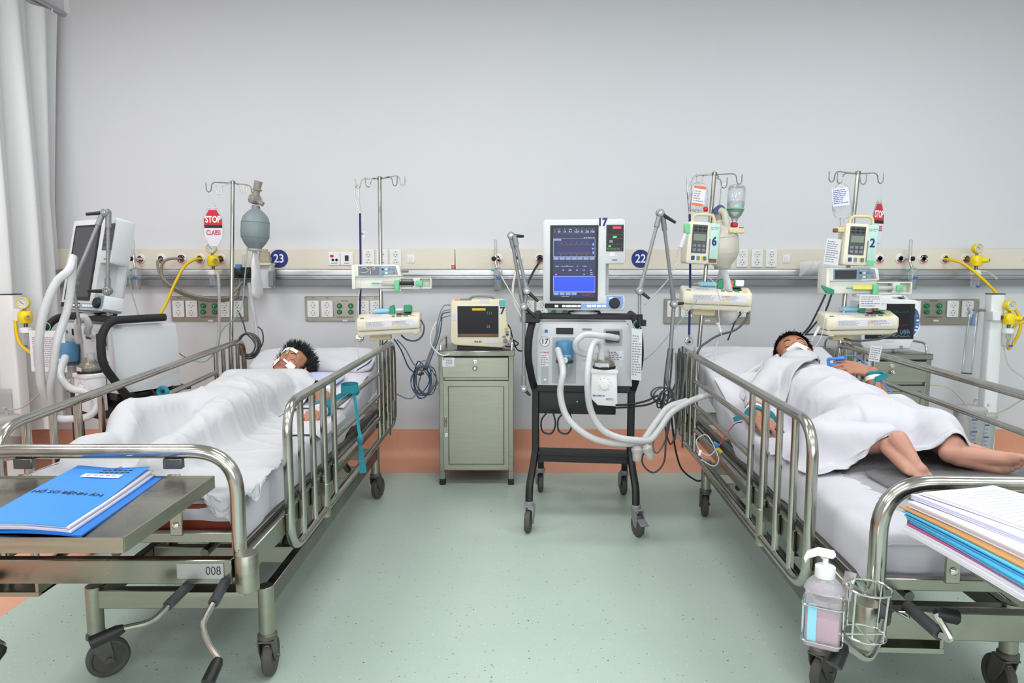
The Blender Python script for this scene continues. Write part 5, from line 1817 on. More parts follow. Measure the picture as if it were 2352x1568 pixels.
t = thing('wye_connector', 'clear plastic hose connector hanging below two white hoses', 'connector', T(*A))
part('body', MB().tube([W(100, 962, DL + .04), W(124, 952, DL + .06)], .016, 12), 'clear_milky', t, True)
part('cup', MB().tube([A, W(110, 985, DL + .03)], [.022, .014], 14), 'clear_milky', t, True)

# ================================================================== steel bedside cabinets
CY = 4.02
C4 = lambda cx, cy: (960 + cx / 3.336, 660 + cy / 3.336)
def crect(x0, y0, x1, y1, y, dep, r=.002, b=.001):
    a, c = C4(x0, y0), C4(x1, y1)
    return frect(a[0], a[1], c[0], c[1], y, dep, r, b, I4)
cb = thing('bedside_cabinet', 'steel bedside cabinet with closed door carrying the cream monitor', 'cabinet', T(-.212, CY + .22, 0), 'steel bedside cabinets')
cx0, cx1, cy0, cy1 = -.436, .010, CY, CY + .42
zt0 = .80
P = lambda n, m, mt, par=None, **k: part(n, m, mt, par or cb, True, **k)
P('carcass', MB().box(((cx0 + cx1) / 2, (cy0 + cy1) / 2 + .008, .435), (cx1 - cx0 - .006, cy1 - cy0 - .012, .70), b=.003), 'steel_brushed')
for x in (cx0 + .016, cx1 - .016):
    for y in (cy0 + .016, cy1 - .016):
        P('corner_post', MB().box((x, y, .44), (.032, .032, .72), b=.003), 'steel')
        lg = P('leg', MB().box((x, y, .055), (.028, .028, .07)), 'steel')
        P('rubber_foot', MB().box((x, y, .018), (.036, .036, .036), b=.003), 'black', lg)
tp = P('top', MB().box(((cx0 + cx1) / 2, (cy0 + cy1) / 2, zt0), (cx1 - cx0 + .012, cy1 - cy0 + .01, .034), b=.004), 'steel')
for s, x in ((-1, cx0 + .01), (1, cx1 - .01)):
    P('side_handle', MB().tube(bend([(x, cy0 + .03, zt0 + .01), (x, cy0 + .05, zt0 + .075), (x, cy1 - .05, zt0 + .075), (x, cy1 - .03, zt0 + .01)], .04, 6), .007, 10), 'chrome')
dr = P('drawer', crect(188, 540, 692, 690, CY - .008, .012, .002, .002), 'steel_brushed')
P('drawer_gap', crect(184, 528, 700, 538, CY + .001, .003), 'black', dr)
P('drawer_gap', crect(692, 530, 700, 694, CY + .001, .003), 'black', dr)
p = W(*C4(437, 617), CY - .008)
P('knob', MB(T(*p) @ FRONT).lathe([(.006, 0), (.006, .010), (.013, .014), (.014, .020), (.008, .026)], None, 18), 'chrome', dr)
p = W(*C4(437, 570), CY - .008)
P('lock', MB(T(*p) @ FRONT).lathe([(.012, 0), (.012, .005), (.008, .006), (.002, .004)], None, 18), 'chrome', dr)
lb = P('label', crect(185, 537, 278, 606, CY - .0085, .001), 'paper', dr)
a, c = W(*C4(215, 600), CY), W(*C4(274, 540), CY)
P('print', print_lines(a.x, c.x, a.z, c.z, 5, CY - .009, 12), 'print_grey', lb, kind='stuff')
p = W(*C4(199, 549), CY)
P('emblem', MB(T(p.x, CY - .0088, p.z) @ FRONT).lathe([(.004, 0), (.004, .0008)], None, 12), 'red', lb)
d_ = P('door', crect(198, 717, 696, 1396, CY - .008, .012, .002, .002), 'steel_brushed')
P('door_panel', crect(240, 764, 656, 1352, CY - .010, .004, .002, .002), 'steel_brushed', d_)
for q in ((234, 756, 662, 762), (234, 1353, 662, 1359), (234, 758, 239, 1357), (657, 758, 662, 1357)):
    P('panel_seam', crect(*q, CY - .0085, .001, .0003, 0), 'steel_dark', d_)
P('door_gap', crect(194, 712, 700, 717, CY + .001, .003), 'black', d_)
P('door_gap', crect(696, 714, 701, 1400, CY + .001, .003), 'black', d_)
a, c = W(*C4(213, 988), CY), W(*C4(213, 1062), CY)
P('door_handle', MB().tube(bend([(a.x, CY - .008, a.z), (a.x, CY - .026, a.z - .004), (a.x, CY - .026, c.z + .004), (a.x, CY - .008, c.z)], .01, 4), .006, 8), 'chrome', d_)
p = W(*C4(216, 1131), CY - .008)
P('lock', MB(T(*p) @ FRONT).lathe([(.011, 0), (.011, .005), (.007, .006), (.002, .004)], None, 18), 'chrome', d_)
cab2 = copy_tree(cb, T(2.165, 3.85 + .22, 0))
cab2['label'] = 'steel bedside cabinet carrying the white monitor with blue side keys'

# ------------------------------------------------------------------ monitors
MY = 4.085
mo = thing('patient_monitor', 'cream boxy monitor with dark screen on the steel cabinet, large 7 on it', 'monitor', T(-.21, MY + .1, .817))
P = lambda n, m, mt, par=None, **k: part(n, m, mt, par or mo, True, **k)
def c4poly(pts, y, dep, b=.0, nb=2): return fpoly([C4(*q) for q in pts], y, dep, b, I4, nb)
P('body', c4poly([(252, 112), (264, 94), (640, 90), (666, 100), (676, 180), (686, 300), (708, 330), (708, 400), (690, 438), (640, 464), (285, 444), (252, 424), (246, 390)], MY, .16, .008, 3), 'cream')
P('bezel', crect(300, 136, 622, 386, MY - .002, .004, .004, .001), 'white_matt')
sc = P('screen', crect(304, 142, 617, 380, MY - .003, .004, .001, 0), 'screen_dark')
P('base_foot', c4poly([(300, 450), (640, 462), (640, 478), (300, 470)], MY + .02, .12), 'black')
P('alarm_lamp', crect(278, 86, 318, 103, MY - .001, .04, .004, .002), 'led_amber')
P('alarm_bar', crect(320, 86, 410, 99, MY - .001, .04, .004, .002), 'mid_grey')
P('corner_badge', crect(622, 96, 668, 142, MY - .001, .002, .002, 0), 'teal_key')
P('carry_handle', MB().tube(spline([W(*C4(385, 92), MY + .05), W(*C4(420, 72), MY + .05), W(*C4(480, 66), MY + .05), W(*C4(560, 72), MY + .05), W(*C4(592, 92), MY + .05)], 5), .007, 8), 'mid_grey')
P('mains_sticker', crect(475, 94, 546, 122, MY - .001, .0015), 'paper')
P('mains_sticker', crect(516, 394, 620, 428, MY - .001, .0015), 'paper')
P('mains_sticker', crect(258, 195, 292, 255, MY - .001, .0015), 'paper')
def mtext(s, cx, cy, size, mt, par, bold=0.0, y=MY - .0042, sx=1.0):
    p = W(*C4(cx, cy), MY)
    text(s, T(p.x, y, p.z) @ FRONT, size, mt, par, bold=bold, world=True, sx=sx)
mtext('7', 647, 180, .060, 'navy', mo, .03, MY - .001)
mtext('PHILIPS', 460, 416, .0135, 'print_black', mo, .02, MY - .001)
mtext('121', 548, 196, .024, 'trace_green', sc)
mtext('25', 540, 300, .024, 'screen_trace', sc)
mtext('---', 560, 258, .018, 'trace_red', sc)
P('alarm_bar', crect(415, 158, 518, 177, MY - .0036, .001, .0005, 0), 'yellow_key', sc)
P('soft_key_bar', crect(306, 355, 615, 376, MY - .0036, .001, .0005, 0), 'dirt_brown', sc)
for (cx, cy, mt) in ((676, 316, 'yellow_key'), (682, 340, 'mid_grey'), (685, 361, 'knob_navy'), (660, 377, 'mid_grey')):
    p = W(*C4(cx, cy), MY)
    P('key', MB(T(p.x, MY, p.z) @ FRONT).lathe([(.011, 0), (.010, .004)], Matrix.Diagonal((1, .6, 1, 1)), 16), mt)
p = W(*C4(669, 408), MY)
P('knob', MB(T(p.x, MY, p.z) @ FRONT).lathe([(.014, 0), (.013, .012), (.0, .014)], None, 20), 'mid_grey')
for cx in (312, 355, 371):
    p = W(*C4(cx, 429), MY)
    P('led', MB(T(p.x, MY, p.z) @ FRONT).lathe([(.0025, 0), (.0025, .001)], None, 8), 'led_green')

M2Y = 3.93
C6 = lambda cx, cy: (1960 + cx / 4.9, 660 + cy / 4.9)
m2 = thing('patient_monitor', 'white monitor with rounded blue key panel behind syringe pump 3', 'monitor', T(*W(2040, 803, M2Y + .08)))
P = lambda n, m, mt, par=None, **k: part(n, m, mt, par or m2, True, **k)
def c6poly(pts, y, dep, b=.0, nb=2): return fpoly([C6(*q) for q in pts], y, dep, b, I4, nb)
P('body', c6poly([(95, 150), (300, 128), (330, 104), (420, 102), (460, 128), (700, 140), (726, 152), (756, 180), (758, 470), (690, 575), (660, 640), (640, 688), (270, 708), (120, 690), (85, 640)], M2Y, .14, .008, 3), 'white')
P('top_handle', c6poly([(280, 96), (540, 84), (590, 96), (636, 138), (600, 138), (560, 104), (300, 114)], M2Y + .03, .08, .004), 'white')
P('bezel', c6poly([(130, 182), (696, 184), (676, 580), (130, 580)], M2Y - .002, .003), 'black')
sc = P('screen', c6poly([(140, 192), (640, 196), (636, 562), (140, 562)], M2Y - .003, .002), 'screen_dark')
kp = P('key_panel', c6poly([(697, 234), (724, 262), (742, 310), (748, 380), (738, 440), (716, 490), (684, 534)], M2Y - .003, .004), 'print_blue')
for (cx, cy, mt) in ((712, 318, 'orange_key'), (720, 370, 'white'), (718, 408, 'teal_key'), (711, 443, 'white'), (700, 480, 'white')):
    p = W(*C6(cx, cy), M2Y)
    P('key', MB(T(p.x, M2Y - .003, p.z) @ FRONT).lathe([(.009, 0), (.008, .002)], Matrix.Diagonal((1, .7, 1, 1)), 14), mt, kp)
rnd = random.Random(3)
for (cy, amp, mt, x0) in ((275, 6, 'trace_green', 320), (420, 14, 'trace_red', 530), (500, 34, 'trace_cyan', 525), (545, 12, 'trace_white', 280)):
    m = MB()
    pts = [W(*C6(x0 + (632 - x0) * k / 26, cy + rnd.uniform(-amp, amp)), M2Y - .0045) for k in range(27)]
    m.tube(pts, .0007, 4)
    P('trace', m, mt, sc)
P('badge', MB().prism([(q.x, q.z) for q in (W(*C6(345, 615), M2Y), W(*C6(455, 615), M2Y), W(*C6(455, 598), M2Y), W(*C6(345, 598), M2Y))], .001, T(0, M2Y - .001, 0) @ FRONT), 'paper_lilac')
for k in range(3):
    P('speaker_slot', c6poly([(520, 655 + k * 10), (558, 655 + k * 10), (558, 660 + k * 10), (520, 660 + k * 10)], M2Y - .001, .002), 'dark_grey')

# ================================================================== pumps
def pole_clamp(t, M, y0, poleY, z, w=.06, m='pump_yellow'):
    return part('pole_clamp', MB().box((0, (y0 + poleY) / 2, z), (w, abs(poleY - y0) + .03, .04), b=.004), m, t)
def cream_pump(M, label, number, cap, w=.37, pole=(0, .17)):
    t = thing('syringe_pump', label, 'syringe pump', M, 'cream syringe pumps')
    P = lambda n, m, mt, par=None, **k: part(n, m, mt, par or t, **k)
    PXm = Matrix(((0, 0, 1, w / 2), (1, 0, 0, 0), (0, 1, 0, 0), (0, 0, 0, 1)))
    prof = [(.006, .034), (.0, .050), (.0, .092), (.006, .100), (.085, .128), (.125, .128), (.130, .110), (.130, .034)]
    P('casing', MB().prism(prof, w, PXm, .014, 3), 'pump_cream')
    prof = [(.010, .006), (.004, .014), (.004, .034), (.128, .034), (.128, .014), (.12, .006)]
    P('base_skirt', MB().prism(prof, w - .006, PXm @ T(0, 0, -.003), .010, 2), 'pump_cream')
    P('seam', MB().box((0, .0035, .034), (w - .03, .008, .0016)), 'socket_dark')
    for sx in (-.42, .42):
        P('foot', MB().box((sx * w, .012, .006), (.03, .014, .012), b=.003), 'pump_yellow')
    P('clamp_block', MB().box((pole[0], .07, -.010), (.12, .05, .032), b=.003), 'pump_yellow')
    P('pole_clamp', MB().box((pole[0], .07 + (pole[1] - .07) / 2, -.010), (.05, abs(pole[1] - .07) + .03, .030), b=.004), 'pump_yellow')
    st = P('label', MB().box((.01, -.0006, .070), (w * .76, .001, .034)), 'paper')
    P('print', print_lines(-w * .34, w * .02, .056, .084, 5, -.0012, 7), 'print_grey', st, kind='stuff')
    P('print', print_lines(w * .06, w * .36, .056, .084, 4, -.0012, 9), 'print_grey', st, kind='stuff')
    P('patch', MB().box((w * .12, -.0014, .062), (.02, .0006, .006)), 'label_yellow', st)
    P('patch', MB().box((w * .14, -.0014, .080), (.026, .0006, .004)), 'orange_key', st)
    # sloping top
    TOP = T(0, .006, .100) @ RX(math.degrees(math.atan2(.028, .079)))
    top = lambda x0, x1, y0, y1, h=.0012: MB(TOP).box(((x0 + x1) / 2, (y0 + y1) / 2, h / 2), (x1 - x0, y1 - y0, h))
    pl = P('top_panel', top(-w * .32, .02, .016, .066), 'paper')
    P('print', MB(TOP).box((-w * .20, .04, .0016), (w * .18, .004, .0006)), 'print_grey', pl, kind='stuff')
    ds = P('display', top(.045, w * .36, .034, .066, .002), 'glass_dark')
    P('display_window', top(.075, .125, .042, .060, .0026), 'lcd', ds)
    P('display_window', top(w * .30, w * .35, .040, .062, .0026), 'green_clip', ds)
    for (x0, x1, mt) in ((.05, .078, 'mid_grey'), (.09, .115, 'green_clip'), (.128, .155, 'yellow_key'), (-w * .44, -w * .38, 'mid_grey')):
        P('key', top(x0, x1, .012, .024, .0025), mt)
    P('dial', MB(TOP @ T(.03, .022, 0)).lathe([(.010, 0), (.010, .004), (.006, .005)], None, 16), 'mid_grey')
    # syringe lying on top
    z = .142
    sy = P('syringe', MB().lathe([(.003, 0), (.003, .018), (.010, .022), (.0125, .026), (.0125, .125), (.016, .126), (.016, .129)], T(-.115, .07, z) @ RY(90), 16), 'clear_milky')
    P('syringe_label', MB().lathe([(.0130, .035), (.0130, .112)], T(-.115, .07, z) @ RY(90), 16), 'label_cyan' if cap != 'plain' else 'paper', sy)
    P('plunger', MB().lathe([(.009, .128), (.009, .205), (.014, .206), (.014, .212)], T(-.115, .07, z) @ RY(90), 14), 'white', sy)
    P('barrel_clamp', MB().prism([(-.014, 0), (.016, 0), (.022, .03), (.014, .055), (-.010, .048)], .03, T(.018, .052, .118) @ FRONT, .004), 'green_clip')
    pb = P('plunger_drive', MB().prism([(-.022, 0), (.024, 0), (.026, .030), (.016, .040), (-.018, .040)], .05, T(.110, .04, .128) @ FRONT, .004), 'green_clip')
    if cap == 'orange':
        P('drive_lever', MB().box((-.0 + .082, .055, .146), (.012, .03, .034), b=.003), 'orange_key', pb)
        P('drive_cover', MB().box((.116, .055, .152), (.044, .052, .034), b=.004), 'white', pb)
    if number:
        text(number, T(-w * .46, .008, .070) @ RZ(-28) @ FRONT, .048, 'navy', t, bold=.025)
    return t
pz = lambda px, py, Y: W(px, py, Y)
b = pz(893, 771, 3.90)
pp = on_pole(P2b, PL2t, b.z)
MM = T(*b) @ RZ(2) @ RY(-3)
cream_pump(MM, 'cream syringe pump without number on the pole with the blue cord', None, 'green', .365, ((MM.inverted() @ pp).x, (MM.inverted() @ pp).y))
b = pz(1646, 715, 3.60); pp = on_pole(P3b, PR1t, b.z); MM = T(*b) @ RZ(-6) @ RY(2)
cream_pump(MM, 'cream syringe pump numbered 9 with brown stained label on the leaning pole', '9', 'orange', .362, ((MM.inverted() @ pp).x, (MM.inverted() @ pp).y))
b = pz(1982, 772, 3.60); pp = on_pole(P4b, PR2t, b.z); MM = T(*b) @ RZ(0) @ RY(-1)
cream_pump(MM, 'cream syringe pump numbered 3 in front of the white monitor', '3', 'orange', .385, ((MM.inverted() @ pp).x, (MM.inverted() @ pp).y))

def white_pump(M, label, busy, poleL):
    t = thing('syringe_pump', label, 'syringe pump', M, 'white syringe pumps with blue panels')
    P = lambda n, m, mt, par=None, **k: part(n, m, mt, par or t, **k)
    F = FRONT
    P('casing', MB(F).prism([(-.13, .070), (-.13, .135), (-.12, .140), (.115, .140), (.130, .128), (.138, .075), (.05, .070)], .10, T(0, 0, .0), .005, 2), 'pump_white')
    P('lower_casing', MB(F).prism([(-.125, .004), (-.125, .074), (.135, .074), (.135, .004)], .085, T(0, 0, -.015), .004, 2), 'pump_white')
    P('side_cheek', MB(F).rbox(-.142, -.122, .0, .138, .11, T(0, 0, .004), .006, .004), 'pump_white')
    pn = P('control_panel', MB(F).prism([(-.105, .076), (-.105, .132), (.108, .132), (.122, .082), (.045, .080), (.035, .074)], .002, T(0, 0, .0015)), 'pump_blue')
    P('display_window', MB(F).rbox(-.098, .015, .081, .127, .001, T(0, 0, .0025), .002, 0), 'glass_dark', pn)
    for (x, z, mt) in ((.035, .113, 'glass_dark'), (.035, .090, 'mid_grey'), (.055, .113, 'white'), (.055, .092, 'white'), (.074, .094, 'teal_key'), (.099, .094, 'red_key'), (.074, .113, 'mid_grey'), (.095, .113, 'mid_grey')):
        P('key', MB(F).rbox(x - .007, x + .007, z - .0055, z + .0055, .002, T(0, 0, .0035), .003, .0005), mt, pn)
    P('print', print_lines(.030, .085, .122, .129, 1, -.0018, 3), 'white', pn, kind='stuff')
    if not busy:
        m = MB(F)
        for q in (((-.085, .12), (-.07, .124), (-.055, .118), (-.045, .106)), ((-.09, .098), (-.07, .094), (-.05, .10)), ((-.038, .12), (-.036, .104), (-.034, .086)), ((-.025, .122), (-.01, .124), (-.012, .114), (-.022, .112))):
            m.tube(spline([(a, b, .0032) for a, b in q], 4), .0014, 5)
        P('pen_mark', m, 'white', pn, kind='stuff')
    P('end_knob', MB().cyl((.138, .035, .105), (.175, .035, .105), .011, 16, ch=.002), 'mid_grey')
    # slide frame
    z0, z1 = .004, .066
    m = MB(F)
    x0, x1 = .13, .31
    P('slide_frame', MB(F).rbox(x0, x1, z0 - .002, z1, .006, T(0, 0, -.04), .008, .002), 'pump_white')
    for (a, b_, c_, d_) in ((x0, x1, z1 - .007, z1), (x0, x1, z0 - .002, z0 + .006), (x1 - .007, x1, z0, z1)):
        P('frame_edge', MB(F).box(((a + b_) / 2, (c_ + d_) / 2, -.022), (b_ - a, d_ - c_, .04), b=.002), 'pump_white')
    P('slide_slot', MB(F).rbox(.21, .29, .02, .045, .001, T(0, 0, -.0385), .003, 0), 'white_matt')
    z = .034
    sy = P('syringe', MB().lathe([(.003, 0), (.003, .014), (.011, .02), (.0135, .024), (.0135, .115), (.017, .116), (.017, .119)], T(.01 - (.02 if busy else 0), .004, z) @ RY(90), 16), 'clear_milky')
    if busy:
        P('syringe_label', MB().box((.045, -.0105, z + .004), (.10, .002, .020)), 'label_yellow', sy)
    P('luer_tip', MB().cyl((-.03, .004, z), (.012, .004, z), .004, 10), 'teal_key', sy)
    P('plunger', MB().lathe([(.010, 0), (.010, .075), (.016, .077), (.016, .083)], T(.128, .004, z) @ RY(90), 14), 'clear_milky' if busy else 'black', sy)
    P('plunger_block', MB(F).rbox(.205, .245, .0, .064, .045, T(0, 0, .004), .005, .003), 'vent_grey')
    P('green_button', MB(F).rbox(.222, .258, .018, .050, .02, T(0, 0, .014), .004, .003), 'green_light')
    P('barrel_clamp', MB(F).rbox(.100, .128, -.012, .052, .03, T(0, 0, .016), .006, .004), 'green_light')
    P('tray_lip', MB(F).rbox(.02, .14, -.012, .002, .05, T(0, 0, .004), .003, .001), 'clear_milky')
    if busy: P('drop_clip', MB(F).prism([(-.165, .05), (-.10, .025), (-.10, .0), (-.14, .006), (-.168, .04)], .012, T(0, 0, .012), .003), 'green_clip')
    P('pole_clamp', MB().box((poleL.x, poleL.y / 2 + .03, .05), (.05, abs(poleL.y) , .05), b=.004), 'pump_white')
    return t
b = pz(866, 664, 3.90); MM = T(*b) @ RZ(1); pp = on_pole(P2b, PL2t, b.z + .05)
white_pump(MM, 'white syringe pump with smeared dark window on the pole with the blue cord', False, MM.inverted() @ pp)
b = pz(1958, 676, 3.60); MM = T(*b) @ RZ(-1); pp = on_pole(P4b, PR2t, b.z + .05)
white_pump(MM, 'white syringe pump holding a syringe with yellow label below infusion pump 2', True, MM.inverted() @ pp)

def infusion_pump(M, label, number, pole, lift):
    t = thing('infusion_pump', label, 'infusion pump', M, 'infusion pumps')
    P = lambda n, m, mt, par=None, **k: part(n, m, mt, par or t, **k)
    F = FRONT
    P('casing', MB(F).rbox(-.082, .034, .0, .215, .10, None, .012, .006), 'pump_cream')
    P('back_casing', MB().box((-.01, .10, .11), (.12, .05, .20), b=.008), 'pump_cream')
    dr = P('door', MB(F).rbox(.030, .086, .002, .212, .085, T(0, 0, -.006), .006, .004), 'door_teal')
    P('door_slot', MB(F).rbox(.034, .040, .02, .13, .001, T(0, 0, -.0045), .002, 0), 'mid_grey', dr)
    P('door_plate', MB(F).box((.060, .020, -.005), (.040, .020, .002)), 'rust' if number == '6' else 'green_light', dr)
    pn = P('control_panel', MB(F).rbox(-.060, .018, .055, .200, .002, T(0, 0, .002), .003, 0), 'panel_dark')
    P('display_window', MB(F).rbox(-.052, .012, .118, .152, .001, T(0, 0, .003), .002, 0), 'lcd', pn)
    for r_ in range(2):
        for c_ in range(3):
            P('indicator', MB(F).box((-.044 + c_ * .024, .186 - r_ * .016, .0028), (.018, .009, .0015)), 'black', pn)
            P('key', MB(F).rbox(-.052 + c_ * .024, -.036 + c_ * .024, .086 - r_ * .022, .100 - r_ * .022, .0015, T(0, 0, .0034), .003, 0), 'mid_grey', pn)
    kb = P('key_bar', MB(F).rbox(-.064, .022, .012, .046, .002, T(0, 0, .0015), .003, 0), 'paper')
    for x, mt in ((-.048, 'dark_grey'), (-.020, 'mid_grey'), (.006, 'yellow_key'), (.014, 'green_clip')):
        P('key', MB(F).rbox(x - .009, x + .009, .018, .040, .002, T(0, 0, .003), .003, 0), mt, kb)
    P('carry_handle', MB().tube(bend([(-.06, .02, .205), (-.055, .02, .252), (.052, .02, .255), (.06, .02, .205)], .025, 5), .008, 10), 'pump_yellow')
    P('pole_clamp', MB().box((pole.x, (.10 + pole.y) / 2, .06), (.045, abs(pole.y - .10) + .03, .05), b=.004), 'mid_grey')
    text(number, T(.060, .0055, .118) @ FRONT, .062, 'navy', t, bold=.03, sx=.85)
    P('print', print_lines(.038, .080, .178, .194, 2, .0058, 5), 'mid_grey', t, kind='stuff')
    return t
b = pz(1611, 606, 3.56); MM = T(*b) @ RZ(3) @ RY(3); pp = on_pole(P3b, PR1t, b.z + .06)
infusion_pump(MM, 'cream infusion pump numbered 6 on the leaning pole', '6', MM.inverted() @ pp, 0)
b = pz(1972, 610, 3.56); MM = T(*b) @ RZ(-4) @ RY(3); pp = on_pole(P4b, PR2t, b.z + .06)
infusion_pump(MM, 'cream infusion pump numbered 2 with teal door', '2', MM.inverted() @ pp, 0)

# ================================================================== things hanging on the poles
U = 4.06 / FPX                                    # metres per pixel near the left poles
def stop_sign(M, chain_top, label):
    t = thing('stop_sign', label, 'sign', M, 'hanging stop signs')
    P = lambda n, m, mt, par=None, **k: part(n, m, mt, par or t, **k)
    s = .00248
    poly = lambda pts: [(x * s, -z * s) for x, z in pts]
    P('clear_plate', MB(FRONT).prism(poly([(-12, 0), (12, 0), (24, 24), (24, 62), (10, 90), (-10, 90), (-24, 62), (-24, 24)]), .003, None), 'film')
    rd = P('red_panel', MB(FRONT).prism(poly([(-9, 4), (9, 4), (21, 26), (21, 39), (-21, 39), (-21, 26)]), .001, T(0, 0, .0012)), 'red')
    P('black_band', MB(FRONT).prism(poly([(-21, 39), (21, 39), (21, 46), (-21, 46)]), .001, T(0, 0, .0012)), 'print_black')
    wh = P('white_panel', MB(FRONT).prism(poly([(-21, 46), (21, 46), (21, 64), (9, 88), (-9, 88), (-21, 64)]), .001, T(0, 0, .0012)), 'paper')
    text('STOP', FRONT @ T(0, -26.5 * s, .0014), .052, 'white', rd, bold=.03, sx=.72)
    text('CLABSI', FRONT @ T(0, -57 * s, .0014), .040, 'red', wh, bold=.022, sx=.66)
    inv = M.inverted()
    top = inv @ chain_top
    for x in (-8, 8):
        P('eyelet', MB(FRONT).torus((x * s, -1 * s + .008, -.0015), .006, .001, None, 14, 5), 'chrome')
        a, b = Vector((x * s, 0.0015, .012)), top
        n = max(4, int((b - a).length / .006))
        m = MB()
        for k in range(n):
            m.ell(a.lerp(b, (k + .5) / n), (.0013, .0013, .0032), None, 6, 4)
        P('chain', m, 'chrome', kind='stuff')
    return t
hk1 = PL1t + Vector((-.143, 0, -.056))
stop_sign(T(*W(488, 478, PL1t.y)), hk1, 'octagonal red stop sign hanging flat from the left pole of bed 23')
hk4 = PR2t + Vector((.128, .009, -.056))
stop_sign(T(hk4.x, hk4.y, W(2027, 464, hk4.y).z) @ RZ(36), hk4, 'red stop sign turned nearly edge-on beside infusion pump 2')

def resuscitator(A, B, C, r, label, m, k=1.0):
    """A = valve, B = lower neck of the bag, C = end of the reservoir"""
    t = thing('resuscitator_bag', label, 'resuscitator', T(*C))
    L = (A - B).length
    F = frame(B, A - B)
    part('bag', MB(F).lathe([(r * .45, 0), (r * .50, L * .03), (r * .75, L * .13), (r * .98, L * .27), (r, L * .42), (r * .99, L * .60), (r * .88, L * .74), (r * .55, L * .86), (r * .30, L * .92), (r * .28, L)], None, 28), m, t, True)
    for q in (.28, .62):
        part('moulding_ring', MB(F).torus((0, 0, L * q), r * .992, .0014, None, 28, 5), m, t, True)
    G = frame(C, B - C)
    L2 = (B - C).length
    def res(u, v):
        a = 2 * math.pi * u
        w = r * float(np.interp(v, [0, .03, .12, .22, .45, .7, .9, 1], [.22, .45, .80, .86, .74, .52, .32, .26]))
        return Vector((w * math.cos(a) * (1 + .05 * math.sin(v * 20)), w * .38 * math.sin(a) + .004 * math.sin(a * 3 + v * 9), L2 * v))
    part('reservoir', MB(G).grid(res, 22, 16, closed_u=True), 'reservoir', t, True, ang=180)
    part('inlet_valve', MB(F).lathe([(r * .42, -.012), (r * .48, -.008), (r * .48, .003)], None, 20), 'vent_shade', t, True)
    return t, F, L
A, B, C = W(588, 472, 4.0), W(585, 572, 4.0), W(591, 690, 4.0)
t, F, L = resuscitator(A, B, C, 31 * U, 'blue grey resuscitator bag with white reservoir beside the stop sign pole', 'rubber_bag')
va = W(585, 458, 3.99)
part('valve', MB().lathe([(.018, -.03), (.026, -.026), (.028, 0), (.026, .026), (.018, .03)], frame(va, (-.5, -.8, .1)), 20), 'valve_brown', t, True)
part('valve_ring', MB().lathe([(.026, -.004), (.031, -.002), (.031, .006), (.026, .008)], frame(va + Vector((.01, .01, 0)), (.6, -.6, .0)), 20), 'clear_milky', t, True)
part('elbow', MB().cyl(va, W(570, 454, 3.97), .010, 14, .007), 'clear_milky', t, True)
part('mask_port', MB().tube([va, W(589, 440, 3.99), W(594, 416, 3.99)], [.022, .020, .023], 16), 'valve_brown', t, True)
part('mask_collar', MB().torus((0, 0, 0), .023, .005, frame(W(591, 436, 3.99), (.15, 0, 1)), 18, 6), 'valve_brown', t, True)
part('side_port', MB().tube([va, W(604, 469, 3.98)], [.012, .014], 12), 'valve_brown', t, True)
part('hang_loop', MB().tube([W(594, 418, 3.99), PL1t + Vector((.128, -.026, -.06))], .003, 6), 'steel_tube', t, True)
A, B, C = W(1652, 505, 3.66), W(1660, 612, 3.66), W(1668, 745, 3.68)
t, F, L = resuscitator(A, B, C, .092, 'milky resuscitator bag hanging behind infusion pump 6', 'resus_clear')
va = W(1652, 484, 3.66)
part('valve', MB().lathe([(.020, -.02), (.028, -.018), (.028, .018), (.020, .02)], frame(va, (0, -1, .1)), 22), 'knob_navy', t, True)
part('elbow', MB().tube(spline([va + Vector((0, -.02, 0)), W(1664, 490, 3.62), W(1669, 520, 3.62), W(1672, 545, 3.62)], 5), .018, 12), 'tube_yellowish', t, True)
part('neck', MB().cyl(va, A, .024, 16), 'valve_brown', t, True)
part('hang_loop', MB().tube([va + Vector((0, 0, .025)), W(1658, 425, 3.69), PR1t + Vector((.05, -.03, -.06))], .003, 6), 'steel_tube', t, True)

def soft_bag(name, A, B, w, th, label, m, hook, fill=.6):
    """pouch hanging from A down to B"""
    t = thing(name, label, 'infusion bag', T(*B), None)
    F = frame(B, A - B, (0, -1, 0))
    L = (A - B).length
    def fn(u, v):
        a = 2 * math.pi * u
        sq = lambda c, e: math.copysign(abs(c) ** e, c)
        e_ = min(1, (math.sin(math.pi * min(max(v, .0), 1)) ** .38) + .12)
        ww = w * e_ * (.86 + .14 * math.sin(v * 3 + 1))
        tt = th * (.35 + .65 * (1 - v) ** .6) * e_
        return Vector((ww * sq(math.cos(a), .55), tt * sq(math.sin(a), .9) + .003 * math.sin(v * 14 + a * 3), L * v))
    part('pouch', MB(F).grid(fn, 26, 20, closed_u=True), m, t, True, ang=180)
    part('hanger', MB().tube([A, A.lerp(hook, .5), hook], .002, 5), 'clear_milky', t, True)
    part('spike_port', MB(F).lathe([(.007, -.03), (.008, 0), (.009, .012)], None, 12), 'clear_milky', t, True)
    return t, F, L
hkA = PR1t + Vector((-.133, 0, -.062))
t, F, L = soft_bag('infusion_bag', W(1608, 418, 3.70), W(1600, 488, 3.66), .055, .018, 'nearly empty clear bag with orange and white label on leaning pole', 'bag_clear', hkA)
lb = part('bag_label', MB(F).rbox(-.028, .030, L * .30, L * .76, .001, T(0, .012, 0) @ FRONT @ Matrix.Scale(1, 4), .003, 0), 'paper', t, True)
c = W(1605, 450, 3.62)
lbm = T(*c) @ RY(8)
for (z, h, mt) in ((.044, .014, 'orange_key'), (0, .075, 'paper'), (-.044, .012, 'orange_key')):
    part('printed_band', MB(lbm).box((0, 0, z), (.062, .001, h)), mt, t, True)
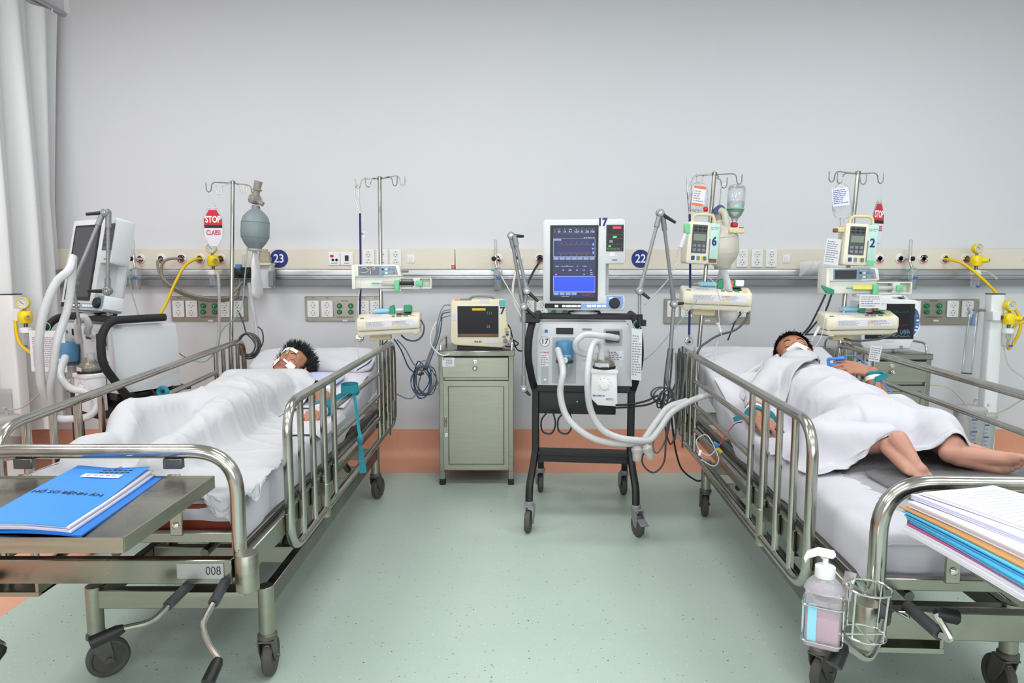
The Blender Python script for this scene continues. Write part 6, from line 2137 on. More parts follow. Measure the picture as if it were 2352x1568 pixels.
part('print', print_lines(-.026, .026, -.032, .030, 5, -.001, 31, MB(lbm)), 'print_grey', t, True, kind='stuff')
part('red_port', MB().lathe([(.010, 0), (.013, .006), (.013, .018), (.008, .022)], frame(W(1616, 481, 3.64), (1, -.2, .1)), 14), 'red', t, True)
hkB = PR1t + Vector((.143, .02, -.058))
Bt, Bb = W(1693, 426, 3.72), W(1686, 520, 3.70)
t = thing('infusion_bottle', 'clear upside-down bottle with red cap on leaning pole', 'bottle', T(*Bb), None)
F = frame(Bb, Bt - Bb); L = (Bt - Bb).length
part('glass', MB(F).lathe([(.014, .012), (.014, .025), (.020, .045), (.036, .062), (.043, .085), (.046, .12), (.046, L - .02), (.042, L - .006), (.030, L)], None, 26), 'jar_clear', t, True)
part('liquid', MB(F).lathe([(.018, .046), (.034, .064), (.041, .086), (.044, .12), (.044, L * .60)], None, 26), 'clear', t, True)
part('cap', MB(F).lathe([(.017, -.002), (.019, 0), (.019, .018), (.016, .020)], None, 20), 'red', t, True)
part('label_strip', MB(F).lathe([(.0466, L * .40), (.0466, L * .44)], None, 26), 'green_light', t, True)
part('hanger', MB().tube([Bt, hkB], .002, 5), 'clear_milky', t, True)
hkC = PR2t + Vector((-.108, -.02, -.055))
t, F, L = soft_bag('infusion_bag', W(1934, 420, 3.68), W(1934, 505, 3.66), .052, .016, 'clear bag with handwritten white label above infusion pump 2', 'bag_clear', hkC)
lbm = T(*W(1931, 452, 3.63)) @ RY(-7)
lb = part('bag_label', MB(lbm).box((0, 0, 0), (.088, .001, .092)), 'paper', t, True)
part('handwriting', print_lines(-.038, .038, -.036, .040, 8, -.0008, 41, MB(lbm)), 'print_blue', t, True, kind='stuff')
part('drip_chamber', MB().tube([W(1934, 505, 3.66), W(1935, 528, 3.64)], [.012, .009], 12), 'clear_milky', t, True)

# drip-rate sensor clips on the pump handles
for (px, py, lab, yaw) in ((1690, 530, 'cream drop sensor clipped over the tube right of pump 6', 8), (1934, 528, 'grimy drop sensor clipped on the handle of infusion pump 2', -12)):
    c = W(px, py, 3.60)
    t = thing('drop_sensor', lab, 'drop sensor', T(*c) @ RZ(yaw))
    part('body', MB().box((0, 0, 0), (.085, .03, .026), b=.004), 'pump_yellow', t)
    part('jaw', MB().box((-.035, -.012, -.002), (.02, .03, .020), b=.003), 'dirt_brown' if px > 1800 else 'pump_yellow', t)
    part('key', MB().box((.03, 0, .016), (.02, .018, .008), b=.002), 'green_clip', t)
# tags
def paper_tag(name, c, w, h, M, label, seed, rows=8, m='paper'):
    t = thing(name, label, 'label', T(*c) @ M)
    part('paper', MB().box((0, 0, 0), (w, .0012, h)), m, t)
    part('print', print_lines(-w * .42, w * .42, -h * .42, h * .42, rows, -.0007, seed), 'print_grey', t, kind='stuff')
paper_tag('drug_label', W(1912, 578, 3.58), .085, .135, RZ(10) @ RY(6), 'white printed drug label hanging from the handle of infusion pump 2', 51, 10)
paper_tag('drug_label', W(1999, 692, 3.58), .112, .070, RZ(-2), 'white printed card hanging under the white syringe pump with yellow label', 52, 5)
paper_tag('drug_label', W(2010, 812, 3.13), .052, .072, RY(8), 'printed tag with orange bars on the right rail behind the patient', 53, 6)
paper_tag('bed_tag', W(832, 537, 4.0), .032, .032, RY(2), 'tiny white tag reading 23 on the blue stethoscope tube', 54, 1)

# ------------------------------------------------------------------ stethoscopes
def stethoscope(top, mid, end, side, label):
    t = thing('stethoscope', label, 'stethoscope', T(*end))
    for s in (-1, 1):
        part('ear_tube', MB().tube(spline([top + Vector((s * .012, 0, -.004)), top + Vector((s * .010, -.004, -.07)), mid + Vector((s * .003, 0, .01)), mid], 5), .0028, 6), 'steel_tube', t, True)
    part('ear_bow', MB().tube(spline([top + Vector((-.012, 0, -.004)), top + Vector((0, 0, .010)), top + Vector((.012, 0, -.004))], 4), .0030, 6), 'steel_tube', t, True)
    part('tube', MB().tube(spline([mid, mid.lerp(end, .5) + Vector((.004, .0, 0)), end], 8), .0062, 8), 'cord_blue', t, True)
    c = end - Vector((0, 0, .035))
    part('stem', MB().tube([end, c], .005, 8), 'chrome', t, True)
    part('chest_piece', MB().lathe([(.012, .014), (.021, .010), (.024, .004), (.024, -.004), (.020, -.006)], frame(c, (.3 * side, -.9, .1)) @ RX(180), 22), 'chrome', t, True)
stethoscope(PL2t + Vector((-.131, -.004, -.050)), W(827, 490, 4.0), W(826, 762, 3.98), 1, 'stethoscope with dark blue tube hanging left of the two pumps at bed 23')
stethoscope(PR1t + Vector((-.134, -.006, -.050)), W(1584, 492, 3.70), W(1583, 768, 3.66), 1, 'stethoscope with dark blue tube hanging behind pumps 6 and 9')

# ================================================================== suction and gas devices
def vacuum_regulator(p, yaw, label, jar=True, port=None, drop=.085):
    """p = middle of the yellow body"""
    M = T(*p) @ RZ(yaw)
    t = thing('vacuum_regulator', label, 'regulator', M, 'yellow vacuum regulators')
    P = lambda n, m, mt, par=None, **k: part(n, m, mt, par or t, **k)
    P('body', MB().lathe([(.018, -.038), (.032, -.034), (.036, -.012), (.036, .012), (.030, .030), (.018, .034)], None, 12), 'yellow')
    P('body_block', MB().box((0, 0, 0), (.066, .05, .044), b=.008), 'yellow')
    P('knob', MB().lathe([(.017, 0), (.015, .03), (.013, .036)], T(.022, -.026, 0) @ RZ(0) @ frame((0, 0, 0), (.55, -.83, .05)), 16), 'yellow')
    P('knob_face', MB().lathe([(.010, .036), (.010, .038)], T(.022, -.026, 0) @ frame((0, 0, 0), (.55, -.83, .05)), 14), 'mid_grey')
    P('neck', MB().cyl((0, 0, .03), (-.004, 0, .052), .009, 12), 'amber')
    g = P('gauge', MB(T(-.004, -.004, .077)).lathe([(.030, -.018), (.033, -.012), (.033, .014), (.029, .018), (.027, .012)], frame((0, 0, 0), (.12, -.99, .05)), 28), 'yellow')
    Fg = T(-.004, -.004, .077) @ frame((0, 0, 0), (.12, -.99, .05))
    dl = P('dial', MB(Fg).lathe([(.028, .010), (.028, .0135)], None, 26), 'vent_grey', g)
    tk = MB(Fg)
    for q in range(10):
        a = R(-40 + 28.8 * q)
        tk.box((.021 * math.cos(a), .021 * math.sin(a), .0140), (.004, .0016, .0006), None)
    P('dial_mark', tk, 'print_black', g, kind='stuff')
    P('needle', MB(Fg).box((0, .004, .0144), (.0025, .026, .0008), RZ(48)), 'print_black', g)
    P('adapter', MB().cyl((0, 0, -.034), (0, 0, -.062), .010, 12), 'steel_dark')
    if port is not None:
        q = M.inverted() @ port
        P('inlet', MB().tube([(0, .01, .0), q], .011, 12), 'steel_dark')
    if jar:
        z = -.062
        P('jar_lid', MB().lathe([(.030, z - .030), (.032, z - .028), (.032, z - .004), (.026, z), (.010, z + .003)], None, 24), 'white')
        P('jar', MB().lathe([(.022, z - .03 - drop), (.026, z - .027 - drop), (.029, z - .03)], None, 22), 'jar_clear')
        P('jar_float', MB().lathe([(.010, z - .065), (.012, z - .06), (.012, z - .035)], None, 12), 'clear_milky')
        P('jar_print', MB().box((0, -.0275, z - .02 - drop), (.028, .001, .012)), 'print_blue')
    return t
vacuum_regulator(W(489, 598, 4.46), 0, 'yellow gauge regulator plugged into the wall under the stop sign', True, W(508, 594, 4.57))
vacuum_regulator(W(2243, 598, 4.46), 6, 'yellow gauge regulator on the wall at the end of the trunking', True, W(2218, 594, 4.57))
# suction columns
def column(px, top, Y, label, w=.085, d=.07):
    p = W(px, top, Y)
    t = thing('suction_column', label, 'column', T(p.x, Y, 0), 'white suction columns')
    part('shaft', MB(T(p.x, Y, 0)).prism(rrect(-w / 2, w / 2, -d / 2, d / 2, .012, 3), p.z - .03, T(0, 0, p.z)), 'white', t, True)
    part('cap', MB(T(p.x, Y, p.z)).box((0, 0, .003), (w * .98, d * .98, .008), b=.002), 'dark_grey', t, True)
    part('base', MB(T(p.x, Y, 0)).prism(rrect(-.15, .15, -.14, .12, .03, 4), .03, T(0, 0, .034), .006, 2), 'white', t, True)
    return t, p
YC = 4.25
t, pc = column(2286, 676, YC, 'white suction column at the wall beyond the patient with bare feet')
part('clip_block', MB().box(W(2284, 725, YC - .05), (.05, .05, .06), b=.004), 'white', t, True)
vacuum_regulator(W(2318, 731, YC - .06), 4, 'yellow gauge regulator clipped to the right suction column', True, W(2292, 727, YC - .05))
tb = thing('catheter_tube_holder', 'long clear tube holder hanging from the right suction column with blue piece inside', 'tube holder', T(*W(2215, 860, YC - .03)))
A, B = W(2237, 708, YC - .03), W(2220, 858, YC - .03)
F = frame(B, A - B); L = (A - B).length
part('tube', MB(F).lathe([(.028, 0), (.030, .004), (.030, L - .02), (.036, L - .012), (.036, L)], None, 22), 'jar_clear', tb, True)
part('end_ring', MB(F).lathe([(.0305, 0), (.0305, .005)], None, 22), 'dark_grey', tb, True)
part('bracket', MB().tube([A - Vector((0, 0, .01)), W(2262, 712, YC)], .009, 8), 'mid_grey', tb, True)
part('blue_fitting', MB().tube([W(2236, 722, YC - .03), W(2233, 748, YC - .03)], [.006, .012], 8), 'cable_sky', tb, True)
def canister(px, py0, py1, Y, r, label, fluid):
    b = W(px, py1, Y); a = W(px, py0, Y)
    h = a.z - b.z
    t = thing('suction_canister', label, 'canister', T(*b), None)
    part('cup', MB(T(*b)).lathe([(r * .86, 0), (r * .9, .004), (r, h * .86), (r * 1.02, h * .88)], None, 28), 'clear_milky', t, True)
    part('lid', MB(T(*b)).lathe([(r * 1.06, h * .86), (r * 1.08, h * .88), (r * 1.08, h * .95), (r * .9, h), (r * .3, h * 1.01)], None, 28), 'clear_milky', t, True)
    if fluid: part('fluid', MB(T(*b)).lathe([(r * .84, .004), (r * .90, h * fluid)], None, 24), 'dirt_brown', t, True)
    m = MB(T(*b))
    for k in range(7):
        m.box((-.25 * r, -r * .97, h * (.12 + .1 * k)), (.02 if k % 3 else .035, .002, .003 if k % 3 else .009))
    part('scale', m, 'print_blue', t, True, kind='stuff')
    part('lid_port', MB(T(*b)).tube([(r * .3, 0, h), (r * .3, 0, h + .03), (r * .3, -.02, h + .05)], .008, 8), 'clear_milky', t, True)
    part('hook', MB(T(*b)).box((r * .6, r * .9, h * .8), (.05, .06, .02)), 'white', t, True)
    return t
canister(2222, 932, 1022, YC - .12, .085, 'clear graduated suction canister in front of the right column', 0)
canister(2250, 945, 1035, YC - .02, .075, 'second graduated suction canister tucked against the right column', 0)
t, pc = column(18, 677, 4.0, 'white suction column beside the privacy curtain', .11, .09)
part('clip_block', MB().box(W(44, 723, 3.93), (.05, .05, .07), b=.004), 'white', t, True)
part('clear_pouch', MB().box(W(8, 935, 3.94), (.10, .004, .22), RY(0)), 'clear_milky', t, True)
vacuum_regulator(W(58, 727, 3.88), 10, 'yellow gauge regulator clipped to the column beside the curtain', True, W(42, 724, 3.93))
canister(14, 955, 1052, 3.72, .085, 'suction canister with brown fluid beside the curtain', .45)

def flowmeter(px, label, jar=True, base=594, Y=4.50):
    p = W(px, base, Y)
    t = thing('flow_meter', label, 'flow meter', T(*p), 'oxygen flow meters on the wall')
    P = lambda n, m, mt, par=None, **k: part(n, m, mt, par or t, True, **k)
    P('valve_body', MB(T(*p)).cyl((0, 0, -.022), (0, 0, .022), .012, 14), 'chrome')
    P('inlet', MB(T(*p)).cyl((0, 0, 0), (.022, .07, 0), .008, 12), 'chrome')
    P('knob', MB(T(*p)).lathe([(.015, .012), (.015, .026), (.010, .028)], frame((0, 0, 0), (-.5 if px < 2000 else .6, -.85, 0)), 14), 'black')
    P('sight_tube', MB(T(*p)).lathe([(.010, .022), (.0105, .03), (.0105, .118), (.006, .125)], None, 14), 'jar_clear')
    P('float_tube', MB(T(*p)).lathe([(.003, .024), (.003, .11)], None, 8), 'white')
    P('drop_nut', MB(T(*p)).cyl((0, 0, -.022), (.012, -.01, -.06), .009, 10), 'chrome')
    j = T(p.x + .016, p.y - .012, p.z)
    lid = P('jar_lid', MB(j).lathe([(.030, -.085), (.031, -.080), (.031, -.066), (.012, -.058)], None, 22), 'jar_clear')
    P('humidifier_jar', MB(j).lathe([(.024, -.200), (.027, -.196), (.029, -.085)], None, 22), 'jar_clear')
    P('water', MB(j).lathe([(.0235, -.198), (.0265, -.130)], None, 20), 'clear')
    P('dip_tube', MB(j).lathe([(.004, -.18), (.004, -.07)], None, 8), 'white')
    P('jar_print', MB(j).box((.004, -.0285, -.125), (.03, .001, .02)), 'print_blue')
    P('outlet', MB(j).cyl((-.025, -.004, -.076), (-.045, -.008, -.072), .006, 8), 'teal_key')
flowmeter(307, 'flow meter with clear humidifier jar beside the ventilator by the curtain')
flowmeter(1138, 'flow meter with clear humidifier jar above the steel cabinet')
flowmeter(2090, 'flow meter with clear humidifier jar above the white syringe pump')

# ------------------------------------------------------------------ gas mixer on the wall behind the grey bag
t = thing('gas_blender', 'wall unit with amber filter and black knobs behind the grey resuscitator bag', 'gas unit', T(*W(605, 660, 4.5)))
P = lambda n, m, mt, **k: part(n, m, mt, t, True, **k)
P('filter', MB(T(*W(608, 602, 4.48))).lathe([(.030, 0), (.044, .006), (.044, .028), (.036, .042), (.036, .062), (.024, .070), (.02, .085)], None, 24), 'dome')
P('shelf', MB().box(W(608, 607, 4.50), (.10, .12, .014), b=.003), 'cream')
P('casing', MB().rbox(0, .075, 0, .15, .07, T(*W(598, 662, 4.47)) @ FRONT, .006, .003), 'vent_grey')
P('cover', MB().box(W(625, 640, 4.47), (.03, .05, .10), b=.003), 'mid_grey')
P('knob', MB().lathe([(.026, 0), (.024, .03), (.018, .034)], frame(W(551, 625, 4.5), (0, -1, 0)), 18), 'black')
P('knob', MB().lathe([(.024, 0), (.022, .03), (.018, .034)], frame(W(566, 628, 4.48), (0, -1, 0)), 18), 'black')
P('mixer_body', MB().box(W(556, 626, 4.53), (.12, .06, .07), b=.004), 'black')
P('blue_cap', MB().box(W(548, 612, 4.5), (.035, .03, .03), b=.003), 'filter_blue')
P('sight_tube', MB().cyl(W(560, 612, 4.5), W(560, 585, 4.5), .010, 12), 'jar_clear')
P('outlet_tube', MB().tube(spline([W(572, 650, 4.46), W(578, 690, 4.44), W(590, 770, 4.44), W(588, 830, 4.42)], 6), .012, 8), 'clear_milky')

# ================================================================== hoses and cables
def wire(pts, r, m, label, name='cable', cat='cable', n=10, seg=7, group=None):
    """pts are (pixel x, pixel y, depth) or points"""
    P_ = [p if isinstance(p, Vector) else W(*p) for p in pts]
    return single(name, MB().tube(spline(P_, n), r, seg), m, label, cat, group, ang=180)
wire([(460, 594, 4.56), (448, 596, 4.50), (425, 610, 4.44), (402, 650, 4.38), (380, 700, 4.3), (357, 738, 4.2), (330, 790, 4.05)], .0095, 'hose_yellow', 'thick yellow air hose hanging from the wall to the switched-off ventilator', 'air_hose', 'hose')
wire([(2170, 595, 4.56), (2185, 597, 4.50), (2215, 607, 4.44), (2262, 645, 4.38), (2305, 690, 4.34), (2335, 715, 4.32), (2344, 750, 4.30), (2330, 785, 4.28), (2316, 800, 4.26), (2320, 770, 4.24), (2335, 745, 4.22), (2362, 738, 4.2)], .0095, 'hose_yellow', 'yellow suction hose arching from the wall to the right suction column', 'air_hose', 'hose')
wire([(36, 730, 3.92), (36, 750, 3.90), (42, 780, 3.88), (56, 800, 3.84), (85, 818, 3.74), (118, 829, 3.64), (150, 840, 3.5)], .0095, 'hose_yellow', 'yellow hose drooping from the column beside the curtain', 'air_hose', 'hose')
wire([(371, 594, 4.56), (362, 602, 4.52), (366, 625, 4.5), (382, 652, 4.48), (420, 676, 4.48), (470, 690, 4.48), (520, 690, 4.48), (545, 680, 4.5), (552, 640, 4.5)], .0085, 'hose_grey', 'lower of two grey gas hoses looping to the wall unit', 'gas_hose', 'hose', group='grey gas hoses')
wire([(418, 594, 4.56), (395, 594, 4.50), (377, 600, 4.47), (370, 620, 4.46), (380, 645, 4.45), (425, 672, 4.45), (475, 684, 4.45), (520, 684, 4.46), (540, 668, 4.47), (558, 645, 4.5)], .0085, 'hose_grey', 'upper of two grey gas hoses looping to the wall unit', 'gas_hose', 'hose', group='grey gas hoses')
wire([(496, 620, 4.43), (502, 640, 4.42), (504, 700, 4.42), (503, 760, 4.42), (498, 820, 4.42)], .010, 'clear_milky', 'milky suction tube hanging from the regulator jar under the stop sign', 'suction_tube', 'tube')
wire([(568, 570, 3.98), (566, 600, 3.97), (560, 660, 3.96), (556, 700, 3.96), (540, 730, 3.96), (510, 758, 3.97), (498, 800, 3.98), (470, 830, 3.98), (430, 822, 3.9), (395, 800, 3.6)], .0035, 'tube_teal', 'thin pale teal oxygen tube trailing from the grey resuscitator bag', 'oxygen_tube', 'tube')
wire([(296, 618, 4.46), (297, 640, 4.45), (304, 675, 4.44), (318, 722, 4.4), (330, 760, 4.3)], .0035, 'tube_teal', 'thin teal tube hanging from the humidifier by the switched-off ventilator', 'oxygen_tube', 'tube')
wire([(1190, 597, 4.54), (1184, 625, 4.5), (1178, 660, 4.46), (1180, 690, 4.4), (1196, 725, 4.3), (1215, 740, 4.1)], .0085, 'cable_white', 'white air hose hanging behind the left support arm', 'air_hose', 'hose')
wire([(1143, 600, 4.5), (1150, 630, 4.48), (1175, 675, 4.4), (1200, 715, 4.3), (1215, 735, 4.2)], .004, 'cable_white', 'thin white tube slanting from the flow meter above the cabinet', 'oxygen_tube', 'tube')
wire([(1240, 595, 4.56), (1236, 606, 4.5), (1222, 630, 4.4), (1208, 665, 4.2), (1205, 720, 4.0), (1225, 745, 3.75)], .0075, 'cable_black', 'black gas hose running down to ventilator 17', 'gas_hose', 'hose')
# wall plugs and mains leads
wire([(547, 715, 4.6), (551, 722, 4.55), (560, 745, 4.52), (566, 765, 4.50), (580, 780, 4.46), (592, 800, 4.44)], .005, 'cable_dark', 'dark mains lead plugged into the power panel beside the left pole')
t = thing('coiled_cable', 'coil of dark cable hanging on the rail corner behind the left pole of bed 23', 'cable', T(*W(578, 800, 4.1)))
for k in range(5):
    c = W(568 + k * 1.5, 790 + (k % 3) * 2, 4.02 + .008 * k)
    part('cable_loop', MB().torus((0, 0, 0), .055 + .006 * (k % 3), .0045, T(*c) @ RZ(8 * k - 16) @ RX(90) @ Matrix.Diagonal((1, 1.15, 1, 1)), 26, 6), 'cable_dark', t, True)
part('cable_tail', MB().tube(spline([W(592, 750, 4.08), W(602, 760, 4.08), W(604, 785, 4.08), W(594, 805, 4.08), W(586, 815, 4.08)], 6), .0045, 6), 'cable_dark', t, True)
wire([(967, 735, 3.93), (974, 750, 3.9), (970, 770, 3.9), (955, 782, 3.92), (935, 780, 3.95), (922, 770, 3.98)], .005, 'cable_dark', 'dark lead looping from the end of the cream pump without number')
gm = 'monitor leads hanging from the cream monitor'
for k, (y0, dx, m) in enumerate(((700, 0, 'cable_grey'), (711, 4, 'cable_grey'), (716, 8, 'cable_blue'), (724, 2, 'cable_grey'))):
    wire([(1034, y0, 4.10), (1018 - k, y0 + 4 + k, 4.08), (1006 + dx, 735 + 4 * k, 4.06), (1000 + dx, 775, 4.06), (985 + dx, 815, 4.06), (972 + dx, 850, 4.06)], .0035, m, ('thick-plugged uppermost grey lead from the cream monitor to the cable knot', 'second grey lead from the top of the cream monitor to the cable knot', 'blue lead from the cream monitor to the cable knot', 'grey lead plugged in below the blue lead of the cream monitor')[k], 'monitor_lead', 'cable', group=gm)
wire([(1034, 812, 4.02), (1018, 816, 4.0), (1000, 805, 4.0), (988, 785, 4.0), (992, 760, 4.02), (1003, 738, 4.04)], .0045, 'cable_white', 'cream lead curving from the cabinet top to the monitor leads', 'monitor_lead', 'cable')
t = thing('cable_knot', 'tangled knot of grey monitor leads hanging between the bed and the steel cabinet', 'cable', T(*W(972, 910, 4.05)))
rnd = random.Random(12)
for k in range(9):
    c = W(972 + rnd.uniform(-8, 8), 872 + rnd.uniform(-8, 8), 4.05 + rnd.uniform(-.03, .03))
    pts = [c + Vector(((.045 + .02 * rnd.random()) * math.cos(q) + .01 * rnd.random(), .02 * math.sin(2 * q + k), (.075 + .03 * rnd.random()) * math.sin(q))) for q in [2 * math.pi * i / 7 for i in range(7)]]
    part('cable_loop', MB().tube(spline(pts, 6, True), .0034, 6, closed=True), ('cable_grey', 'cable_grey', 'cable_dark', 'cable_blue')[k % 4] if k < 8 else 'cable_blue', t, True)
part('tie', MB().torus((0, 0, 0), .012, .005, T(*W(968, 858, 4.05)) @ RX(20), 12, 6), 'cable_dark', t, True)
for (pts, m, lab) in (([(912, 780, 3.98), (930, 800, 4.0), (950, 835, 4.02), (972, 856, 4.05)], 'cable_grey', 'grey lead running from the rail corner up to the cable knot'),
                      ([(905, 778, 3.98), (922, 805, 4.0), (940, 845, 4.02), (965, 862, 4.05)], 'cable_blue', 'blue lead running from the rail corner to the cable knot'),
                      ([(912, 905, 3.96), (935, 915, 4.0), (950, 912, 4.03), (960, 895, 4.05)], 'cable_grey', 'grey lead sagging low between rail end and cable knot'),
                      ([(985, 890, 4.05), (1000, 885, 4.04), (1007, 878, 4.03)], 'cable_grey', 'grey lead running from the cable knot to the cabinet side'),
                      ([(1166, 745, 4.2), (1172, 755, 4.2), (1180, 785, 4.18), (1190, 804, 4.1), (1212, 806, 3.9)], 'cable_black', 'black mains lead from behind the cream monitor to the cart'),
                      ([(1168, 775, 4.15), (1182, 782, 4.15), (1190, 790, 4.15), (1175, 796, 4.15), (1160, 795, 4.15)], 'cable_black', 'black lead bunched on the cabinet beside the cream monitor')):
    wire(pts, .0042, m, lab)
wire([(820, 850, 3.55), (850, 830, 3.75), (872, 800, 3.95), (890, 782, 4.0)], .0035, 'cable_blue', 'blue lead running across the pillow to the pole with two pumps')
# leads around the rail end of the bed with the sanitizer
wire([(1415, 930, 3.2), (1450, 928, 3.25), (1485, 920, 3.3), (1510, 908, 3.35)], .005, 'cable_black', 'upper black lead crossing from the humidifier to the cable bundle', group='black humidifier leads')
wire([(1415, 936, 3.2), (1450, 934, 3.25), (1490, 928, 3.3), (1515, 915, 3.35)], .005, 'cable_black', 'lower black lead crossing from the humidifier to the cable bundle', group='black humidifier leads')
t = thing('cable_bundle', 'big bundle of dark leads hanging below the peaked support arm', 'cable', T(*W(1530, 1060, 3.4)))
for k, pts in enumerate(([(1536, 800, 3.42), (1528, 860, 3.42), (1524, 910, 3.42), (1518, 960, 3.40), (1490, 1010, 3.4), (1475, 1060, 3.4), (1500, 1085, 3.4), (1525, 1060, 3.4), (1530, 1000, 3.4), (1540, 940, 3.42)],
                          [(1545, 800, 3.42), (1540, 870, 3.42), (1533, 920, 3.41), (1528, 980, 3.41), (1540, 1020, 3.41), (1552, 990, 3.41), (1548, 940, 3.41)],
                          [(1552, 810, 3.45), (1552, 880, 3.45), (1545, 930, 3.44), (1532, 1000, 3.43), (1510, 1040, 3.43), (1500, 1020, 3.43), (1515, 975, 3.43)],
                          [(1560, 800, 3.5), (1557, 860, 3.48), (1540, 910, 3.45)], [(1568, 795, 3.5), (1566, 870, 3.5), (1556, 950, 3.5), (1550, 1010, 3.5)], [(1575, 800, 3.52), (1574, 860, 3.52), (1560, 930, 3.5)])):
    part('lead', MB().tube(spline([W(*p) for p in pts], 8), .0048, 7), ('cable_dark', 'cable_dark', 'cable_grey')[k % 3], t, True)
for k in range(6):
    c = W(1518 + (k % 3) * 6, 905 + k * 4, 3.40)
    part('lead_loop', MB().torus((0, 0, 0), .045 + .008 * (k % 2), .0045, T(*c) @ RZ(20 * k) @ RX(80 + 6 * k) @ Matrix.Diagonal((1.1, .8, 1, 1)), 24, 6), 'cable_dark', t, True)
wire([(1540, 930, 3.45), (1545, 985, 3.5), (1552, 1035, 3.6), (1565, 1075, 3.68), (1590, 1098, 3.72), (1610, 1103, 3.72), (1630, 1080, 3.8)], .005, 'cable_black', 'black mains lead curving down towards the caster of the sanitizer bed')
for k, x in enumerate((1272, 1300)):
    c = W(x - 12 + 10 * k, 968, 3.42)
    wire([c + Vector((0, 0, .055)), c + Vector((-.035, 0, .01)), c + Vector((-.030, 0, -.05)), c + Vector((.015, 0, -.06)), c + Vector((.035, 0, -.01)), c + Vector((.02, 0, .055))], .0045, 'cable_black', ('black cord looped below the battery box, nearer the cabinet' if k == 0 else 'black cord looped below the battery box, nearer the hoses'), group='black cord loops under the battery box')
wire([(1720, 712, 3.62), (1712, 735, 3.58), (1690, 757, 3.55), (1650, 770, 3.5), (1625, 785, 3.48), (1606, 802, 3.45), (1590, 850, 3.46)], .006, 'cable_dark', 'grey lead sweeping down from the end of syringe pump 9')
wire([(1700, 716, 4.618), (1700, 722, 4.59), (1690, 735, 4.5), (1680, 760, 4.35), (1672, 780, 4.2)], .005, 'cable_black', 'black mains lead plugged in behind syringe pump 9')
wire([(1898, 672, 3.75), (1885, 700, 3.78), (1862, 745, 3.85), (1846, 765, 3.9)], .0055, 'cable_dark', 'outer of two grey leads behind the head of the patient with bare feet', group='grey leads behind the right bed head')
wire([(1910, 676, 3.78), (1895, 715, 3.82), (1866, 750, 3.88), (1850, 768, 3.92)], .0055, 'cable_dark', 'inner of two grey leads behind the head of the patient with bare feet', group='grey leads behind the right bed head')
wire([(1850, 768, 3.9), (1890, 768, 3.72), (1930, 775, 3.66), (1960, 782, 3.62), (2010, 780, 3.58), (2040, 772, 3.56), (2060, 764, 3.58)], .0055, 'cable_dark', 'grey lead lying along the bed head to syringe pump 3')
gv = 'black leads behind the switched-off ventilator'
for k, pts in enumerate(([(340, 880, 3.4), (352, 900, 3.3), (372, 930, 3.25), (395, 945, 3.25), (410, 925, 3.3)], [(350, 870, 3.4), (375, 905, 3.3), (398, 938, 3.28), (412, 915, 3.3), (395, 885, 3.4)], [(345, 890, 3.4), (355, 925, 3.3), (378, 950, 3.26), (402, 935, 3.3)])):
    wire(pts, .0055, 'cable_black', ('black lead drooping lowest behind the blue strap', 'black lead curled around the others behind the blue strap', 'black lead hanging steeply behind the blue strap')[k], group=gv)
# thin infusion lines
lines = [([(1567, 560, 3.5), (1545, 625, 3.45), (1510, 670, 3.4), (1480, 700, 3.4)], .003, 'tube_clear', 'clear line slanting from the drug syringe to the support arm'),
         ([(1600, 690, 3.55), (1560, 740, 3.5), (1500, 810, 3.45), (1455, 840, 3.42)], .0032, 'tube_teal', 'pale teal line slanting from pump 9 to ventilator 17'),
         ([(1650, 700, 3.55), (1652, 745, 3.52), (1650, 780, 3.5), (1640, 815, 3.45), (1650, 860, 3.4)], .0022, 'tube_clear', 'clear line dropping from under syringe pump 9 to the bed'),
         ([(1893, 700, 3.55), (1893, 740, 3.5), (1885, 775, 3.45), (1870, 800, 3.4)], .0022, 'tube_clear', 'clear line dropping beside syringe pump 3 to the pillow'),
         ([(1620, 630, 3.56), (1640, 650, 3.5), (1655, 690, 3.5)], .0022, 'tube_clear', 'clear line between pumps 6 and 9'),
         ([(830, 640, 3.86), (815, 760, 3.8), (823, 800, 3.8), (826, 845, 3.7)], .0018, 'tube_clear', 'hair-thin clear line hanging left of the pumps at bed 23'),
         ([(2290, 640, 4.3), (2268, 625, 4.42), (2250, 622, 4.44)], .008, 'clear_milky', 'milky hose arching right of the wall regulator jar'),
         ([(2306, 800, 4.2), (2318, 840, 4.1), (2352, 868, 4.0)], .004, 'tube_yellowish', 'pale tube hanging from the right column regulator jar'),
         ([(2235, 940, 4.1), (2262, 948, 4.05), (2300, 945, 4.0), (2352, 915, 3.9)], .0045, 'tube_yellowish', 'pale suction tube running right from the canisters'),
         ([(2135, 883, 4.1), (2175, 888, 4.1), (2205, 912, 4.1), (2222, 940, 4.1), (2232, 1000, 4.05)], .0045, 'tube_yellowish', 'pale suction tube arching left of the canisters'),
         ([(10, 940, 3.72), (45, 938, 3.7), (72, 920, 3.66), (100, 890, 3.6), (112, 850, 3.6)], .004, 'tube_yellowish', 'pale suction tube rising from the canister beside the curtain')]
for pts, r, m, lab in lines:
    wire(pts, r, m, lab, 'infusion_line', 'tube')
A, B = W(1578, 525, 3.5), W(1556, 590, 3.5)
t = thing('drug_syringe', 'slim drug syringe with printed label taped beside infusion pump 6', 'syringe', T(*B))
part('barrel', MB().tube([A, A.lerp(B, .72), A.lerp(B, .8), B], [.010, .010, .007, .005], 12), 'clear_milky', t, True)
part('label', MB().tube([A.lerp(B, .18), A.lerp(B, .66)], .0105, 12), 'paper', t, True)
part('green_clip', MB().box(A, (.03, .02, .05), b=.004), 'green_light', t, True)
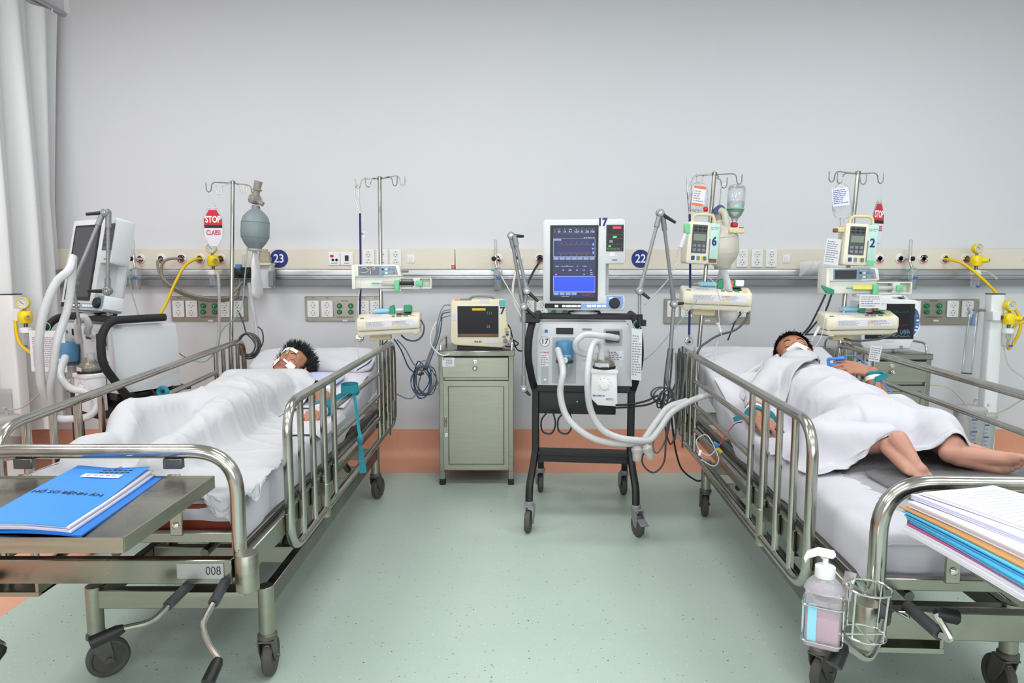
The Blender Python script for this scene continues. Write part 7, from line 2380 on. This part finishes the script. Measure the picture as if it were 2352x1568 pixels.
for (a, b, lab) in (((1649, 742), (1655, 762), 'white line connector hanging under syringe pump 9'), ((1882, 750), (1870, 772), 'white line connector lying at the head of the right bed')):
    A, B = W(*a, 3.5), W(*b, 3.5)
    t = thing('line_connector', lab, 'connector', T(*B))
    part('hub', MB().tube([A, A.lerp(B, .1), B], [.012, .009, .006], 12), 'white', t, True)
    part('tip', MB().tube([B, B + (B - A) * .5], [.004, .002], 8), 'clear_milky', t, True)
# plastic packet on the rail
t = thing('plastic_packet', 'crumpled clear plastic packet lying on the wall rail beside infusion pump 2', 'packet', T(*W(1880, 634, 4.5)))
rnd = random.Random(4)
def pk(u, v):
    x, z = (u - .5) * .25, (v - .5) * .085
    return Vector((x, -.02 * (1 - abs(2 * u - 1) ** 3) * (1 - abs(2 * v - 1) ** 3) + .006 * math.sin(u * 31 + v * 17) * math.sin(v * 23), z + .016 * math.sin(u * 4) + .045))
part('front_film', MB(T(*W(1880, 634, 4.50))).grid(pk, 26, 14), 'clear_milky', t, True, ang=180)
part('back_film', MB(T(*W(1880, 634, 4.53))).grid(lambda u, v: Vector(((u - .5) * .25, 0, (v - .5) * .085 + .016 * math.sin(u * 4) + .045)), 26, 4), 'clear_milky', t, True, ang=180)

# ================================================================== on and around the beds
# blue case folder on the tray
TZ_ = .7385
def on_tray(px, py, z): return WZ(px, py, z)
def sheet_stack(name, corners, z, layers, label, cat):
    """corners: four room points (seen on the tray), layers: (thickness, material, (dx,dy) slide, part name)"""
    c = sum(corners, Vector()) / 4
    t = thing(name, label, cat, T(c.x, c.y, z))
    zz = z
    rnd = random.Random(5)
    for (th, m, sl, pn, curl) in layers:
        n = 14
        def fn(u, v, zz=zz):
            a = corners[0].lerp(corners[1], u); b = corners[3].lerp(corners[2], u)
            p = a.lerp(b, v)
            k = max(0, u * 1.25 - .55) * max(0, v * 1.2 - .45) * curl + .004 * math.sin(u * 3.0 + v * 2)
            return Vector((p.x + sl[0], p.y + sl[1], zz + k))
        m_ = MB()
        m_.grid(lambda u, v: fn(u, v) + Vector((0, 0, th)), n, n)
        m_.grid(lambda u, v: fn(1 - u, v), n, n)
        e_ = [(0, 0, 1, 0), (1, 0, 1, 1), (1, 1, 0, 1), (0, 1, 0, 0)]
        for (u0, v0, u1, v1) in e_:
            def sd(u, v, u0=u0, v0=v0, u1=u1, v1=v1):
                return fn(u0 + (u1 - u0) * u, v0 + (v1 - v0) * u) + Vector((0, 0, th * v))
            m_.grid(sd, n, 2)
        part(pn, m_, m, t, True, ang=50)
        zz += th + .0005
    return t, zz
cor = [WZ(-60, 1205, .755), WZ(150, 1214, .755), WZ(345, 1072, .765), WZ(180, 1066, .765)]
sheet_stack('case_folder', cor, TZ_, [(.004, 'folder_deep', (.035, -.006), 'cover', 0)], 'thin blue folder lying under the labelled folder on the tray', 'folder')
t, zz = sheet_stack('case_folder', cor, TZ_ + .0045, [(.0015, 'folder_deep', (.012, .0), 'back_cover', 0), (.004, 'paper', (.010, .002), 'papers', 0), (.003, 'paper_lilac', (.002, .0), 'papers', 0), (.004, 'paper', (.006, .004), 'papers', .006), (.0015, 'folder_blue', (0, 0), 'front_cover', .022)],
                     'bright blue plastic case folder full of papers on the steel tray', 'folder')
ux = (cor[1] - cor[0]).normalized(); uy = (cor[3] - cor[0]).normalized()
def on_cover(u, v, dz=.0022):
    p = cor[0].lerp(cor[1], u).lerp(cor[3].lerp(cor[2], u), v)
    k = max(0, u * 1.25 - .55) * max(0, v * 1.2 - .45) * .022 + .004 * math.sin(u * 3 + v * 2)
    m = frame(Vector((p.x, p.y, zz + k + dz - .0018)), (0, 0, 1), uy)
    return m
xm = on_cover(.62, .50)
xm = Matrix.Translation(xm.translation) @ Matrix(((ux.x, uy.x, 0, 0), (ux.y, uy.y, 0, 0), (0, 0, 1, 0), (0, 0, 0, 1)))
def cm(u, v, dz=.0022):
    b = on_cover(u, v, dz)
    return Matrix.Translation(b.translation) @ Matrix(((ux.x, uy.x, 0, 0), (ux.y, uy.y, 0, 0), (0, 0, 1, 0), (0, 0, 0, 1)))
def conform(o):
    """lay flat print on the bulging cover"""
    e1, e2 = cor[1] - cor[0], cor[3] - cor[0]
    det = e1.x * e2.y - e1.y * e2.x
    off = MW[t.name].translation
    zs_ = [v.co.z for v in o.data.vertices]
    z0_ = min(zs_)
    for v in o.data.vertices:
        w_ = v.co + off - cor[0]
        u_, v_ = (w_.x * e2.y - w_.y * e2.x) / det, (e1.x * w_.y - e1.y * w_.x) / det
        k = max(0, u_ * 1.25 - .55) * max(0, v_ * 1.2 - .45) * .022 + .004 * math.sin(u_ * 3 + v_ * 2)
        v.co.z = zz + k + .0006 + (v.co.z - z0_) - off.z
conform(text('HỒ SƠ BỆNH ÁN', cm(.47, .47), .0235, 'print_black', t, bold=.008, world=True, extr=.00012))
for v_ in (.93, .885):
    m_ = MB(cm(.62, v_))
    for k in range(6):
        m_.box((-.036 + k * .0145, 0, 0), (.011, .005, .0002))
    conform(part('print', m_, 'print_black', t, True, kind='stuff'))
part('name_label', MB(cm(.54, .80, .004)).box((0, 0, 0), (.105, .028, .0008)), 'paper', t, True)
for k in range(5):
    part('handwriting', MB(cm(.54, .80, .0046)).box((-.035 + k * .017, .002 * (k % 2), 0), (.012, .006, .0005)), 'print_grey', t, True, kind='stuff')
part('paper_clip', MB(cm(.60, .97, .004)).tube([Vector((-.004, -.02, 0)), Vector((-.004, .012, 0)), Vector((.004, .012, 0)), Vector((.004, -.016, 0))], .0012, 6), 'chrome', t, True)

# loose case papers on the other tray
BRI = BR.inverted()
tz = .7385
def rot2(v, a):
    c, s = math.cos(R(a)), math.sin(R(a)); return Vector((v.x * c - v.y * s, v.x * s + v.y * c, 0))
c0 = Vector((.815, 1.375, 0)); dl_ = Vector((.03, -.30, 0)).normalized(); dt_ = Vector((dl_.y * -1, dl_.x, 0))
def sheet_corners(off_l, off_t, L=.297, Wd=.21, yaw=0):
    a = rot2(dl_, yaw); b = rot2(dt_, yaw)
    p0 = c0 + dl_ * off_l + dt_ * off_t
    return [p0 + a * L, p0 + a * L + b * Wd, p0 + b * Wd, p0]
zcur = tz
specs = [('paper', .013, 0, 0, 0, 'thick white paper pad at the bottom of the pile on the right tray', 'paper_pad'),
         ('file_pink', .003, .004, .004, 1, 'thin pink file near the bottom of the pile on the right tray', 'file_folder'),
         ('file_cyan', .009, .002, .006, -1, 'lower light blue file in the pile of papers', 'file_folder'),
         ('file_cyan', .009, -.006, .004, 2, 'upper light blue file in the pile of papers', 'file_folder'),
         ('kraft', .003, -.022, .004, 3, 'brown kraft envelope between blue files and white papers', 'envelope'),
         ('paper', .010, -.012, .018, 5, 'stack of white forms on the brown envelope', 'paper_stack'),
         ('paper_lilac', .008, -.024, .034, 9, 'stack of lilac white forms near the top of the pile', 'paper_stack'),
         ('paper', .005, -.018, .048, 14, 'ruled white form on top of the pile of papers', 'paper_stack')]
for i, (m, th, ol, ot, yaw, lab, nm) in enumerate(specs):
    cc = sheet_corners(ol, ot, yaw=yaw)
    ns = max(1, round(th / .0028))
    rp_ = random.Random(60 + i)
    t, z2 = sheet_stack(nm, cc, zcur, [(th / ns, m, (rp_.uniform(-.004, .004), rp_.uniform(-.004, .004)), 'sheet', 0) for _ in range(ns)], lab, 'papers')
    zcur = z2 + .001
    if i == len(specs) - 1:
        a = (cc[0] - cc[3]).normalized(); b = (cc[2] - cc[3]).normalized()
        m_ = MB()
        for k in range(17):
            vv = 1 - (.03 + k * .0155) / .297
            ln_ = [cc[3] + a * (.03 + k * .0155) + b * (.21 * u_) + Vector((0, 0, zcur - .0011 + .004 * math.sin(u_ * 3 + vv * 2))) for u_ in (.07, .3, .5, .7, .93)]
            m_.tube(ln_, .0006, 4)
        part('ruled_line', m_, 'paper_line', t, True, kind='stuff')

# ------------------------------------------------------------------ hand sanitizer in its wire holder, wire basket
hD = 1.36
hb = W(1887, 1480, hD)
HB = T(*hb) @ RZ(-28) @ Matrix.Scale(.94, 4)
t = thing('sanitizer_bottle', 'square clear pump bottle with pink gel hooked on the bed frame', 'bottle', HB)
P = lambda n, m, mt, par=None, **k: part(n, m, mt, par or t, **k)
P('bottle', MB().prism(rrect(-.037, .037, -.030, .030, .010, 4), .128, T(0, 0, .132), .004, 2), 'soap_clear')
P('shoulder', MB().lathe([(.046, .128), (.040, .142), (.026, .156), (.019, .160)], Matrix.Diagonal((.92, .78, 1, 1)), 24), 'soap_clear')
P('gel', MB().prism(rrect(-.034, .034, -.027, .027, .008, 4), .068, T(0, 0, .073), .003, 2), 'soap_pink')
P('collar', MB().lathe([(.020, .158), (.021, .160), (.021, .182), (.012, .186)], None, 20), 'white')
P('pump_stem', MB().cyl((0, 0, .184), (0, 0, .202), .006, 12), 'white')
P('pump_head', MB().prism([(-.044, -.012), (-.038, .002), (-.016, .014), (.016, .012), (.020, .004), (.014, -.002), (-.014, .0), (-.034, -.010), (-.040, -.022)], .022, T(0, -.011, .206) @ FRONT, .003, 2), 'white')
lb = P('label', MB().box((-.0375, -.004, .062), (.001, .042, .085)), 'label_cyan')
P('print', MB().box((-.0384, -.004, .07), (.0006, .032, .03)), 'print_blue', lb, kind='stuff')
lb = P('label', MB().box((-.020, -.0304, .062), (.018, .001, .085)), 'label_cyan')
w = thing('wire_holder', 'bent steel wire holder gripping the sanitizer bottle on the bed corner', 'holder', HB)
for z in (.018, .100):
    part('ring', MB().tube([(x, y, z) for x, y in rrect(-.041, .041, -.034, .034, .012, 4)], .0022, 6, closed=True), 'chrome', w)
for x in (-.041, .041):
    part('riser', MB().tube([(x, -.0, .018), (x, 0, .100)], .0022, 6), 'chrome', w)
hook = HB.inverted() @ (BRB @ Vector((-.395, .03, .545)))
part('hanger', MB().strip([Vector((.041, .034, .100)), Vector((.05, .045, .16)), hook + Vector((0, 0, .012)), hook + Vector((.02, .02, -.03))], .024, .002, (1, -.4, 0)), 'chrome', w)
bD = 1.33
bc = W(1996, 1350, bD); bb = W(1985, 1470, bD)
w = thing('wire_basket', 'empty round steel wire basket hanging next to the sanitizer bottle', 'basket', T(*bb))
for (c, r) in ((bc, .042), (W(1985, 1455, bD), .040)):
    part('ring', MB().torus((0, 0, 0), r, .0022, T(*c), 30, 6), 'chrome', w, True)
for k in range(4):
    a = 2 * math.pi * k / 4 + .5
    part('upright_wire', MB().tube([bc + Vector((.042 * math.cos(a), .042 * math.sin(a), 0)), W(1985, 1455, bD) + Vector((.040 * math.cos(a), .040 * math.sin(a), 0))], .002, 6), 'chrome', w, True)
cc = W(1985, 1455, bD)
for a in (0, 1.57):
    part('floor_wire', MB().tube([cc + Vector((-.04 * math.cos(a), -.04 * math.sin(a), 0)), cc + Vector((.04 * math.cos(a), .04 * math.sin(a), 0))], .002, 6), 'chrome', w, True)
part('hanger', MB().tube([bc + Vector((-.03, .03, 0)), BRB @ Vector((-.31, -.02, .50)), BRB @ Vector((-.31, .0, .52))], .0025, 6), 'chrome', w, True)

# ------------------------------------------------------------------ straps, bandages, clips
def strap(pts, wd, label, side=(0, 0, 1), parts=(), name='cloth_strap', M=I4):
    P_ = [p if isinstance(p, Vector) else W(*p) for p in pts]
    t = thing(name, label, 'strap', T(*P_[0]))
    part('band', MB().strip(spline(P_, 6), wd, .0025, side), 'teal_cloth', t, True)
    return t
# on the tray bed, rail towards the aisle
xr = BL @ Vector((.492, 0, 0))
def railpt(y, z): return BL @ Vector((.492, y, z))
rp = WZ(810, 895, .745)
p0 = W(822, 893, 3.05)
t = strap([W(812, 900, 2.93), W(818, 935, 2.9), W(824, 985, 2.88), W(829, 1010, 2.86), W(827, 1035, 2.86), W(832, 1086, 2.84)], .014, 'long teal cloth strap knotted and hanging from the aisle rail', (1, .3, 0))
part('knot', MB().ell((0, 0, 0), (.014, .014, .022), T(*W(827, 1008, 2.85)), 10, 8), 'teal_cloth', t, True)
part('tail', MB().strip([W(827, 1015, 2.85), W(830, 1045, 2.85), W(834, 1086, 2.84)], [.012, .022, .030], .002, (1, .3, 0)), 'teal_cloth', t, True)
part('loop', MB().strip([W(803, 890, 2.93) + Vector((.036 * math.cos(a), .036 * math.sin(a), .004 * math.sin(a))) for a in [2 * math.pi * k / 16 for k in range(17)]], .034, .003, (0, 0, 1)), 'teal_cloth', t, True)
part('rail_loop', MB().torus((0, 0, 0), .018, .006, T(*W(815, 897, 2.94)) @ RX(90), 16, 6), 'teal_cloth', t, True)
t = strap([BL @ Vector((.375, 1.18, .705)), BL @ Vector((.42, 1.20, .722)), BL @ Vector((.47, 1.24, .745)), BL @ Vector((.492, 1.26, .762))], .030, 'teal cloth strap from the bandaged wrist of the child to the rail', (0, .5, 1))
part('wrist_band', MB().torus((0, 0, 0), .032, .012, BL @ T(.370, 1.165, .682) @ RX(86), 20, 8), 'teal_cloth', t, True)
lp = BL @ Vector((-.492, 1.02, .735))
t = strap([W(372, 905, 2.86), W(376, 918, 2.85), W(380, 935, 2.85)], .030, 'short teal cloth strap tied on the rail by the switched-off ventilator', (1, .2, 0))
part('knot', MB().torus((0, 0, 0), .018, .010, T(*W(374, 900, 2.86)) @ RX(80), 16, 8), 'teal_cloth', t, True)
part('tail', MB().strip([W(370, 905, 2.86), W(382, 922, 2.83), W(390, 935, 2.82)], .026, .002, (1, .2, 0)), 'teal_cloth', t, True)
def wrap(c, axis, r, h, label, m='bandage', name='bandage', cat='bandage'):
    t = single(name, MB().lathe([(r * .96, -h / 2), (r, -h / 2 + .003), (r * 1.03, 0), (r, h / 2 - .003), (r * .96, h / 2)], frame(c, axis), 22), m, label, cat)
    return t
wrap(BL @ Vector((.371, 1.128, .681)), (-.1, -1, 0), .033, .035, 'white bandage roll on the wrist of the child')
wrap(BL @ Vector((.335, 1.375, .708)), (.25, -.9, -.1), .042, .05, 'white bandage band on the forearm of the child')
# patient with bare feet: raised wrist, strapped wrist, finger clip
wr = BR @ Vector((.1765, 1.443, .828))
ax = BR.to_3x3() @ Vector((-.009, .077, .131))
wrap(wr, ax, .036, .03, 'white bandage around the raised wrist of the patient with bare feet')
t = strap([wr + Vector((.0, -.036, .004)), wr + Vector((-.012, -.048, -.03)), wr + Vector((-.03, -.045, -.065)), wr + Vector((-.028, -.04, -.10))], [.012] + [.03] * 18, 'teal cloth strap knotted on the raised wrist', (1, .2, .2))
part('wrist_band', MB().torus((0, 0, 0), .036, .008, frame(wr + ax.normalized() * .012, ax), 20, 8), 'teal_cloth', t, True)
part('bow', MB().strip([wr + Vector((-.01, -.042, .0)), wr + Vector((.015, -.046, .012)), wr + Vector((.042, -.035, .018))], .022, .003, (0, .2, 1)), 'teal_cloth', t, True)
w2 = BR @ Vector((-.388, 1.205, .703))
t = strap([w2 + Vector((.02, -.03, .028)), w2 + Vector((.045, -.05, .02)), w2 + Vector((.05, -.07, -.02)), w2 + Vector((.02, -.09, -.045))], .022, 'teal cloth strap tying the lower wrist to the bed with the sanitizer', (0, .3, 1))
part('wrist_band', MB().torus((0, 0, 0), .036, .010, BR @ T(-.386, 1.21, .704) @ RX(80), 20, 8), 'teal_cloth', t, True)
part('tail', MB().strip([w2 + Vector((-.01, -.03, .03)), w2 + Vector((-.05, -.03, .01)), w2 + Vector((-.09, -.01, -.01))], .02, .003, (0, .3, 1)), 'teal_cloth', t, True)
part('tail', MB().strip([w2 + Vector((.03, -.045, .01)), w2 + Vector((.085, -.06, -.03)), w2 + Vector((.05, -.08, -.055))], .018, .003, (0, .3, 1)), 'teal_cloth', t, True)
wrap(BR @ Vector((-.375, 1.255, .708)), (-.2, -1, 0), .040, .022, 'white tape band on the strapped forearm of the patient with bare feet')
tip, td = tipsR[0]
tp = BR @ tip; tdv = (BR.to_3x3() @ td).normalized()
F = frame(tp - tdv * .022, tdv)
t = thing('pulse_clip', 'blue finger clip sensor on the raised hand', 'finger clip', T(*tp))
part('upper_jaw', MB(F).box((0, .013, .014), (.028, .012, .072), b=.004), 'cable_sky', t, True)
part('lower_jaw', MB(F).box((0, -.013, .014), (.028, .012, .072), b=.004), 'cable_sky', t, True)
part('hinge', MB(F).box((0, 0, .046), (.024, .030, .012), b=.003), 'cable_sky', t, True)
part('pad', MB(F).box((0, -.020, .0), (.022, .008, .040), b=.003), 'white', t, True)
q0 = tp + Vector((.01, 0, .016))
wire([q0, q0 + Vector((.06, -.01, .012)), W(1985, 832, 2.98), W(2012, 858, 2.9), W(2040, 892, 2.8), W(2066, 922, 2.72), W(2086, 945, 2.66)], .003, 'cable_sky', 'bright blue sensor lead running from the finger clip to the rail', 'sensor_lead', 'cable')
wire([W(2012, 899, 3.0), W(2035, 901, 2.95), W(2056, 912, 2.85), W(2078, 935, 2.72), W(2094, 952, 2.64)], .002, 'cable_yellow', 'thin yellow lead lying beside the blue sensor lead', 'sensor_lead', 'cable')
# stopcock and lines on the rail of the sanitizer bed
c = W(1648, 1028, 2.68)
t = thing('stopcock', 'small blue and yellow stopcock with red line hanging on the rail', 'stopcock', T(*c))
part('blue_body', MB(T(*c)).box((-.012, 0, .010), (.026, .012, .012), RY(30), b=.003), 'cable_sky', t, True)
part('yellow_cap', MB(T(*c)).cyl((0, 0, -.002), (.016, 0, -.018), .007, 10), 'yellow_key', t, True)
part('red_line', MB().tube(spline([c, W(1660, 1010, 2.7), W(1677, 985, 2.72), W(1690, 972, 2.76), W(1710, 968, 2.8)], 6), .0022, 6), 'red_dark', t, True)
part('clear_line', MB().tube(spline([c, W(1630, 1045, 2.68), W(1608, 1035, 2.7), W(1600, 1010, 2.72), W(1625, 1000, 2.72), W(1650, 1050, 2.66), W(1640, 1070, 2.66), W(1610, 1055, 2.68)], 8), .0022, 6), 'tube_clear', t, True)
part('white_clamp', MB(T(*W(1608, 1040, 2.68))).box((0, 0, 0), (.010, .010, .024), RY(15), b=.002), 'white', t, True)

# ------------------------------------------------------------------ pads on the mattresses
def pad(name, M, rise, x0, x1, y0, y1, label, m, seed, amp=.006, lift=.010):
    rnd = random.Random(seed)
    ph = [(rnd.uniform(6, 22), rnd.uniform(6, 22), rnd.uniform(0, 6)) for _ in range(6)]
    def fn(u, v):
        x, y = x0 + (x1 - x0) * u, y0 + (y1 - y0) * v
        w_ = sum(math.sin(a * x + b * y + c) for a, b, c in ph) / 6
        dx = max(0, abs(x) - .345)
        return Vector((x, y, ztop(y, rise) + lift + amp * w_ - dx * .8))
    return single(name, MB().grid(fn, 40, 40), m, label, 'pad', ang=180, M=M)
pad('absorbent_pad', BLB, .13, -.34, .34, 1.30, 1.86, 'white absorbent pad spread under the shoulders of the child', 'pad_white', 3, .004, .012)
pad('absorbent_pad', BLB, .13, .07, .37, .82, 1.22, 'white pad under the bandaged hand of the child', 'pad_white', 6, .006, .012)
cushion('folded_towel', BR @ T(-.20, 1.66, ztop(1.66, .26) + .004) @ RX(14) @ RZ(20), .12, .10, .022, 'pad_white', 'crumpled white towel beside the head of the patient with bare feet', 'towel', e=.5, seed=15, wob=.018)
pad('absorbent_pad', BRB, .26, -.34, .08, 1.35, 1.72, 'white pad under the shoulder of the patient with bare feet', 'pad_white', 8, .005, .011)
